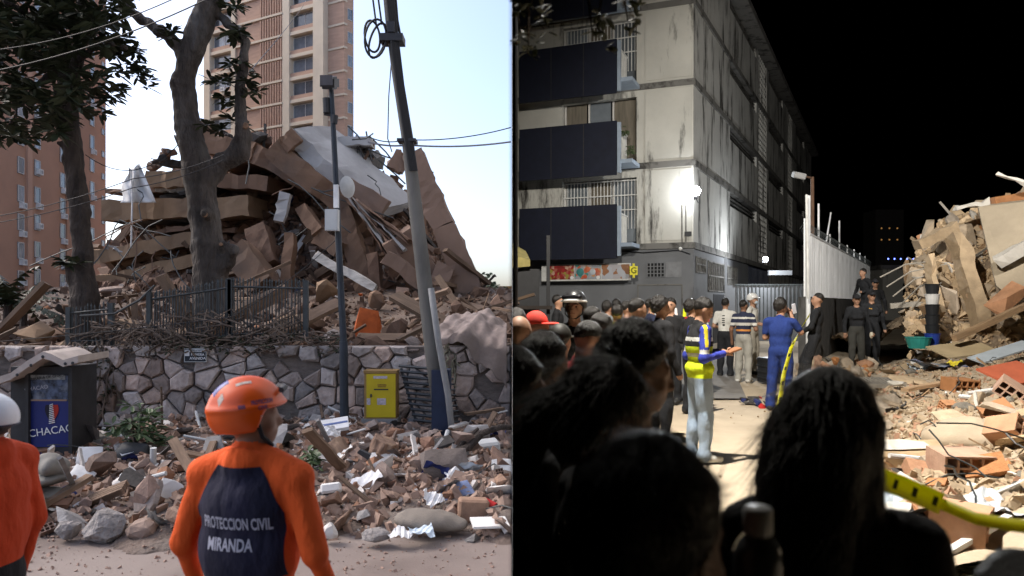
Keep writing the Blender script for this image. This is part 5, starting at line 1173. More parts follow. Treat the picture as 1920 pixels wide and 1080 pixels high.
# ================================================================ NIGHT SIDE: YARD, APARTMENT BLOCK, FENCE
m_yard = M('sandy_concrete', (.40, .33, .245), var=.14, scale=1.4, bump=.3, bscale=50, col2=(.32, .26, .19), c2=.58, bdist=.01)
m_yardd = M('grey_apron', (.16, .15, .14), var=.2, scale=1.2, bump=.3, bscale=40, bdist=.01)
def yard_z(x, y): return .012 * fbm(x * .9, y * .8, 4)
o = grid_sheet('yard_ground', .006, 75, -11.9, 95.5, 150, 200, yard_z, m_yard); tag(o, 'sandy concrete yard floor lit by floodlight', kind='structure')
o = prism_sheet('pavement', [(.01, 12.6, .03), (3.9, 12.4, .03), (7.4, 26, .03), (.01, 29, .03)], m_yardd); tag(o, 'darker concrete apron in front of the apartment block', kind='structure')
# stained walls
def stained(name, col, stain=(.045, .042, .038), amt=.56, sc=(1.1, 1.1, .22)):
    m = M(name, col, var=.10, scale=.7, bump=.2, bscale=12); nt = m.node_tree; N, L = nt.nodes, nt.links; b = N['Principled BSDF']; src = b.inputs['Base Color'].links[0].from_socket
    tc = N.new('ShaderNodeTexCoord'); mp = N.new('ShaderNodeMapping'); mp.inputs['Scale'].default_value = sc; L.new(tc.outputs['Object'], mp.inputs[0])
    n1 = N.new('ShaderNodeTexNoise'); n1.inputs['Scale'].default_value = 1.3; n1.inputs['Detail'].default_value = 8; n1.inputs['Roughness'].default_value = .7; L.new(mp.outputs[0], n1.inputs['Vector'])
    r1 = N.new('ShaderNodeValToRGB'); r1.color_ramp.elements[0].position = amt; r1.color_ramp.elements[1].position = amt + .12; L.new(n1.outputs[0], r1.inputs[0])
    mx = N.new('ShaderNodeMix'); mx.data_type = 'RGBA'; L.new(r1.outputs[0], mx.inputs['Factor']); L.new(src, mx.inputs['A']); mx.inputs['B'].default_value = (*stain, 1); L.new(mx.outputs['Result'], b.inputs['Base Color']); return m
m_wf = stained('stained_white_wall', (.47, .46, .42), amt=.54); m_ws = stained('stained_grey_wall', (.47, .465, .44), amt=.50); m_gf = M('grey_ground_floor', (.155, .16, .17), var=.12, scale=.8, bump=.2)
m_bandd = stained('mouldy_band', (.16, .155, .145), amt=.5, sc=(1, 1, 1)); m_bal = M('navy_balcony', (.0065, .009, .022), rough=.6, var=.2, bump=.1); m_lb2 = M('light_blue_edge', (.30, .36, .44), var=.1, bump=.05)
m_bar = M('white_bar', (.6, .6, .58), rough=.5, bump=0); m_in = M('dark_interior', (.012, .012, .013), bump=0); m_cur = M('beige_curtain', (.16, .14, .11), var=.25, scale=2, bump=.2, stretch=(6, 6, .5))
C = Vector((6.56, 27.0, 0)); fu = Vector((.9247, -.3806, 0)); fn = Vector((-.3806, -.9247, 0)); su = Vector((.4472, .8944, 0)); sn = Vector((.8944, -.4472, 0))
ab = empty('apartment_block', C, 0, 'stained white apartment block with dark blue balconies under a bright floodlight', 'building')
def fbx(name, mat, u0, u1, z0, z1, o0, o1, par=None, side=False, mb=None):
    U, Nn = (su, sn) if side else (fu, fn)
    c = [U * u + Nn * o + Vector((0, 0, z)) for z in (z0, z1) for (u, o) in ((u0, o1), (u1, o1), (u1, o0), (u0, o0))]
    if mb is not None: mb.hexa(c); return mb
    return MB().hexa(c).build(name, mat, par or ab)
FLZ = [3.82, 6.81, 9.74, 12.67, 15.6]; UL = -7.05
for i, z in enumerate(FLZ[:-1]):
    zt = FLZ[i + 1]
    fbx('wall_panel', m_wf, -2.08, 0, z, zt - .01, -.3, 0); fbx('wall_panel', m_wf, UL, -4.98, z, zt - .01, -.3, 0); fbx('wall_panel', m_wf, -4.98, -2.08, z + 2.5, zt - .01, -.3, -.002); fbx('raised_panel', m_wf, -1.75, -.06, z + .12, zt - .28, .001, .03)
    fbx('slab_band', m_bandd, UL, .05, z - .2, z + .02, -.3, .06); fbx('slab_band', m_bandd, 0, 48, z - .22, z + .02, -.3, .07, side=True)
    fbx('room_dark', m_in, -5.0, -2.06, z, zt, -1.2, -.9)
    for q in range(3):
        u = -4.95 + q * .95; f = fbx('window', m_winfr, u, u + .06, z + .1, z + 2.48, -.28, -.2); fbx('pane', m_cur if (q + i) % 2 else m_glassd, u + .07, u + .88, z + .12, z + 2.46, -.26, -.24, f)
    # balcony
    b0 = fbx('balcony', m_bal, -6.25, -2.5, z - .58, z + 1.36, 1.25, 1.33); fbx('balcony_floor', m_lb2, -6.2, -1.95, z - .16, z - .02, .065, 1.24, b0); fbx('balcony_edge', m_lb2, -2.48, -2.36, z - .5, z + 1.3, 1.2, 1.32, b0)
    for q in range(9): fbx('railing_bar', m_bar, -2.44, -2.415, z, z + 1.02, .14 + .12 * q, .165 + .12 * q, b0)
    fbx('hand_rail', m_bar, -2.46, -2.4, z + 1.02, z + 1.07, .07, 1.24, b0)
    if i in (0, 2):
        for q in range(22): fbx('grille_bar', m_bar, -4.95 + .132 * q, -4.925 + .132 * q, z + .6, z + 2.46, -.14, -.115)
        for zz in (1.3, 1.85, 2.4): fbx('grille_rail', m_bar, -4.97, -2.1, z + zz, z + zz + .04, -.113, -.09)
    for q in (-5.0, -3.75): fbx('panel_joint', m_dk, q, q + .03, z - .57, z + 1.35, 1.331, 1.336, b0)
    # side wall with recessed slot windows
    for (t0, t1, kind) in ((0, 7.1, 0), (7.1, 14.8, 1), (14.8, 15.5, 0), (15.5, 18.6, 2), (18.6, 19.4, 0), (19.4, 26.3, 1), (26.3, 29.2, 0), (29.2, 32, 2), (32, 35, 0), (35, 41, 1), (41, 48, 0)):
        if kind == 0: fbx('wall_panel', m_ws, t0, t1, z + .02, zt - .22, -.3, 0, side=True)
        elif kind == 1:
            fbx('wall_panel', m_ws, t0, t1, z + .02, z + 2.15, -.3, -.002, side=True); fbx('slot_window', m_in, t0, t1, z + 2.15, zt - .22, -.32, -.25, side=True)
            for q in range(3): fbx('louvre', m_bandd, t0 + .02, t1 - .02, z + 2.2 + .18 * q, z + 2.26 + .18 * q, -.22, -.1, side=True)
        else:
            fbx('vent_recess', m_in, t0, t1, z + .02, zt - .22, -.3, -.15, side=True); mb = MB()
            for a in range(7):
                fbx('', None, t0 + (t1 - t0) * a / 6.2, t0 + (t1 - t0) * a / 6.2 + .1, z + .02, zt - .22, -.148, -.02, side=True, mb=mb)
            for a in range(9): fbx('', None, t0, t1, z + .05 + .3 * a, z + .13 + .3 * a, -.146, -.03, side=True, mb=mb)
            o = mb.build('vent_blocks', m_ws, ab)
fbx('roof', m_bandd, -7.3, 48, 15.6, 15.9, -12, .4, side=False) if False else None
fbx('roof', m_bandd, UL, .3, 15.42, 15.8, -8, .6); fbx('roof_edge', m_bandd, 0, 48.2, 15.42, 15.75, -.3, .6, side=True); fbx('gable_end', m_ws, 47.9, 48.1, 0, 15.4, -6, -.31, side=True)
# ground floor
fbx('ground_floor_wall', m_gf, UL, 0, 0, 3.6, -.3, .01); fbx('ground_floor_wall', m_gf, .0, 12.0, 0, 3.58, -.3, .01, side=True); fbx('ground_floor_wall', m_ws, 19.5, 48, 0, 3.58, -.3, .01, side=True)
fbx('gate_leaf', M('dark_blue_gate', (.012, .018, .035), rough=.5, bump=.2, wave=(1.2, 'X')), 12.0, 19.5, 0, 3.58, -.3, -.05, side=True)
for q in range(16): fbx('gate_rib', M('dark_blue_gate', (.012, .018, .035)), 12.1 + .46 * q, 12.2 + .46 * q, 0, 3.5, -.05, .02, side=True)
w = fbx('vent_window', m_in, -1.70, -1.02, 2.58, 3.12, .012, .02)
for q in range(6): fbx('lattice_bar', m_gf, -1.70 + .128 * q, -1.66 + .128 * q, 2.58, 3.12, .021, .05, w)
for q in range(5): fbx('lattice_bar', m_gf, -1.70, -1.02, 2.58 + .13 * q, 2.61 + .13 * q, .022, .045, w)
fbx('shutter_panel', M('light_grey_panel', (.2, .205, .215), bump=.05), -1.0, -.42, 2.58, 3.14, .012, .03); fbx('door_trim', m_bandd, -2.05, -2.0, 0, 2.3, .012, .04); fbx('door_trim', m_bandd, -2.05, -.4, 2.28, 2.33, .012, .04); fbx('door_trim', m_bandd, -.42, -.38, 0, 2.3, .012, .04)
for (t0, t1, z0, z1, n) in ((.35, 1.9, 2.75, 3.35, 6), (2.4, 8.6, 2.1, 3.3, 18)):
    w = fbx('barred_window', m_in, t0, t1, z0, z1, .012, .02, side=True)
    for q in range(n + 1): fbx('window_bar', m_bandd, t0 + (t1 - t0) * q / n, t0 + (t1 - t0) * q / n + .05, z0, z1, .021, .06, w, side=True)
    for zz in (z0, (z0 + z1) / 2, z1 - .05): fbx('window_bar', m_bandd, t0, t1, zz, zz + .05, .022, .055, w, side=True)
fbx('service_door', m_dk, 3.4, 6.2, 0, 2.0, .012, .03, side=True)
for q in range(4): fbx('conduit', m_bandd, -.42 + .14 * (q % 2), -.38 + .14 * (q % 2), 3.85, 5.2, .031, .05) if q < 2 else None
fbx('meter_box', m_dk, -.30, -.06, 4.05, 4.22, .031, .09); MB().sphere(C * 0 + fu * -.45 + fn * .1 + Vector((0, 0, 3.6)), .07, 10, 8).build('wall_globe', m_bar, ab, smooth=True)
MB().tube([fu * -3 + fn * .05 + Vector((0, 0, 3.62)), fu * -1.8 + fn * .06 + Vector((0, 0, 3.5)), fu * -.5 + fn * .05 + Vector((0, 0, 3.56)), fu * -.1 + fn * .05 + Vector((0, 0, 3.4))], .02, 6).build('wall_cable', m_cab, ab)
# food sign over the shop
fs = empty('shop_sign', C + fu * -3.8 + fn * .5 + Vector((0, 0, 2.5)), math.atan2(fu.y, fu.x), 'row of three food picture panels over the shop under the balcony', 'sign')
def localbox(name, mat, par, x0, x1, y0, y1, z0, z1): return MB().box(x0, x1, y0, y1, z0, z1).build(name, mat, par)
localbox('frame', m_bar, fs, -1.85, 1.62, -.03, .05, -.03, .60)
def pic(name, cols, sc, bg):
    m = bpy.data.materials.new(name); m.use_nodes = True; N, L = m.node_tree.nodes, m.node_tree.links; b = N['Principled BSDF']; tc = N.new('ShaderNodeTexCoord'); vo = N.new('ShaderNodeTexVoronoi'); vo.inputs['Scale'].default_value = sc; L.new(tc.outputs['Object'], vo.inputs['Vector'])
    sp = N.new('ShaderNodeSeparateColor'); L.new(vo.outputs['Color'], sp.inputs[0]); rp_ = N.new('ShaderNodeValToRGB'); rp_.color_ramp.interpolation = 'CONSTANT'; L.new(sp.outputs[0], rp_.inputs[0]); r = rp_.color_ramp; r.elements[0].color = (*bg, 1); r.elements[1].position = .35; r.elements[1].color = (*cols[0], 1)
    for i, c_ in enumerate(cols[1:]): q = r.elements.new(.35 + .6 * (i + 1) / len(cols)); q.color = (*c_, 1)
    L.new(rp_.outputs[0], b.inputs['Base Color']); b.inputs['Roughness'].default_value = .4; return m
p1 = pic('meat_print', [(.3, .02, .02), (.35, .1, .07), (.5, .3, .22), (.3, .25, .05)], 9, (.22, .02, .015)); p2 = pic('fruit_print', [(.5, .12, .06), (.45, .4, .38), (.05, .25, .22), (.5, .25, .12)], 8, (.3, .32, .35)); p3 = pic('bread_print', [(.3, .14, .07), (.4, .38, .4), (.25, .12, .06)], 5, (.42, .43, .47))
for nm, mt, x0_, x1_ in (('meat_picture', p1, -1.55, -.55), ('fruit_picture', p2, -.52, .50), ('bread_picture', p3, .53, 1.58)): localbox(nm, mt, fs, x0_, x1_, -.045, -.031, .03, .56)
for x_, z_, r_, mt in ((-.30, .30, .15, (.05, .2, .2)), (.0, .40, .10, (.5, .14, .07)), (.18, .30, .12, (.45, .48, .52)), (-.1, .13, .08, (.5, .1, .05)), (.38, .22, .09, (.45, .15, .1))):
    MB().sphere((x_, -.046, z_), (r_, .012, r_), 14, 8).build('printed_fruit', M('print_%d' % int(x_ * 100 + 200), mt, bump=0, rough=.4), fs, smooth=True)
for x_ in (-.62, .40): MB().tube([(x_, -.062, .09), (x_, -.05, .09)], .07, 14).build('round_badge', m_white, fs)
ys = empty('hanging_sign', C + fu * -2.02 + fn * .75 + Vector((0, 0, 2.55)), 0, 'small round yellow sign at the end of the food panels', 'sign')
MB().tube([(-.13, 0, .25), (-.13, -.08, .25)], .001, 4); b = MB().box(-.14, .14, -.05, .05, 0, .52); bm = bmesh.new(); mm = b.mesh('face'); bm.from_mesh(mm); bmesh.ops.bevel(bm, geom=[e_ for e_ in bm.edges if abs((e_.verts[0].co - e_.verts[1].co).y) > .05], offset=.1, segments=4, affect='EDGES'); bm.to_mesh(mm); bm.free(); add('sign_face', mm, M('sign_yellow', (.7, .62, .02), bump=0, rough=.4), ys)
add('lettering', text_mesh('G', .3, .004, bold=.01), M('sign_olive', (.2, .2, .02), bump=0), ys, loc=(0, -.056, .26), rot=(R(90), 0, 0))
# plants on the balcony, awning, kiosk shapes at the dark edge
bush('balcony_plant', 'small potted plant hanging on the middle balcony side rail', C + fu * -2.3 + fn * 1.0 + Vector((0, 0, 7.7)), .18, .18, .3, 14, .12, .05, m_leaf2, 'plant', 9); bush('balcony_plant', 'second potted plant below the other on the middle balcony rail', C + fu * -2.1 + fn * .8 + Vector((0, 0, 7.0)), .2, .18, .3, 14, .12, .05, m_leaf2, 'plant', 10)
aw = empty('stall_awning', P(962, 640, 21), 0, 'pale yellow awning of a dark stall at the dark edge of the yard', 'awning'); o0 = Vector(aw.location); a = P(961, 478, 21) - o0; b_ = P(994, 486, 21) - o0
MB().hexa([a + Vector((0, 0, -.36)), b_ + Vector((0, 0, -.2)), b_ + Vector((-.1, 1, .1)), a + Vector((0, 1, .1)), a, b_ + Vector((0, 0, -.02)), b_ + Vector((-.1, 1, .3)), a + Vector((0, 1, .4))]).build('canopy', M('awning_yellow', (.5, .42, .16), bump=.1), aw)
localbox('stall_body', m_dk, aw, .02, .75, .3, 1.4, 0, 2.05); localbox('post', m_dk, aw, .95, 1.05, .2, .3, 0, 3.0)
localbox('counter', M('dark_wood', (.05, .04, .035), bump=.1), aw, .02, 1.1, -.1, .25, .9, 1.0)
# ---------------------------------------------------------------- floodlights that are on
def spot(name, loc, target, power, size, blend, col, rad, parent=None):
    l = bpy.data.lights.new(name, 'SPOT'); l.energy = power; l.spot_size = R(size); l.spot_blend = blend; l.color = col; l.shadow_soft_size = rad
    o = bpy.data.objects.new(name, l); COL.objects.link(o); o.location = loc; o.rotation_euler = (Vector(target) - Vector(loc)).to_track_quat('-Z', 'Y').to_euler(); return o
m_lit = M('lit_lens', (1, 1, 1), bump=0, emit=40, var=0)
def floodlight(label, loc, facing, size=.3):
    e = empty('floodlight', loc, facing, label, 'floodlight'); m_ = box_mesh(size, .08, size * .8, .015); add('housing', m_, m_dk, e); MB().box(-size * .42, size * .42, -.05, -.042, -size * .32, size * .32).build('lens', m_lit, e); MB().tube([(-size * .5, 0, 0), (-size * .5, .06, -size * .6), (size * .5, .06, -size * .6), (size * .5, 0, 0)], .012, 6).build('bracket', m_dk, e); return e
fl1 = C + fu * .16 + fn * .55 + Vector((0, 0, 5.6)); e = empty('floodlight', fl1, math.atan2(fu.y, fu.x), 'blazing white floodlight globe on the corner of the apartment block', 'floodlight'); MB().sphere((0, 0, 0), .17, 16, 12).build('globe', M('blazing_globe', (.93, .97, 1), bump=0, var=0, emit=58), e, smooth=True); MB().tube([(0, 0, -.17), (0, 0, -.3)], .07, 10).build('socket', m_dk, e)
MB().tube([Vector((0, 0, -.25)), Vector((.02, .5, -.35))], .02, 6).build('arm', m_dk, e)
spot('corner_flood_beam', fl1 + fn * .25, fl1 + Vector((0, -14, -5.5)), 650, 120, .6, (.92, .96, 1), .12)
# second lamp at the alley gate
ag = empty('alley_gate', (10.6, 32.2, 0), 0, 'dark barred alley gate with a white lit wall strip beside the fence', 'gate')
localbox('gate_wall', m_gf, ag, -1.4, 2.6, 0, .25, 0, 2.4)
for q in range(20): localbox('gate_bar', m_iron, ag, -.9 + .16 * q, -.87 + .16 * q, -.06, -.03, .9, 2.4)
localbox('gate_rail', m_iron, ag, -1.0, 2.3, -.065, -.025, 2.4, 2.46); localbox('lit_strip', m_gf, ag, .5, 1.5, .05, .2, 2.85, 3.05); localbox('gate_post', m_gf, ag, -1.5, -1.35, -.1, .1, 0, 3.6)
fl2 = Vector((10.72, 31.6, 3.5)); floodlight('small bright lamp over the alley gate', fl2, 0, .22)
pl = bpy.data.lights.new('gate_lamp', 'POINT'); pl.energy = 190; pl.shadow_soft_size = .08; pl.color = (.9, .95, 1); po = bpy.data.objects.new('gate_lamp', pl); COL.objects.link(po); po.location = fl2 + Vector((0, -.25, 0))
# work light on a mast over the crowd, whose light rakes across the yard from the left
wl = Vector((.45, 6.4, 8.2)); mt_ = empty('work_light', (.03, 6.4, 0), 0, 'tall work light mast at the dark edge above the crowd', 'work light'); MB().tube([(0, 0, 0), (0, 0, 8.4), (.3, 0, 8.4)], .02, 8).build('mast', m_dk, mt_)
add('housing', box_mesh(.3, .3, .12, .02), m_dk, mt_, loc=(.42, 0, 8.5)); MB().box(-.12, .12, -.12, .12, -.012, 0).build('lens', m_lit, mt_, loc=(.42, 0, 8.43), rot=(0, 0, 0))
spot('work_light_beam', wl, (5.5, 11.5, 0), 3500, 150, .5, (1, .94, .84), .16)
wr = Vector((9.6, 8.6, 8.0)); mt2 = empty('work_light', (9.6, 8.6, 0), 0, 'tall work light mast beyond the right edge, aimed at the fence', 'work light'); MB().tube([(0, 0, 0), (0, 0, 7.8)], .035, 8).build('mast', m_dk, mt2); add('housing', box_mesh(.4, .2, .3, .02), m_dk, mt2, loc=(0, -.12, 8.0)); MB().box(-.17, .17, -.01, 0, -.12, .12).build('lens', m_lit, mt2, loc=(0, .0, 8.0))
spot('work_light_beam', wr + Vector((0, .05, 0)), (10.5, 30, 4.5), 2100, 62, .5, (1, .96, .90), .16)
# ---------------------------------------------------------------- corrugated fence
m_cor = M('white_corrugated', (.72, .73, .74), rough=.55, var=.1, scale=1, bump=.05, col2=(.4, .4, .4), c2=.6)
F0, F1 = Vector((7.93, 20, 0)), Vector((17.7, 37, 0)); fe = empty('fence', F0, math.atan2((F1 - F0).y, (F1 - F0).x), 'white corrugated metal fence on a dark concrete base', 'fence'); FL_ = (F1 - F0).length; ns = 14
cs = MB(); n = 40; wv = FL_ / ns
for i in range(n + 1):
    x = wv * i / n - .01; y = .05 * math.sin(i / n * 6.283 * 9)
    cs.v += [(x, y, 0), (x, y, 1.66)]
for i in range(n): cs.f.append([2 * i, 2 * i + 2, 2 * i + 3, 2 * i + 1]); cs.mi.append(0)
csm = cs.mesh('corrugated_sheet'); csm.materials.append(m_cor)
for i in range(ns):
    o = add('corrugated_sheet', csm, None, fe, loc=(wv * i, .004 * (i % 2), 1.8)); md = o.modifiers.new('t', 'SOLIDIFY'); md.thickness = .004
localbox('base_wall', M('dark_base', (.07, .068, .066), var=.3, bump=.3), fe, 0, FL_, -.05, .25, 0, 1.79); localbox('top_rail', m_cor, fe, 0, FL_, -.06, .06, 3.462, 3.5)
for i in range(8): localbox('fence_post', m_cor, fe, FL_ * i / 7.5, FL_ * i / 7.5 + .05, .06, .11, 1.8, 3.9 + (.7 if i in (1, 3) else 0))
cp = [(t * .05, .05 + .16 * math.cos(t * .9), 3.62 + .14 * math.sin(t * .9)) for t in range(0, int(FL_ * 20))]
MB().tube(cp, .008, 4).build('barbed_coil', m_iron, fe)
MB().tube([(4.0, .05, 3.5), (5.2, .05, 4.6)], .025, 6).build('leaning_pole', m_cor, fe); MB().tube([(0, 0, 0), (0, 0, 4.5)], .06, 10).build('end_post', m_cor, fe)
lp = empty('street_lamp', P(1525, 640, 22.5), 0, 'unlit square street lamp on a brown arm above the fence', 'street lamp'); o0 = Vector(lp.location); m_rust = M('rusty_brown', (.12, .07, .045), var=.3, bump=.2)
MB().tube([Vector((0, 0, 0)), P(1523, 332, 22.5) - o0], .05, 10).build('pole', m_rust, lp); MB().tube([P(1523, 334, 22.5) - o0, P(1506, 330, 22.3) - o0], .03, 8).build('arm', m_rust, lp); add('lamp_head', box_mesh(.36, .3, .18, .03), M('lamp_grey', (.3, .3, .3), bump=.05), lp, loc=P(1498, 329, 22.2) - o0, rot=(R(15), R(12), 0))
MB().tube([P(1515, 560, 19.7), P(1512, 365, 19.7)], .035, 8).build('white_post', m_bar); tag(bpy.data.objects['white_post'], 'thin tall white post at the near end of the fence', 'post')
# dim house and its blue lights far behind
fh = empty('distant_house', P(1655, 660, 74), 0, 'dim white house with a row of blue lights far behind the fence', 'building'); localbox('wall', m_wf, fh, 0, 5.5, 0, 5, 0, 8.2); localbox('window', m_in, fh, 2, 3.2, -.03, .01, 5.4, 6.8); localbox('roof', m_bandd, fh, -.4, 5.9, -.4, 5.4, 8.2, 8.6)
mbl = M('blue_lamp', (.12, .18, 1), bump=0, emit=3, var=0)
for i in range(7): MB().sphere((.3 + .62 * i, -.5, 9.2), .07, 8, 6).build('blue_light', mbl, fh)
m_amb = M('amber_lamp', (1, .5, .15), bump=0, emit=.12, var=0); ft = empty('distant_tower', P(1668, 640, 85), 0, 'faint tower with tiny amber windows beyond the house', 'building'); localbox('wall', m_dark, ft, -1.6, 1.6, 0, 3, 0, 15)
for i in range(6): localbox('lit_window', m_amb, ft, -1 + .9 * (i % 3), -.86 + .9 * (i % 3), -.05, .01, 11.5 + 1.3 * (i // 3), 11.64 + 1.3 * (i // 3))
# ================================================================ NIGHT RUBBLE
mn_tan = M('tan_plaster', (.40, .315, .225), var=.2, scale=5, bump=.4, bscale=18, rnd=.28, rndhue=.3); mn_clay = M('pale_clay', (.44, .245, .15), var=.2, scale=5, bump=.3, bscale=18, rnd=.22, rndhue=.25)
mn_white = M('night_plaster', (.58, .55, .5), var=.12, scale=4, bump=.2, rnd=.15); mn_wood = M('pale_timber', (.33, .22, .13), var=.3, scale=5, bump=.4, stretch=(.5, 4, 4), rnd=.35); mn_grey = M('night_grey', (.24, .22, .19), var=.25, scale=5, bump=.5, rnd=.35); mn_dust = M('dust_heap', (.42, .34, .25), var=.15, scale=3, bump=.4, bscale=40, bdist=.01)
def nedge(y): return 2.75 + (y - 5.7) * .50 + .22 * fbm(y * .9, 1.3, 2)
def nr_z(x, y):
    t = x - nedge(y); 
    if t <= 0: return -.04
    return .10 * min(1, t * 2.5) + .13 * t + .10 * fbm(x * 1.5, y * 1.4, 6) * min(1, t)
yr = empty('rubble_field', (7, 10, 0), 0, 'floodlit field of tan rubble and broken hollow bricks covering the right of the yard', 'rubble')
o = grid_sheet('dust_ground', 2.4, 19, 4.2, 19.5, 150, 130, nr_z, mn_dust, smooth=False); o.parent = yr; o.location = -Vector(yr.location)
def yr_s(rn):
    while True:
        y = 4.8 + 13.0 * rn.random() ** 1.25; px = rn.uniform(1560, 1990); x = (px - 960) / FOC * y
        if x > nedge(y) - .25 * rn.random(): return (x, y)
pal_n = [(4, 'shard', mn_tan, 1.1), (3, 'chunk', mn_tan, .8), (2.6, 'brick', mn_clay, .95), (2.2, 'shard', mn_clay, .8), (1.5, 'slab', mn_tan, 1.1), (1.4, 'plank', mn_wood, 2.2), (1, 'shard', mn_white, .8), (1, 'plank', mn_white, 1.8), (1, 'chunk', mn_grey, .9), (1, 'stick', mn_wood, 2.2)]
scatter(yr, 296, yr_s, nr_z, pal_n, 41, .08, .30, .4, .3)
fine(yr, 6500, yr_s, nr_z, mn_tan, 42, .015, .09); fine(yr, 1500, yr_s, nr_z, mn_clay, 43, .02, .09, 'clay_crumbs')
fine(yr, 500, lambda rn: (rn.uniform(.6, 7), rn.uniform(4.5, 17)), lambda x, y: max(0, nr_z(x, y)), mn_tan, 44, .006, .028, 'yard_crumbs')
junk(yr, 22, yr_s, nr_z, 45, [m_paper, mn_white, mr_dark, m_pbl, mn_grey, m_tarp], m_paper)
scatter(yr, 26, yr_s, nr_z, [(2, 'slab', mn_tan, 1), (2, 'shard', mn_tan, 1.2), (1, 'shard', mn_white, 1)], 46, .3, .55, .3, .25)
def gd(py, z=0.0): return FOC * (CAM_Z - z) / (py - HOR)
def nitem(name, label, cat, px, py, mesh, mat, rot=(0, 0, 0), scale=None, d=None, lift=.05, group=None, smooth=False):
    z = .15; dist = d or gd(py, .2)
    if not d:
        for _ in range(6): x = (px - 960) / FOC * dist; z = max(0, nr_z(x, dist)); dist = gd(py, z + lift)
    o = add(name, mesh, mat, None, loc=P(px, py, dist), rot=rot, scale=scale, smooth=smooth); tag(o, label, cat, group); return o
hb = hollow_mesh(.36, .40, .2, 4, 2, .018); hb2 = hollow_mesh(.3, .3, .2, 3, 2, .016)
for px, py, me_, rot, lb in ((1800, 868, hb, (R(4), 0, R(-6)), 'large eight-hole hollow clay brick in the middle of the night rubble'), (1800, 722, hb, (R(4), R(3), R(4)), 'eight-hole clay brick standing above the sand heap'), (1802, 980, hb2, (R(3), 0, R(50)), 'whole pale hollow brick near the caution tape end'), (1900, 735, hb, (R(10), R(35), R(-30)), 'tilted hollow brick with red brown holes at the picture edge'), (1872, 778, hb2, (R(20), R(-25), R(-20)), 'dusty hollow brick lying above the sand heap'), (1893, 812, hb2, (R(-20), R(40), R(15)), 'small two-hole clay brick stuck in the sand heap')):
    nitem('hollow_brick', lb, 'brick', px, py, me_, mn_clay, rot, lift=.12, group='hollow bricks in the night rubble')
sh = blob([('e', (0, 0, 0), (.55, .42, .2), None, 's'), ('e', (.4, .1, 0), (.4, .36, .18), None, 's')], .05, .1, noise=lambda G: .03 * wrinkle(G, 3, 22), name='sand_heap')[0]
nitem('sand_heap', 'smooth pale sand heap among the night rubble', 'sand heap', 1838, 822, sh, mn_dust, lift=.02)
cb = nitem('concrete_slab', 'thick concrete slab with a white top beside the dark haired woman', 'slab', 1690, 858, box_mesh(.78, .5, .22, .03), mn_tan, (R(4), R(-4), R(-14)), lift=.1); add('top_sheet', hull_mesh(401, .6, .42, .02, 24), mn_white, cb, loc=(-.06, .02, .125))
rd_ = MB(); 
for i in range(16): rd_.box(-.55 + .07 * i, -.52 + .07 * i, -.3, .3, .0, .03)
rd_.box(-.57, .57, -.32, -.29, -.03, .04); rd_.box(-.57, .57, .29, .32, -.03, .04); nitem('radiator_panel', 'grey slatted panel lying at the edge of the yard floor', 'panel', 1668, 718, rd_.mesh('radiator_panel'), mn_grey, (R(6), 0, R(-6)), lift=.06)
for i, (px, py, L_, rz_, lb) in enumerate(((1765, 640, 1.5, 12, 'upper of two thick white pipes lying on the rubble'), (1760, 652, 1.3, 8, 'lower of two thick white pipes lying on the rubble'), (1735, 668, .9, 42, 'short white pipe crossing below the two thick pipes'), (1722, 672, .8, 46, 'thin white pipe beside the short white pipe'))):
    nitem('white_pipe', lb, 'pipe', px, py, MB().tube([(-L_ / 2, 0, 0), (L_ / 2, 0, 0)], .055, 10).mesh('white_pipe'), m_paper, (0, R(-9), R(rz_)), lift=.12, group='white pipes in the night rubble')
nitem('board', 'flat beige board lying on the white pipes', 'board', 1805, 655, box_mesh(1.15, .7, .03), M('beige_board', (.46, .36, .22), var=.1, bump=.05), (R(16), R(-6), R(8)), lift=.25)
nitem('board', 'light blue board right of the beige board', 'board', 1880, 660, box_mesh(1.3, .35, .03), M('light_blue_board', (.42, .47, .52), var=.1, bump=.05), (R(14), R(-14), R(12)), lift=.2)
nitem('red_board', 'flat brick red board near the picture edge', 'board', 1902, 700, box_mesh(.75, .6, .03), M('brick_red_board', (.40, .10, .05), var=.15, bump=.05), (R(18), R(-8), R(14)), lift=.2)
nitem('tarp', 'crumpled grey tarp with dark blue patches below the pipes', 'tarp', 1768, 683, crumple(21, 1.0, 20, .12), M('grey_blue_tarp', (.28, .29, .32), var=.1, scale=2, bump=.2, col2=(.03, .05, .2), c2=.53), (R(4), 0, .3), lift=.12)
nitem('plastic_bag', 'clear crumpled plastic bag lying near the caution tape', 'bag', 1862, 940, crumple(22, .42, 18, .2), M('clear_plastic', (.5, .53, .56), rough=.25, bump=.2), (R(10), R(12), .4), lift=.1)
nitem('white_bar', 'white angled profile at the foot of the rubble near the tape', 'profile', 1830, 1005, MB().box(-.3, .3, -.025, .025, -.015, .015).mesh('white_bar'), m_paper, (0, R(-16), R(22)), lift=.06)
nitem('timber', 'long brown timber slanting on the mound foot', 'timber', 1858, 603, rough_plank(77, 2.0, .12, .12), mn_wood, (0, R(-20), R(15)), d=15.5); nitem('plank', 'broken brown plank lying left of the upright brick', 'plank', 1745, 722, rough_plank(78, 1.1, .14, .05), mn_wood, (0, R(-6), R(20)), lift=.08)
nitem('cloth_patch', 'small yellow bag in the rubble by the tarp', 'bag', 1790, 681, crumple(24, .2, 10, .3), M('bag_yellow', (.6, .5, .04), bump=.1), (0, 0, 0), lift=.15)
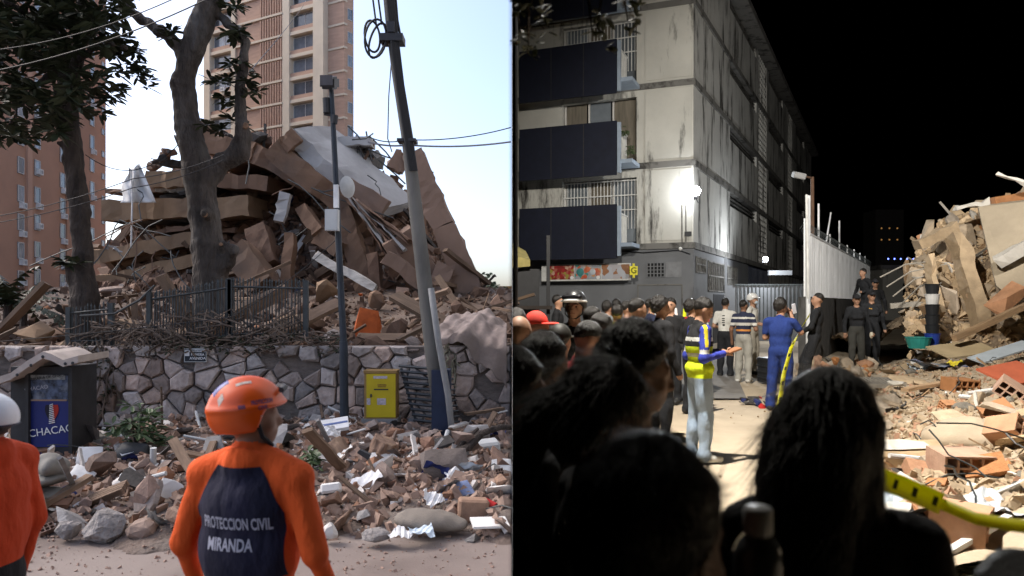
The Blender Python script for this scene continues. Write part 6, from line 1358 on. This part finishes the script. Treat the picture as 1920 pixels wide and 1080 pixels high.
# basins, buckets and the stack of dark buckets
def bucket(name, label, cat, px, py, d, r0, r1, h, mat, group=None):
    e = empty(name, P(px, py, d), 0, label, cat, group); m_ = MB(); n = 16
    MB().tube([(0, 0, 0), (0, 0, h)], [r0, r1], n).build('body', mat, e, smooth=False); MB().tube([(r1 * math.cos(a), r1 * math.sin(a), h) for a in [6.283 * i / 16 for i in range(17)]], .012, 5).build('rim', mat, e); return e
m_bkt = M('black_bucket', (.02, .022, .026), rough=.4, bump=0)
bucket('basin', 'teal plastic basin standing on the rubble below the mound', 'basin', 1722, 653, 16.5, .2, .27, .24, M('teal_plastic', (.03, .25, .22), rough=.4, bump=0)); bucket('bucket', 'blue bucket at the bottom of the dark bucket stack', 'bucket', 1748, 648, 16.6, .13, .16, .26, M('blue_plastic', (.02, .05, .3), rough=.4, bump=0))
for i in range(5):
    bucket('bucket', ['dark bucket just above the blue one in the stack', 'second dark bucket above the blue one', 'third dark bucket above the blue one, with orange print', 'white lidded bucket near the top of the stack', 'topmost dark bucket of the stack'][i], 'bucket', 1748, 628 - 19 * i, 16.6, .12, .15, .22, m_bkt if i != 3 else m_paper, 'stacked dark buckets')
# ---------------------------------------------------------------- the mound
NS = [(1640, 640), (1690, 600), (1708, 500), (1735, 440), (1770, 405), (1850, 380), (1960, 352), (2100, 330)]
def nsil(px):
    for (a, ya_), (b, yb_) in zip(NS[:-1], NS[1:]):
        if a <= px <= b: return ya_ + (yb_ - ya_) * (px - a) / (b - a)
    return 640 if px < 1640 else 330
def mound_z(x, y):
    px = 960 + x / y * FOC; top = CAM_Z - (nsil(px) - HOR) / FOC * 20.5; t = min(1, max(0, (y - 17.2) / 3.3)); t = t ** .75
    return max(.15, .35 + (top - .35) * t * (.95 if y < 21 else .9)) + .16 * fbm(x * 2.2, y * 2.1, 8) * (1 if top > .5 else .2)
mo = empty('rubble_mound', (13, 19, .2), 0, 'tall floodlit mound of collapsed walls and slabs at the right edge', 'rubble'); mo0 = Vector(mo.location)
o = grid_sheet('mound_body', 10.2, 24, 17.0, 27, 120, 100, mound_z, M('mound_dirt', (.24, .18, .125), var=.4, scale=3, bump=.9, bscale=14, bdist=.06, col2=(.34, .265, .19), c2=.52), smooth=False); o.parent = mo; o.location = -mo0
def mo_s(rn):
    y = rn.uniform(17.1, 21.5); px = rn.uniform(1700, 1990); return ((px - 960) / FOC * y, y)
pal_m = [(4, 'chunk', mn_tan, 1), (3, 'slab', mn_tan, 1.1), (2, 'shard', mn_tan, 1.2), (2, 'chunk', mn_clay, .7), (1.6, 'plank', mn_wood, 2.2), (1, 'stick', mn_grey, 3), (1, 'brick', mn_clay, .7), (1, 'chunk', mn_grey, 1), (.5, 'shard', mn_white, .8)]
scatter(mo, 230, mo_s, mound_z, pal_m, 51, .2, .85, .8, .3); fine(mo, 3000, mo_s, mound_z, mn_tan, 52, .04, .22)
ru, ro_old = mo, ro; ro = mo0
beam('beam', (1718, 462), (1792, 424), 18, mn_tan, 18.6, 18.6, .3); beam('column', (1792, 440), (1842, 612), 24, mn_tan, 18.0, 17.2, .35); beam('beam', (1868, 492), (1960, 440), 22, mn_white, 17.2, 16.6, .25); beam('beam', (1740, 480), (1762, 590), 10, mn_tan, 18.2, 17.6, .3)
beam('beam', (1855, 378), (1960, 360), 14, mn_clay, 18.9, 18.9, .4); beam('metal_pipe', (1868, 326), (1960, 352), 5, mn_white, 18.5, 18.0, .08); beam('beam', (1788, 392), (1850, 380), 8, mn_white, 18.8, 18.8, .2)
big = MB(); q = [P(1834, 388, 18.7), P(1975, 372, 17.4), P(1975, 600, 15.9), P(1940, 600, 16.2), P(1868, 535, 17.2)]; bk = Vector((.25, .45, .1)); q = [p - mo0 for p in q]
big.raw([tuple(p) for p in q] + [tuple(p + bk) for p in q], [(4, 3, 2, 1, 0), (5, 6, 7, 8, 9)] + [(i, (i + 1) % 5, 5 + (i + 1) % 5, 5 + i) for i in range(5)]); big.build('wall_slab', M('tan_slab', (.36, .30, .22), var=.15, scale=1.2, bump=.4, bscale=14), mo)
add('clay_block', hull_mesh(420, .75, .5, .8, 18), mn_clay, mo, loc=P(1888, 560, 16.4) - mo0, rot=(.2, .1, .3))
for i in range(9):
    a = P(1650 + 12 * i, 520 + 18 * (i % 5), 18.4); b = P(1745 + 5 * i, 490 + 10 * i, 18.2); MB().tube([a - mo0, a.lerp(b, .5) - mo0 + Vector((0, 0, .12)), b - mo0], .018, 5).build('rebar', mn_grey, mo)
ru = None; ro = ro_old
# foot of the fence: dark chunks, and litter on the yard floor
ff_ = empty('rubble_edge', (8.3, 18.5, 0), 0, 'low line of broken bricks at the foot of the fence base', 'rubble'); scatter(ff_, 60, lambda rn: ((lambda y: (rn.uniform(.40, .50) * y - .2, y))(rn.uniform(15.5, 19.6))), lambda x, y: .06, [(2, 'chunk', mn_clay, 1), (2, 'chunk', mn_tan, 1), (1, 'slab', mn_grey, 1.2)], 61, .14, .55, .5, .3)
lt_ = empty('litter_heap', (4.1, 12.0, 0), 0, 'heap of clothes and bottles on the yard floor behind the man in blue sleeves', 'litter'); scatter(lt_, 34, lambda rn: (4.0 + rn.gauss(0, .42), 11.9 + rn.gauss(0, .35)), lambda x, y: .03, [(3, 'shard', mr_dark, 1.4), (1, 'shard', mn_white, .8), (1, 'chunk', m_blue, .7), (1, 'chunk', mn_grey, .8), (.6, 'chunk', M('red_plastic', (.4, .02, .02)), .5)], 62, .12, .3, .3, .3)
# ================================================================ PEOPLE IN THE YARD
jeans = clothm('light_jeans', (.29, .37, .48), var=.1, scale=3); blackp = clothm('black_pants', (.014, .015, .018)); greyp = clothm('grey_pants', (.30, .29, .26)); khaki = clothm('khaki_pants', (.26, .24, .2)); scrub = clothm('scrub_blue', (.014, .032, .15), var=.15)
m_hv = clothm('hivis_yellow', (.55, .68, .02), var=.08); m_rf = clothm('reflective_strip', (.45, .45, .43), var=.08); m_vb = clothm('royal_blue', (.035, .05, .33), var=.1); m_yst = clothm('yellow_stripe', (.6, .5, .03)); m_wt = clothm('white_shirt', (.52, .51, .48)); m_gy = clothm('grey_shirt', (.16, .165, .18)); m_pink = clothm('pink_shirt', (.45, .3, .29)); m_redshirt = clothm('crimson_shirt', (.25, .018, .022)); m_dkb = clothm('dark_navy_shirt', (.02, .024, .05))
class Rt:
    def __init__(s, f, mats): s.f = f; s.mats = mats
    def __call__(s, c, t): return s.f(c, t)
# the man in the hi-vis vest
def hv(c, t):
    out = []
    for p, g in zip(c, t):
        if g == 'sleeve': out.append('refl' if 1.17 < p[2] < 1.215 and p[1] < .04 else ('ystr' if abs(p[1] + .03) < .016 and p[2] > 1.24 else 'blue'))
        elif g == 'top':
            if p[2] < 1.235: out.append('refl' if 1.13 < p[2] < 1.165 else 'hiv')
            else: out.append('refl' if 1.30 < p[2] < 1.335 else 'dk')
        elif g == 'pants' and p[2] > .90: out.append('hiv')
        else: out.append(g)
    return out
vest = lambda T, Hd: [('e', T((0, 0, 1.0)), (.185, .15, .10), None, 'top', .006), ('e', T((0, -.01, 1.25)), (.185, .14, .2), None, 'top')]
e, b_, s = person('man in a blue and yellow high-visibility vest and pale jeans looking at his hands', 1312, 553, 7.6, -82, m_bk, jeans, hair='short', vox=.014, head=(-2, -26), shoes=m_shoew, fingers=True, face=True, extra=vest, amp=.008, retag=Rt(hv, {'hiv': m_hv, 'refl': m_rf, 'blue': m_vb, 'ystr': m_yst, 'dk': m_bk}), girth=1.0,
       arms={'R': ((.25, -.06, 1.12), (.13, .20, 1.16)), 'L': ((-.25, -.04, 1.12), (-.08, .24, 1.16))}, legs={'R': ((.10, .03, .5), (.12, .0, .09)), 'L': ((-.10, -.0, .5), (-.10, -.06, .09))})
ph = empty('clipboard', Vector(e.location) + Vector((.33, -.02, 1.13)), 0, 'small brown notepad in the hands of the man in the vest', 'notepad'); add('pad', box_mesh(.14, .2, .02, .004), M('brown_pad', (.25, .11, .05), bump=.1), ph, rot=(0, R(-20), 0))
person('man in black with curly hair behind the high-visibility vest', 1297, 556, 10.8, -70, m_bk, blackp, hair='curly', head=(-10, 0), vox=.024, arms=FRONT)
def tee(c, t): return ['prt' if g == 'top' and p[1] < -.09 and -.05 < p[0] < .0 and 1.14 < p[2] < 1.38 and (int(p[2] * 40) % 2 == 0) else g for p, g in zip(c, t)]
person('man in a white tee with dark back print and black trousers', 1360, 557, 16.4, -25, m_wt, blackp, hair='short', sleeves='short', vox=.022, arms=FRONT, retag=Rt(tee, {'prt': m_bk}), group=None)
def stripe(c, t):
    out = []
    for p, g in zip(c, t):
        if g in ('top', 'sleeve'): z = p[2]; out.append('w' if 1.22 < z < 1.28 or 1.36 < z < 1.40 else ('o' if 1.09 < z < 1.14 else 'top'))
        else: out.append(g)
    return out
person('man in a navy polo with white and orange stripes and grey trousers', 1394, 560, 15.2, -35, m_dkb, greyp, hair='buzz', sleeves='short', skin=m_skind, vox=.020, arms={'R': ((.27, -.02, 1.13), (.20, .16, 1.22)), 'L': HANG['L']}, retag=Rt(stripe, {'w': m_wt, 'o': clothm('orange_band', (.5, .2, .05))}), head=(-15, 0), shoes=m_shoew)
person('man in a white helmet and mask with khaki trousers behind the striped polo', 1411, 547, 17.0, -130, m_wt, khaki, hair=None, hat=helmet_hat(r=(.105, .13, .125)), hat_m=M('white_moto_helmet', (.6, .6, .6), rough=.3, bump=0), sleeves='short', face=True, vox=.022, extra=lambda T, Hd: [('e', Hd((0, .075, 1.585)), (.05, .05, .04), None, 'mask')], retag=Rt(lambda c, t: t, {'mask': m_mask}), arms=FRONT)
e, b_, s = person('man in dark blue scrubs seen from behind holding a phone to his face', 1463, 555, 11.2, -28, scrub, scrub, hair='full', sleeves='short', vox=.018, head=(-32, -4), fingers=True, girth=1.08, arms={'R': ((.30, .08, 1.24), (.14, .17, 1.50)), 'L': ((-.24, .06, 1.15), (-.06, .22, 1.2))}, legs={'R': ((.11, .04, .5), (.13, .0, .09)), 'L': ((-.12, .02, .5), (-.15, -.03, .09))})
ph = empty('phone', Vector(e.location) + Vector((.20, -.02, 1.53)), 0, 'pale phone held up by the man in blue scrubs', 'phone'); add('case', box_mesh(.075, .012, .15, .005), M('phone_white', (.5, .5, .55), rough=.3, bump=0), ph, rot=(0, R(-15), R(25)))
def pol(c, t): return ['badge' if g == 'sleeve' and p[0] > .15 and abs(p[1] + .0) < .05 and 1.30 < p[2] < 1.36 else g for p, g in zip(c, t)]
m_bad = clothm('gold_badge', (.4, .22, .05)); police_u = clothm('black_uniform', (.016, .017, .02), var=.25)
person('officer in black uniform leaning back against the fence post', 1527, 547, 14.2, 62, police_u, police_u, hair='buzz', vox=.018, head=(20, 0), lean=(0, -.06), arms={'R': ((.27, .03, 1.14), (.10, .22, 1.05)), 'L': ((-.25, .03, 1.14), (-.06, .22, 1.02))}, legs={'R': ((.12, .20, .52), (.13, .26, .09)), 'L': ((-.08, .12, .5), (-.08, .14, .09))}, retag=Rt(pol, {'badge': m_bad}), face=True)
dusty = clothm('dusty_black_pants', (.055, .055, .05), var=.4, scale=3)
vestp = lambda T, Hd: [('e', T((0, .02, 1.27)), (.185, .14, .16), None, 'top', .004), ('c', T((-.08, .13, 1.22)), T((.08, .13, 1.22)), .045, .045, 'top'), ('c', T((-.08, .12, 1.33)), T((.08, .12, 1.33)), .04, .04, 'top')]
capb = M('police_cap', (.014, .014, .017), rough=.8, bump=.1)
e, b_, s = person('officer in black cap and tactical vest with dusty trousers and a pale glove', 1606, 548, 18.4, 168, police_u, dusty, hair='buzz', hat=cap_hat(), hat_m=capb, vox=.02, extra=vestp, face=True, arms={'R': HANG['R'], 'L': ((-.27, -.02, 1.12), (-.30, .1, .88))}, fingers=True)
MB().sphere((-.30, .115, .81), (.045, .05, .085), 10, 8).build('glove', M('pale_glove', (.55, .5, .4), bump=.2), e, smooth=True, scale=s)
person('officer in black cap standing behind the vest officer, gold badge on his chest', 1634, 541, 19.2, 172, police_u, police_u, hair='buzz', hat=cap_hat(), hat_m=capb, vox=.022, extra=vestp, face=True, retag=Rt(lambda c, t: ['badge' if g == 'top' and p[1] > .13 and .03 < p[0] < .1 and 1.33 < p[2] < 1.36 else g for p, g in zip(c, t)], {'badge': m_bad}))
person('officer in black cap standing higher on the rubble behind the other two', 1641, 520, 21.0, 165, police_u, police_u, hair='buzz', hat=cap_hat(), hat_m=capb, vox=.024, face=True, gz=.55); person('bareheaded officer climbing along the fence above the others', 1624, 502, 22.5, 110, police_u, police_u, hair='short', vox=.024, gz=.85, lean=(0, .12), arms={'R': ((.34, .0, 1.2), (.36, .1, .95)), 'L': FRONT['L']})
# the crowd on the left, back to front
crowd = 'onlookers in the crowd'
person('onlooker with dark wavy hair in a grey shirt against the grey wall', 1139, 561, 13.5, -60, m_gy, blackp, hair='full', group=crowd, vox=.026); person('onlooker with dark upright hair behind the yellow green vest', 1156, 558, 14.5, -20, m_gy, blackp, hair='full', group=crowd, vox=.026)
person('onlooker in a bright yellow green vest seen from behind', 1157, 568, 9.8, -8, m_hv, blackp, hair='short', group=crowd, vox=.024); person('onlooker in a pale pink shirt facing away to the right', 1176, 561, 10.8, -70, m_pink, blackp, hair='buzz', group=crowd, vox=.024)
person('man with short hair in a black jacket looking right past the cart', 1195, 556, 8.2, -62, m_bk, blackp, hair='short', group=crowd, vox=.02, head=(-14, 0), skin=m_skin); person('man with a big curly head of hair and glasses in a dark jacket', 1238, 549, 8.6, -66, m_bk, blackp, hair='curly', group=crowd, vox=.02, head=(-12, 0))
person('bearded onlooker in black at the far side of the cart', 1258, 556, 12.0, 150, m_bk, blackp, hair='short', group=crowd, vox=.026, face=True); person('onlooker in a dark shirt half hidden left of the cart', 1221, 558, 12.6, -80, m_dkb, blackp, hair='short', group=crowd, vox=.026)
person('onlooker with bent head in black between the helmet and the red shirt', 1120, 582, 5.6, -75, m_bk, blackp, hair='short', group=crowd, vox=.02, head=(0, -22), skin=m_skind); person('bald grey haired onlooker just behind the bent head', 1112, 570, 6.8, -75, m_gy, blackp, hair='buzz', group=crowd, vox=.024)
person('rescuer facing the camera in a black helmet with white band and goggles', 1077, 539, 6.6, 172, m_bk, blackp, hair=None, hat=helmet_hat(True, True), hat_m=M('black_helmet', (.02, .02, .022), rough=.35, bump=0), face=True, vox=.016, group=None, head=(-8, 4))
person('young man with shaved head in a crimson shirt looking down at his hands', 1090, 592, 4.3, -78, m_redshirt, blackp, hair='buzz', sleeves='short', group=crowd, vox=.016, head=(0, -30), arms=FRONT, fingers=True)
person('person in a black cap with gold trim in front of the red cap', 1050, 597, 4.7, -20, m_bk, blackp, hair='buzz', hat=cap_hat(), hat_m=M('black_gold_cap', (.02, .019, .016), rough=.6, var=.3, scale=30, bump=.1, col2=(.3, .2, .06), c2=.68), group=crowd, vox=.02); person('man in a bright red cap and face mask', 1006, 574, 5.4, -118, m_gy, blackp, hair='buzz', hat=cap_hat(), hat_m=M('red_cap', (.55, .045, .03), rough=.8, bump=.1), extra=lambda T, Hd: [('e', Hd((0, .075, 1.585)), (.05, .05, .04), None, 'mask')], retag=Rt(lambda c, t: t, {'mask': m_mask}), vox=.018, group=crowd, skin=m_skin)
person('bald man with a blue and red collar at the seam', 974, 589, 4.2, -10, m_dkb, blackp, hair='bald', collar=M('blue_collar', (.05, .08, .25), bump=.1), vox=.018, group=crowd); person('dim onlooker with dark hair behind the bald man', 968, 573, 5.2, -15, m_bk, blackp, hair='short', vox=.024, group=crowd); person('firefighter in dark gear half hidden by the stall post', 1046, 551, 14.5, -100, m_bk, blackp, hair='short', vox=.028, group=crowd)
# dark heads close to the camera
near = 'dark heads close to the camera'
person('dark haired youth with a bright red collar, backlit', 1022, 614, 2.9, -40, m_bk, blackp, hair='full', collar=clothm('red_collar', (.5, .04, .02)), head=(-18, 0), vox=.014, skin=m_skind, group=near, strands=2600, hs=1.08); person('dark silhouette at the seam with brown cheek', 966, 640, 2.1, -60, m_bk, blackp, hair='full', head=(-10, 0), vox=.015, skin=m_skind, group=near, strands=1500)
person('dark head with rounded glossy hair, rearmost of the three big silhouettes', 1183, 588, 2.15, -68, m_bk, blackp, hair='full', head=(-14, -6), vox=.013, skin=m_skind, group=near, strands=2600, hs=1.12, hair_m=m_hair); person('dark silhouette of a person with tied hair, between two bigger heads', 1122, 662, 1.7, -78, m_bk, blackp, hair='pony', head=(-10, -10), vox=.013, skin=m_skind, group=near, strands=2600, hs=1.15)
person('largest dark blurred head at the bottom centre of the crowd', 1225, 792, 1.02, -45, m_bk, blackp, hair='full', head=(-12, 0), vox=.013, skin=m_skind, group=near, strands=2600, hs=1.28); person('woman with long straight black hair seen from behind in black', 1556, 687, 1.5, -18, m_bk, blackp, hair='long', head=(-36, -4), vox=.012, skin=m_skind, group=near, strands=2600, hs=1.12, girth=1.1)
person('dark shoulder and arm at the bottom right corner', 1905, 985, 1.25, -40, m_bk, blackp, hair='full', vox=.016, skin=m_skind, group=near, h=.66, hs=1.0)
# bottle lifted in front, caution tapes, cart, black crate
bo = empty('water_bottle', P(1421, 1120, 1.15), 0, 'clear water bottle with white cap held up in front of the camera', 'bottle'); m_cl = M('clear_bottle', (.10, .11, .12), rough=.15, bump=0, spec=.6)
bz = [(0, .036), (.02, .037), (.07, .037), (.085, .03), (.1, .018), (.104, .0165)]; MB().tube([(0, 0, z) for z, r in bz], [r for z, r in bz], 18).build('bottle_body', m_cl, bo, smooth=True); MB().tube([(0, 0, .098), (0, 0, .104), (0, 0, .135), (0, 0, .14)], [.021, .0225, .0225, .018], 18).build('cap', M('white_cap', (.6, .6, .6), rough=.4, bump=0), bo, smooth=True); MB().tube([(0, 0, .09), (0, 0, .1)], .02, 18).build('cap_ring', M('white_cap', (.6, .6, .6)), bo)
m_tape = M('caution_tape', (.62, .60, .02), rough=.4, var=.08, bump=.05); 
def translucent(m, col, f=.55):
    N, L = m.node_tree.nodes, m.node_tree.links; b = N['Principled BSDF']; t = N.new('ShaderNodeBsdfTranslucent'); t.inputs[0].default_value = (*col, 1); mx = N.new('ShaderNodeMixShader'); mx.inputs[0].default_value = f
    L.new(b.outputs[0], mx.inputs[1]); L.new(t.outputs[0], mx.inputs[2]); L.new(mx.outputs[0], N['Material Output'].inputs[0])
translucent(m_tape, (.7, .68, .05)); m_tpb = M('tape_print', (.02, .02, .015), bump=0, rough=.5)
def ribbon(name, label, pts, w, mat, marks=0, group='caution tapes'):
    e = empty(name, pts[0][0], 0, label, 'tape', group); o0 = Vector(pts[0][0]); q = []
    for i in range(len(pts) - 1):
        for s_ in range(8): t = s_ / 8; q.append((Vector(pts[i][0]).lerp(Vector(pts[i + 1][0]), t) - o0, Vector(pts[i][1]).lerp(Vector(pts[i + 1][1]), t).normalized()))
    q.append((Vector(pts[-1][0]) - o0, Vector(pts[-1][1]).normalized())); vv = []
    for p, n_ in q: vv += [p - n_ * w / 2, p + n_ * w / 2]
    o = MB().raw(vv, [(2 * i, 2 * i + 2, 2 * i + 3, 2 * i + 1) for i in range(len(q) - 1)]).build('strip', mat, e, smooth=True); md = o.modifiers.new('t', 'SOLIDIFY'); md.thickness = .001
    for i in range(2, len(q) - 2, 4):
        if not marks: break
        a, b2 = q[i], q[i + 1]; up = Vector((0, -.004, 0)); MB().raw([a[0] - a[1] * w * .22 + up, b2[0] - b2[1] * w * .22 + up, b2[0] + b2[1] * w * .22 + up, a[0] + a[1] * w * .22 + up], [(0, 1, 2, 3)]).build('printed_mark', m_tpb, e)
    return e
m_gtape = M('grey_tape', (.45, .44, .33), rough=.4); translucent(m_gtape, (.5, .49, .36))
ribbon('caution_tape', 'yellow caution tape hanging beside the man in blue scrubs', [(P(1518, 590, 12.4), (.3, .2, 1)), (P(1500, 618, 11.6), (.6, .2, .8)), (P(1484, 650, 10.6), (.9, .3, .3)), (P(1470, 700, 10.4), (1, .3, .1)), (P(1461, 760, 10.2), (1, .2, 0)), (P(1462, 790, 10.2), (1, .3, 0))], .075, m_tape, 1)
ribbon('caution_tape', 'yellow caution tape stretched in front of the rubble beside the dark haired woman', [(P(1625, 888, 1.9), (.3, 0, 1)), (P(1690, 912, 1.9), (.3, 0, 1)), (P(1766, 945, 1.9), (.3, 0, 1))], .055, m_tape, 1); ribbon('caution_tape', 'twisted narrow length of yellow tape leading to the hand at the corner', [(P(1766, 945, 1.9), (.3, 0, 1)), (P(1830, 972, 1.8), (.3, .1, .95)), (P(1895, 984, 1.7), (.3, .2, .95)), (P(1930, 988, 1.65), (.3, 0, 1))], .03, m_tape, 0)
ct = empty('equipment_cart', P(1268, 680, 13.0), 0, 'metal cart with red tray and bottles behind the crowd', 'cart')
localbox('tray', M('red_tray', (.35, .03, .03), bump=.05), ct, -.5, .5, -.3, .3, .72, .80); localbox('shelf', m_bar, ct, -.5, .5, -.3, .3, .55, .58); localbox('shelf', m_bar, ct, -.5, .5, -.3, .3, .2, .23); localbox('bin', m_dk, ct, -.4, .4, -.25, .25, .24, .5)
for x_ in (-.48, .46):
    for y_ in (-.28, .26): localbox('leg', m_bar, ct, x_, x_ + .025, y_, y_ + .025, 0, .72)
for i in range(7): MB().tube([(-.4 + .13 * i, -.1 + .08 * (i % 2), .805), (-.4 + .13 * i, -.1 + .08 * (i % 2), .95)], [.035, .02], 8).build('bottle', [m_paper, m_hv, mr_grey][i % 3], ct)
cr = empty('black_crate', P(1443, 717, 15.0), R(10), 'black ribbed plastic crate on the ground behind the man in scrubs', 'crate'); localbox('box', m_bkt, cr, -.16, .16, -.2, .2, 0, .5)
for i in range(4): localbox('rib', m_bkt, cr, -.175, .175, -.215, .215, .08 + .12 * i, .11 + .12 * i)

# dark twigs hanging into the top of the night view
tb = empty('hanging_branch', P(1000, -60, 2.4), 0, 'dark blurred leafy twigs hanging in at the top of the night view', 'branch'); o0 = Vector(tb.location); mb = MB(); lf = MB(); rn = random.Random(9)
for px, py in ((975, 60), (990, 95), (1010, 45), (1122, 40), (1178, 42), (1168, 15), (1110, 60), (968, 30), (1000, 20), (1185, 8)):
    q = P(px, py, 2.4 + rn.uniform(-.2, .3)); mb.tube([P(px + rn.uniform(-30, 30), -80, 2.4) - o0, P(px + rn.uniform(-8, 8), py * .5 - 20, 2.4) - o0, q - o0], [.006, .005, .002], 5)
    for _ in range(3): leaf_cluster(lf, q + Vector((abs(rn.gauss(0, .02)), rn.gauss(0, .03), rn.gauss(0, .02))) - o0, 4, .05, .02, rn)
mb.build('stem', m_bark2, tb); lf.build('leaves', m_leaf, tb)
# dark straw and twigs at the foot of the rubble
sd = empty('straw_heap', (2.9, 4.4, 0), 0, 'dark bed of twigs and straw at the bottom edge of the night rubble', 'straw'); mb = MB(); rn = random.Random(12)
for i in range(420):
    x, y = rn.uniform(2.0, 3.6), rn.uniform(3.9, 5.1); a = rn.gauss(.3, .5); L_ = rn.uniform(.08, .3); z = .02 + rn.random() * .06
    mb.tube([(x - 2.9 - L_ * math.cos(a), y - 4.4 - L_ * math.sin(a), z), (x - 2.9, y - 4.4, z + rn.uniform(0, .04)), (x - 2.9 + L_ * math.cos(a), y - 4.4 + L_ * math.sin(a), z)], .004, 3)
o = mb.build('straw', M('dark_straw', (.07, .075, .05), var=.4, bump=0), sd); o['kind'] = 'stuff'
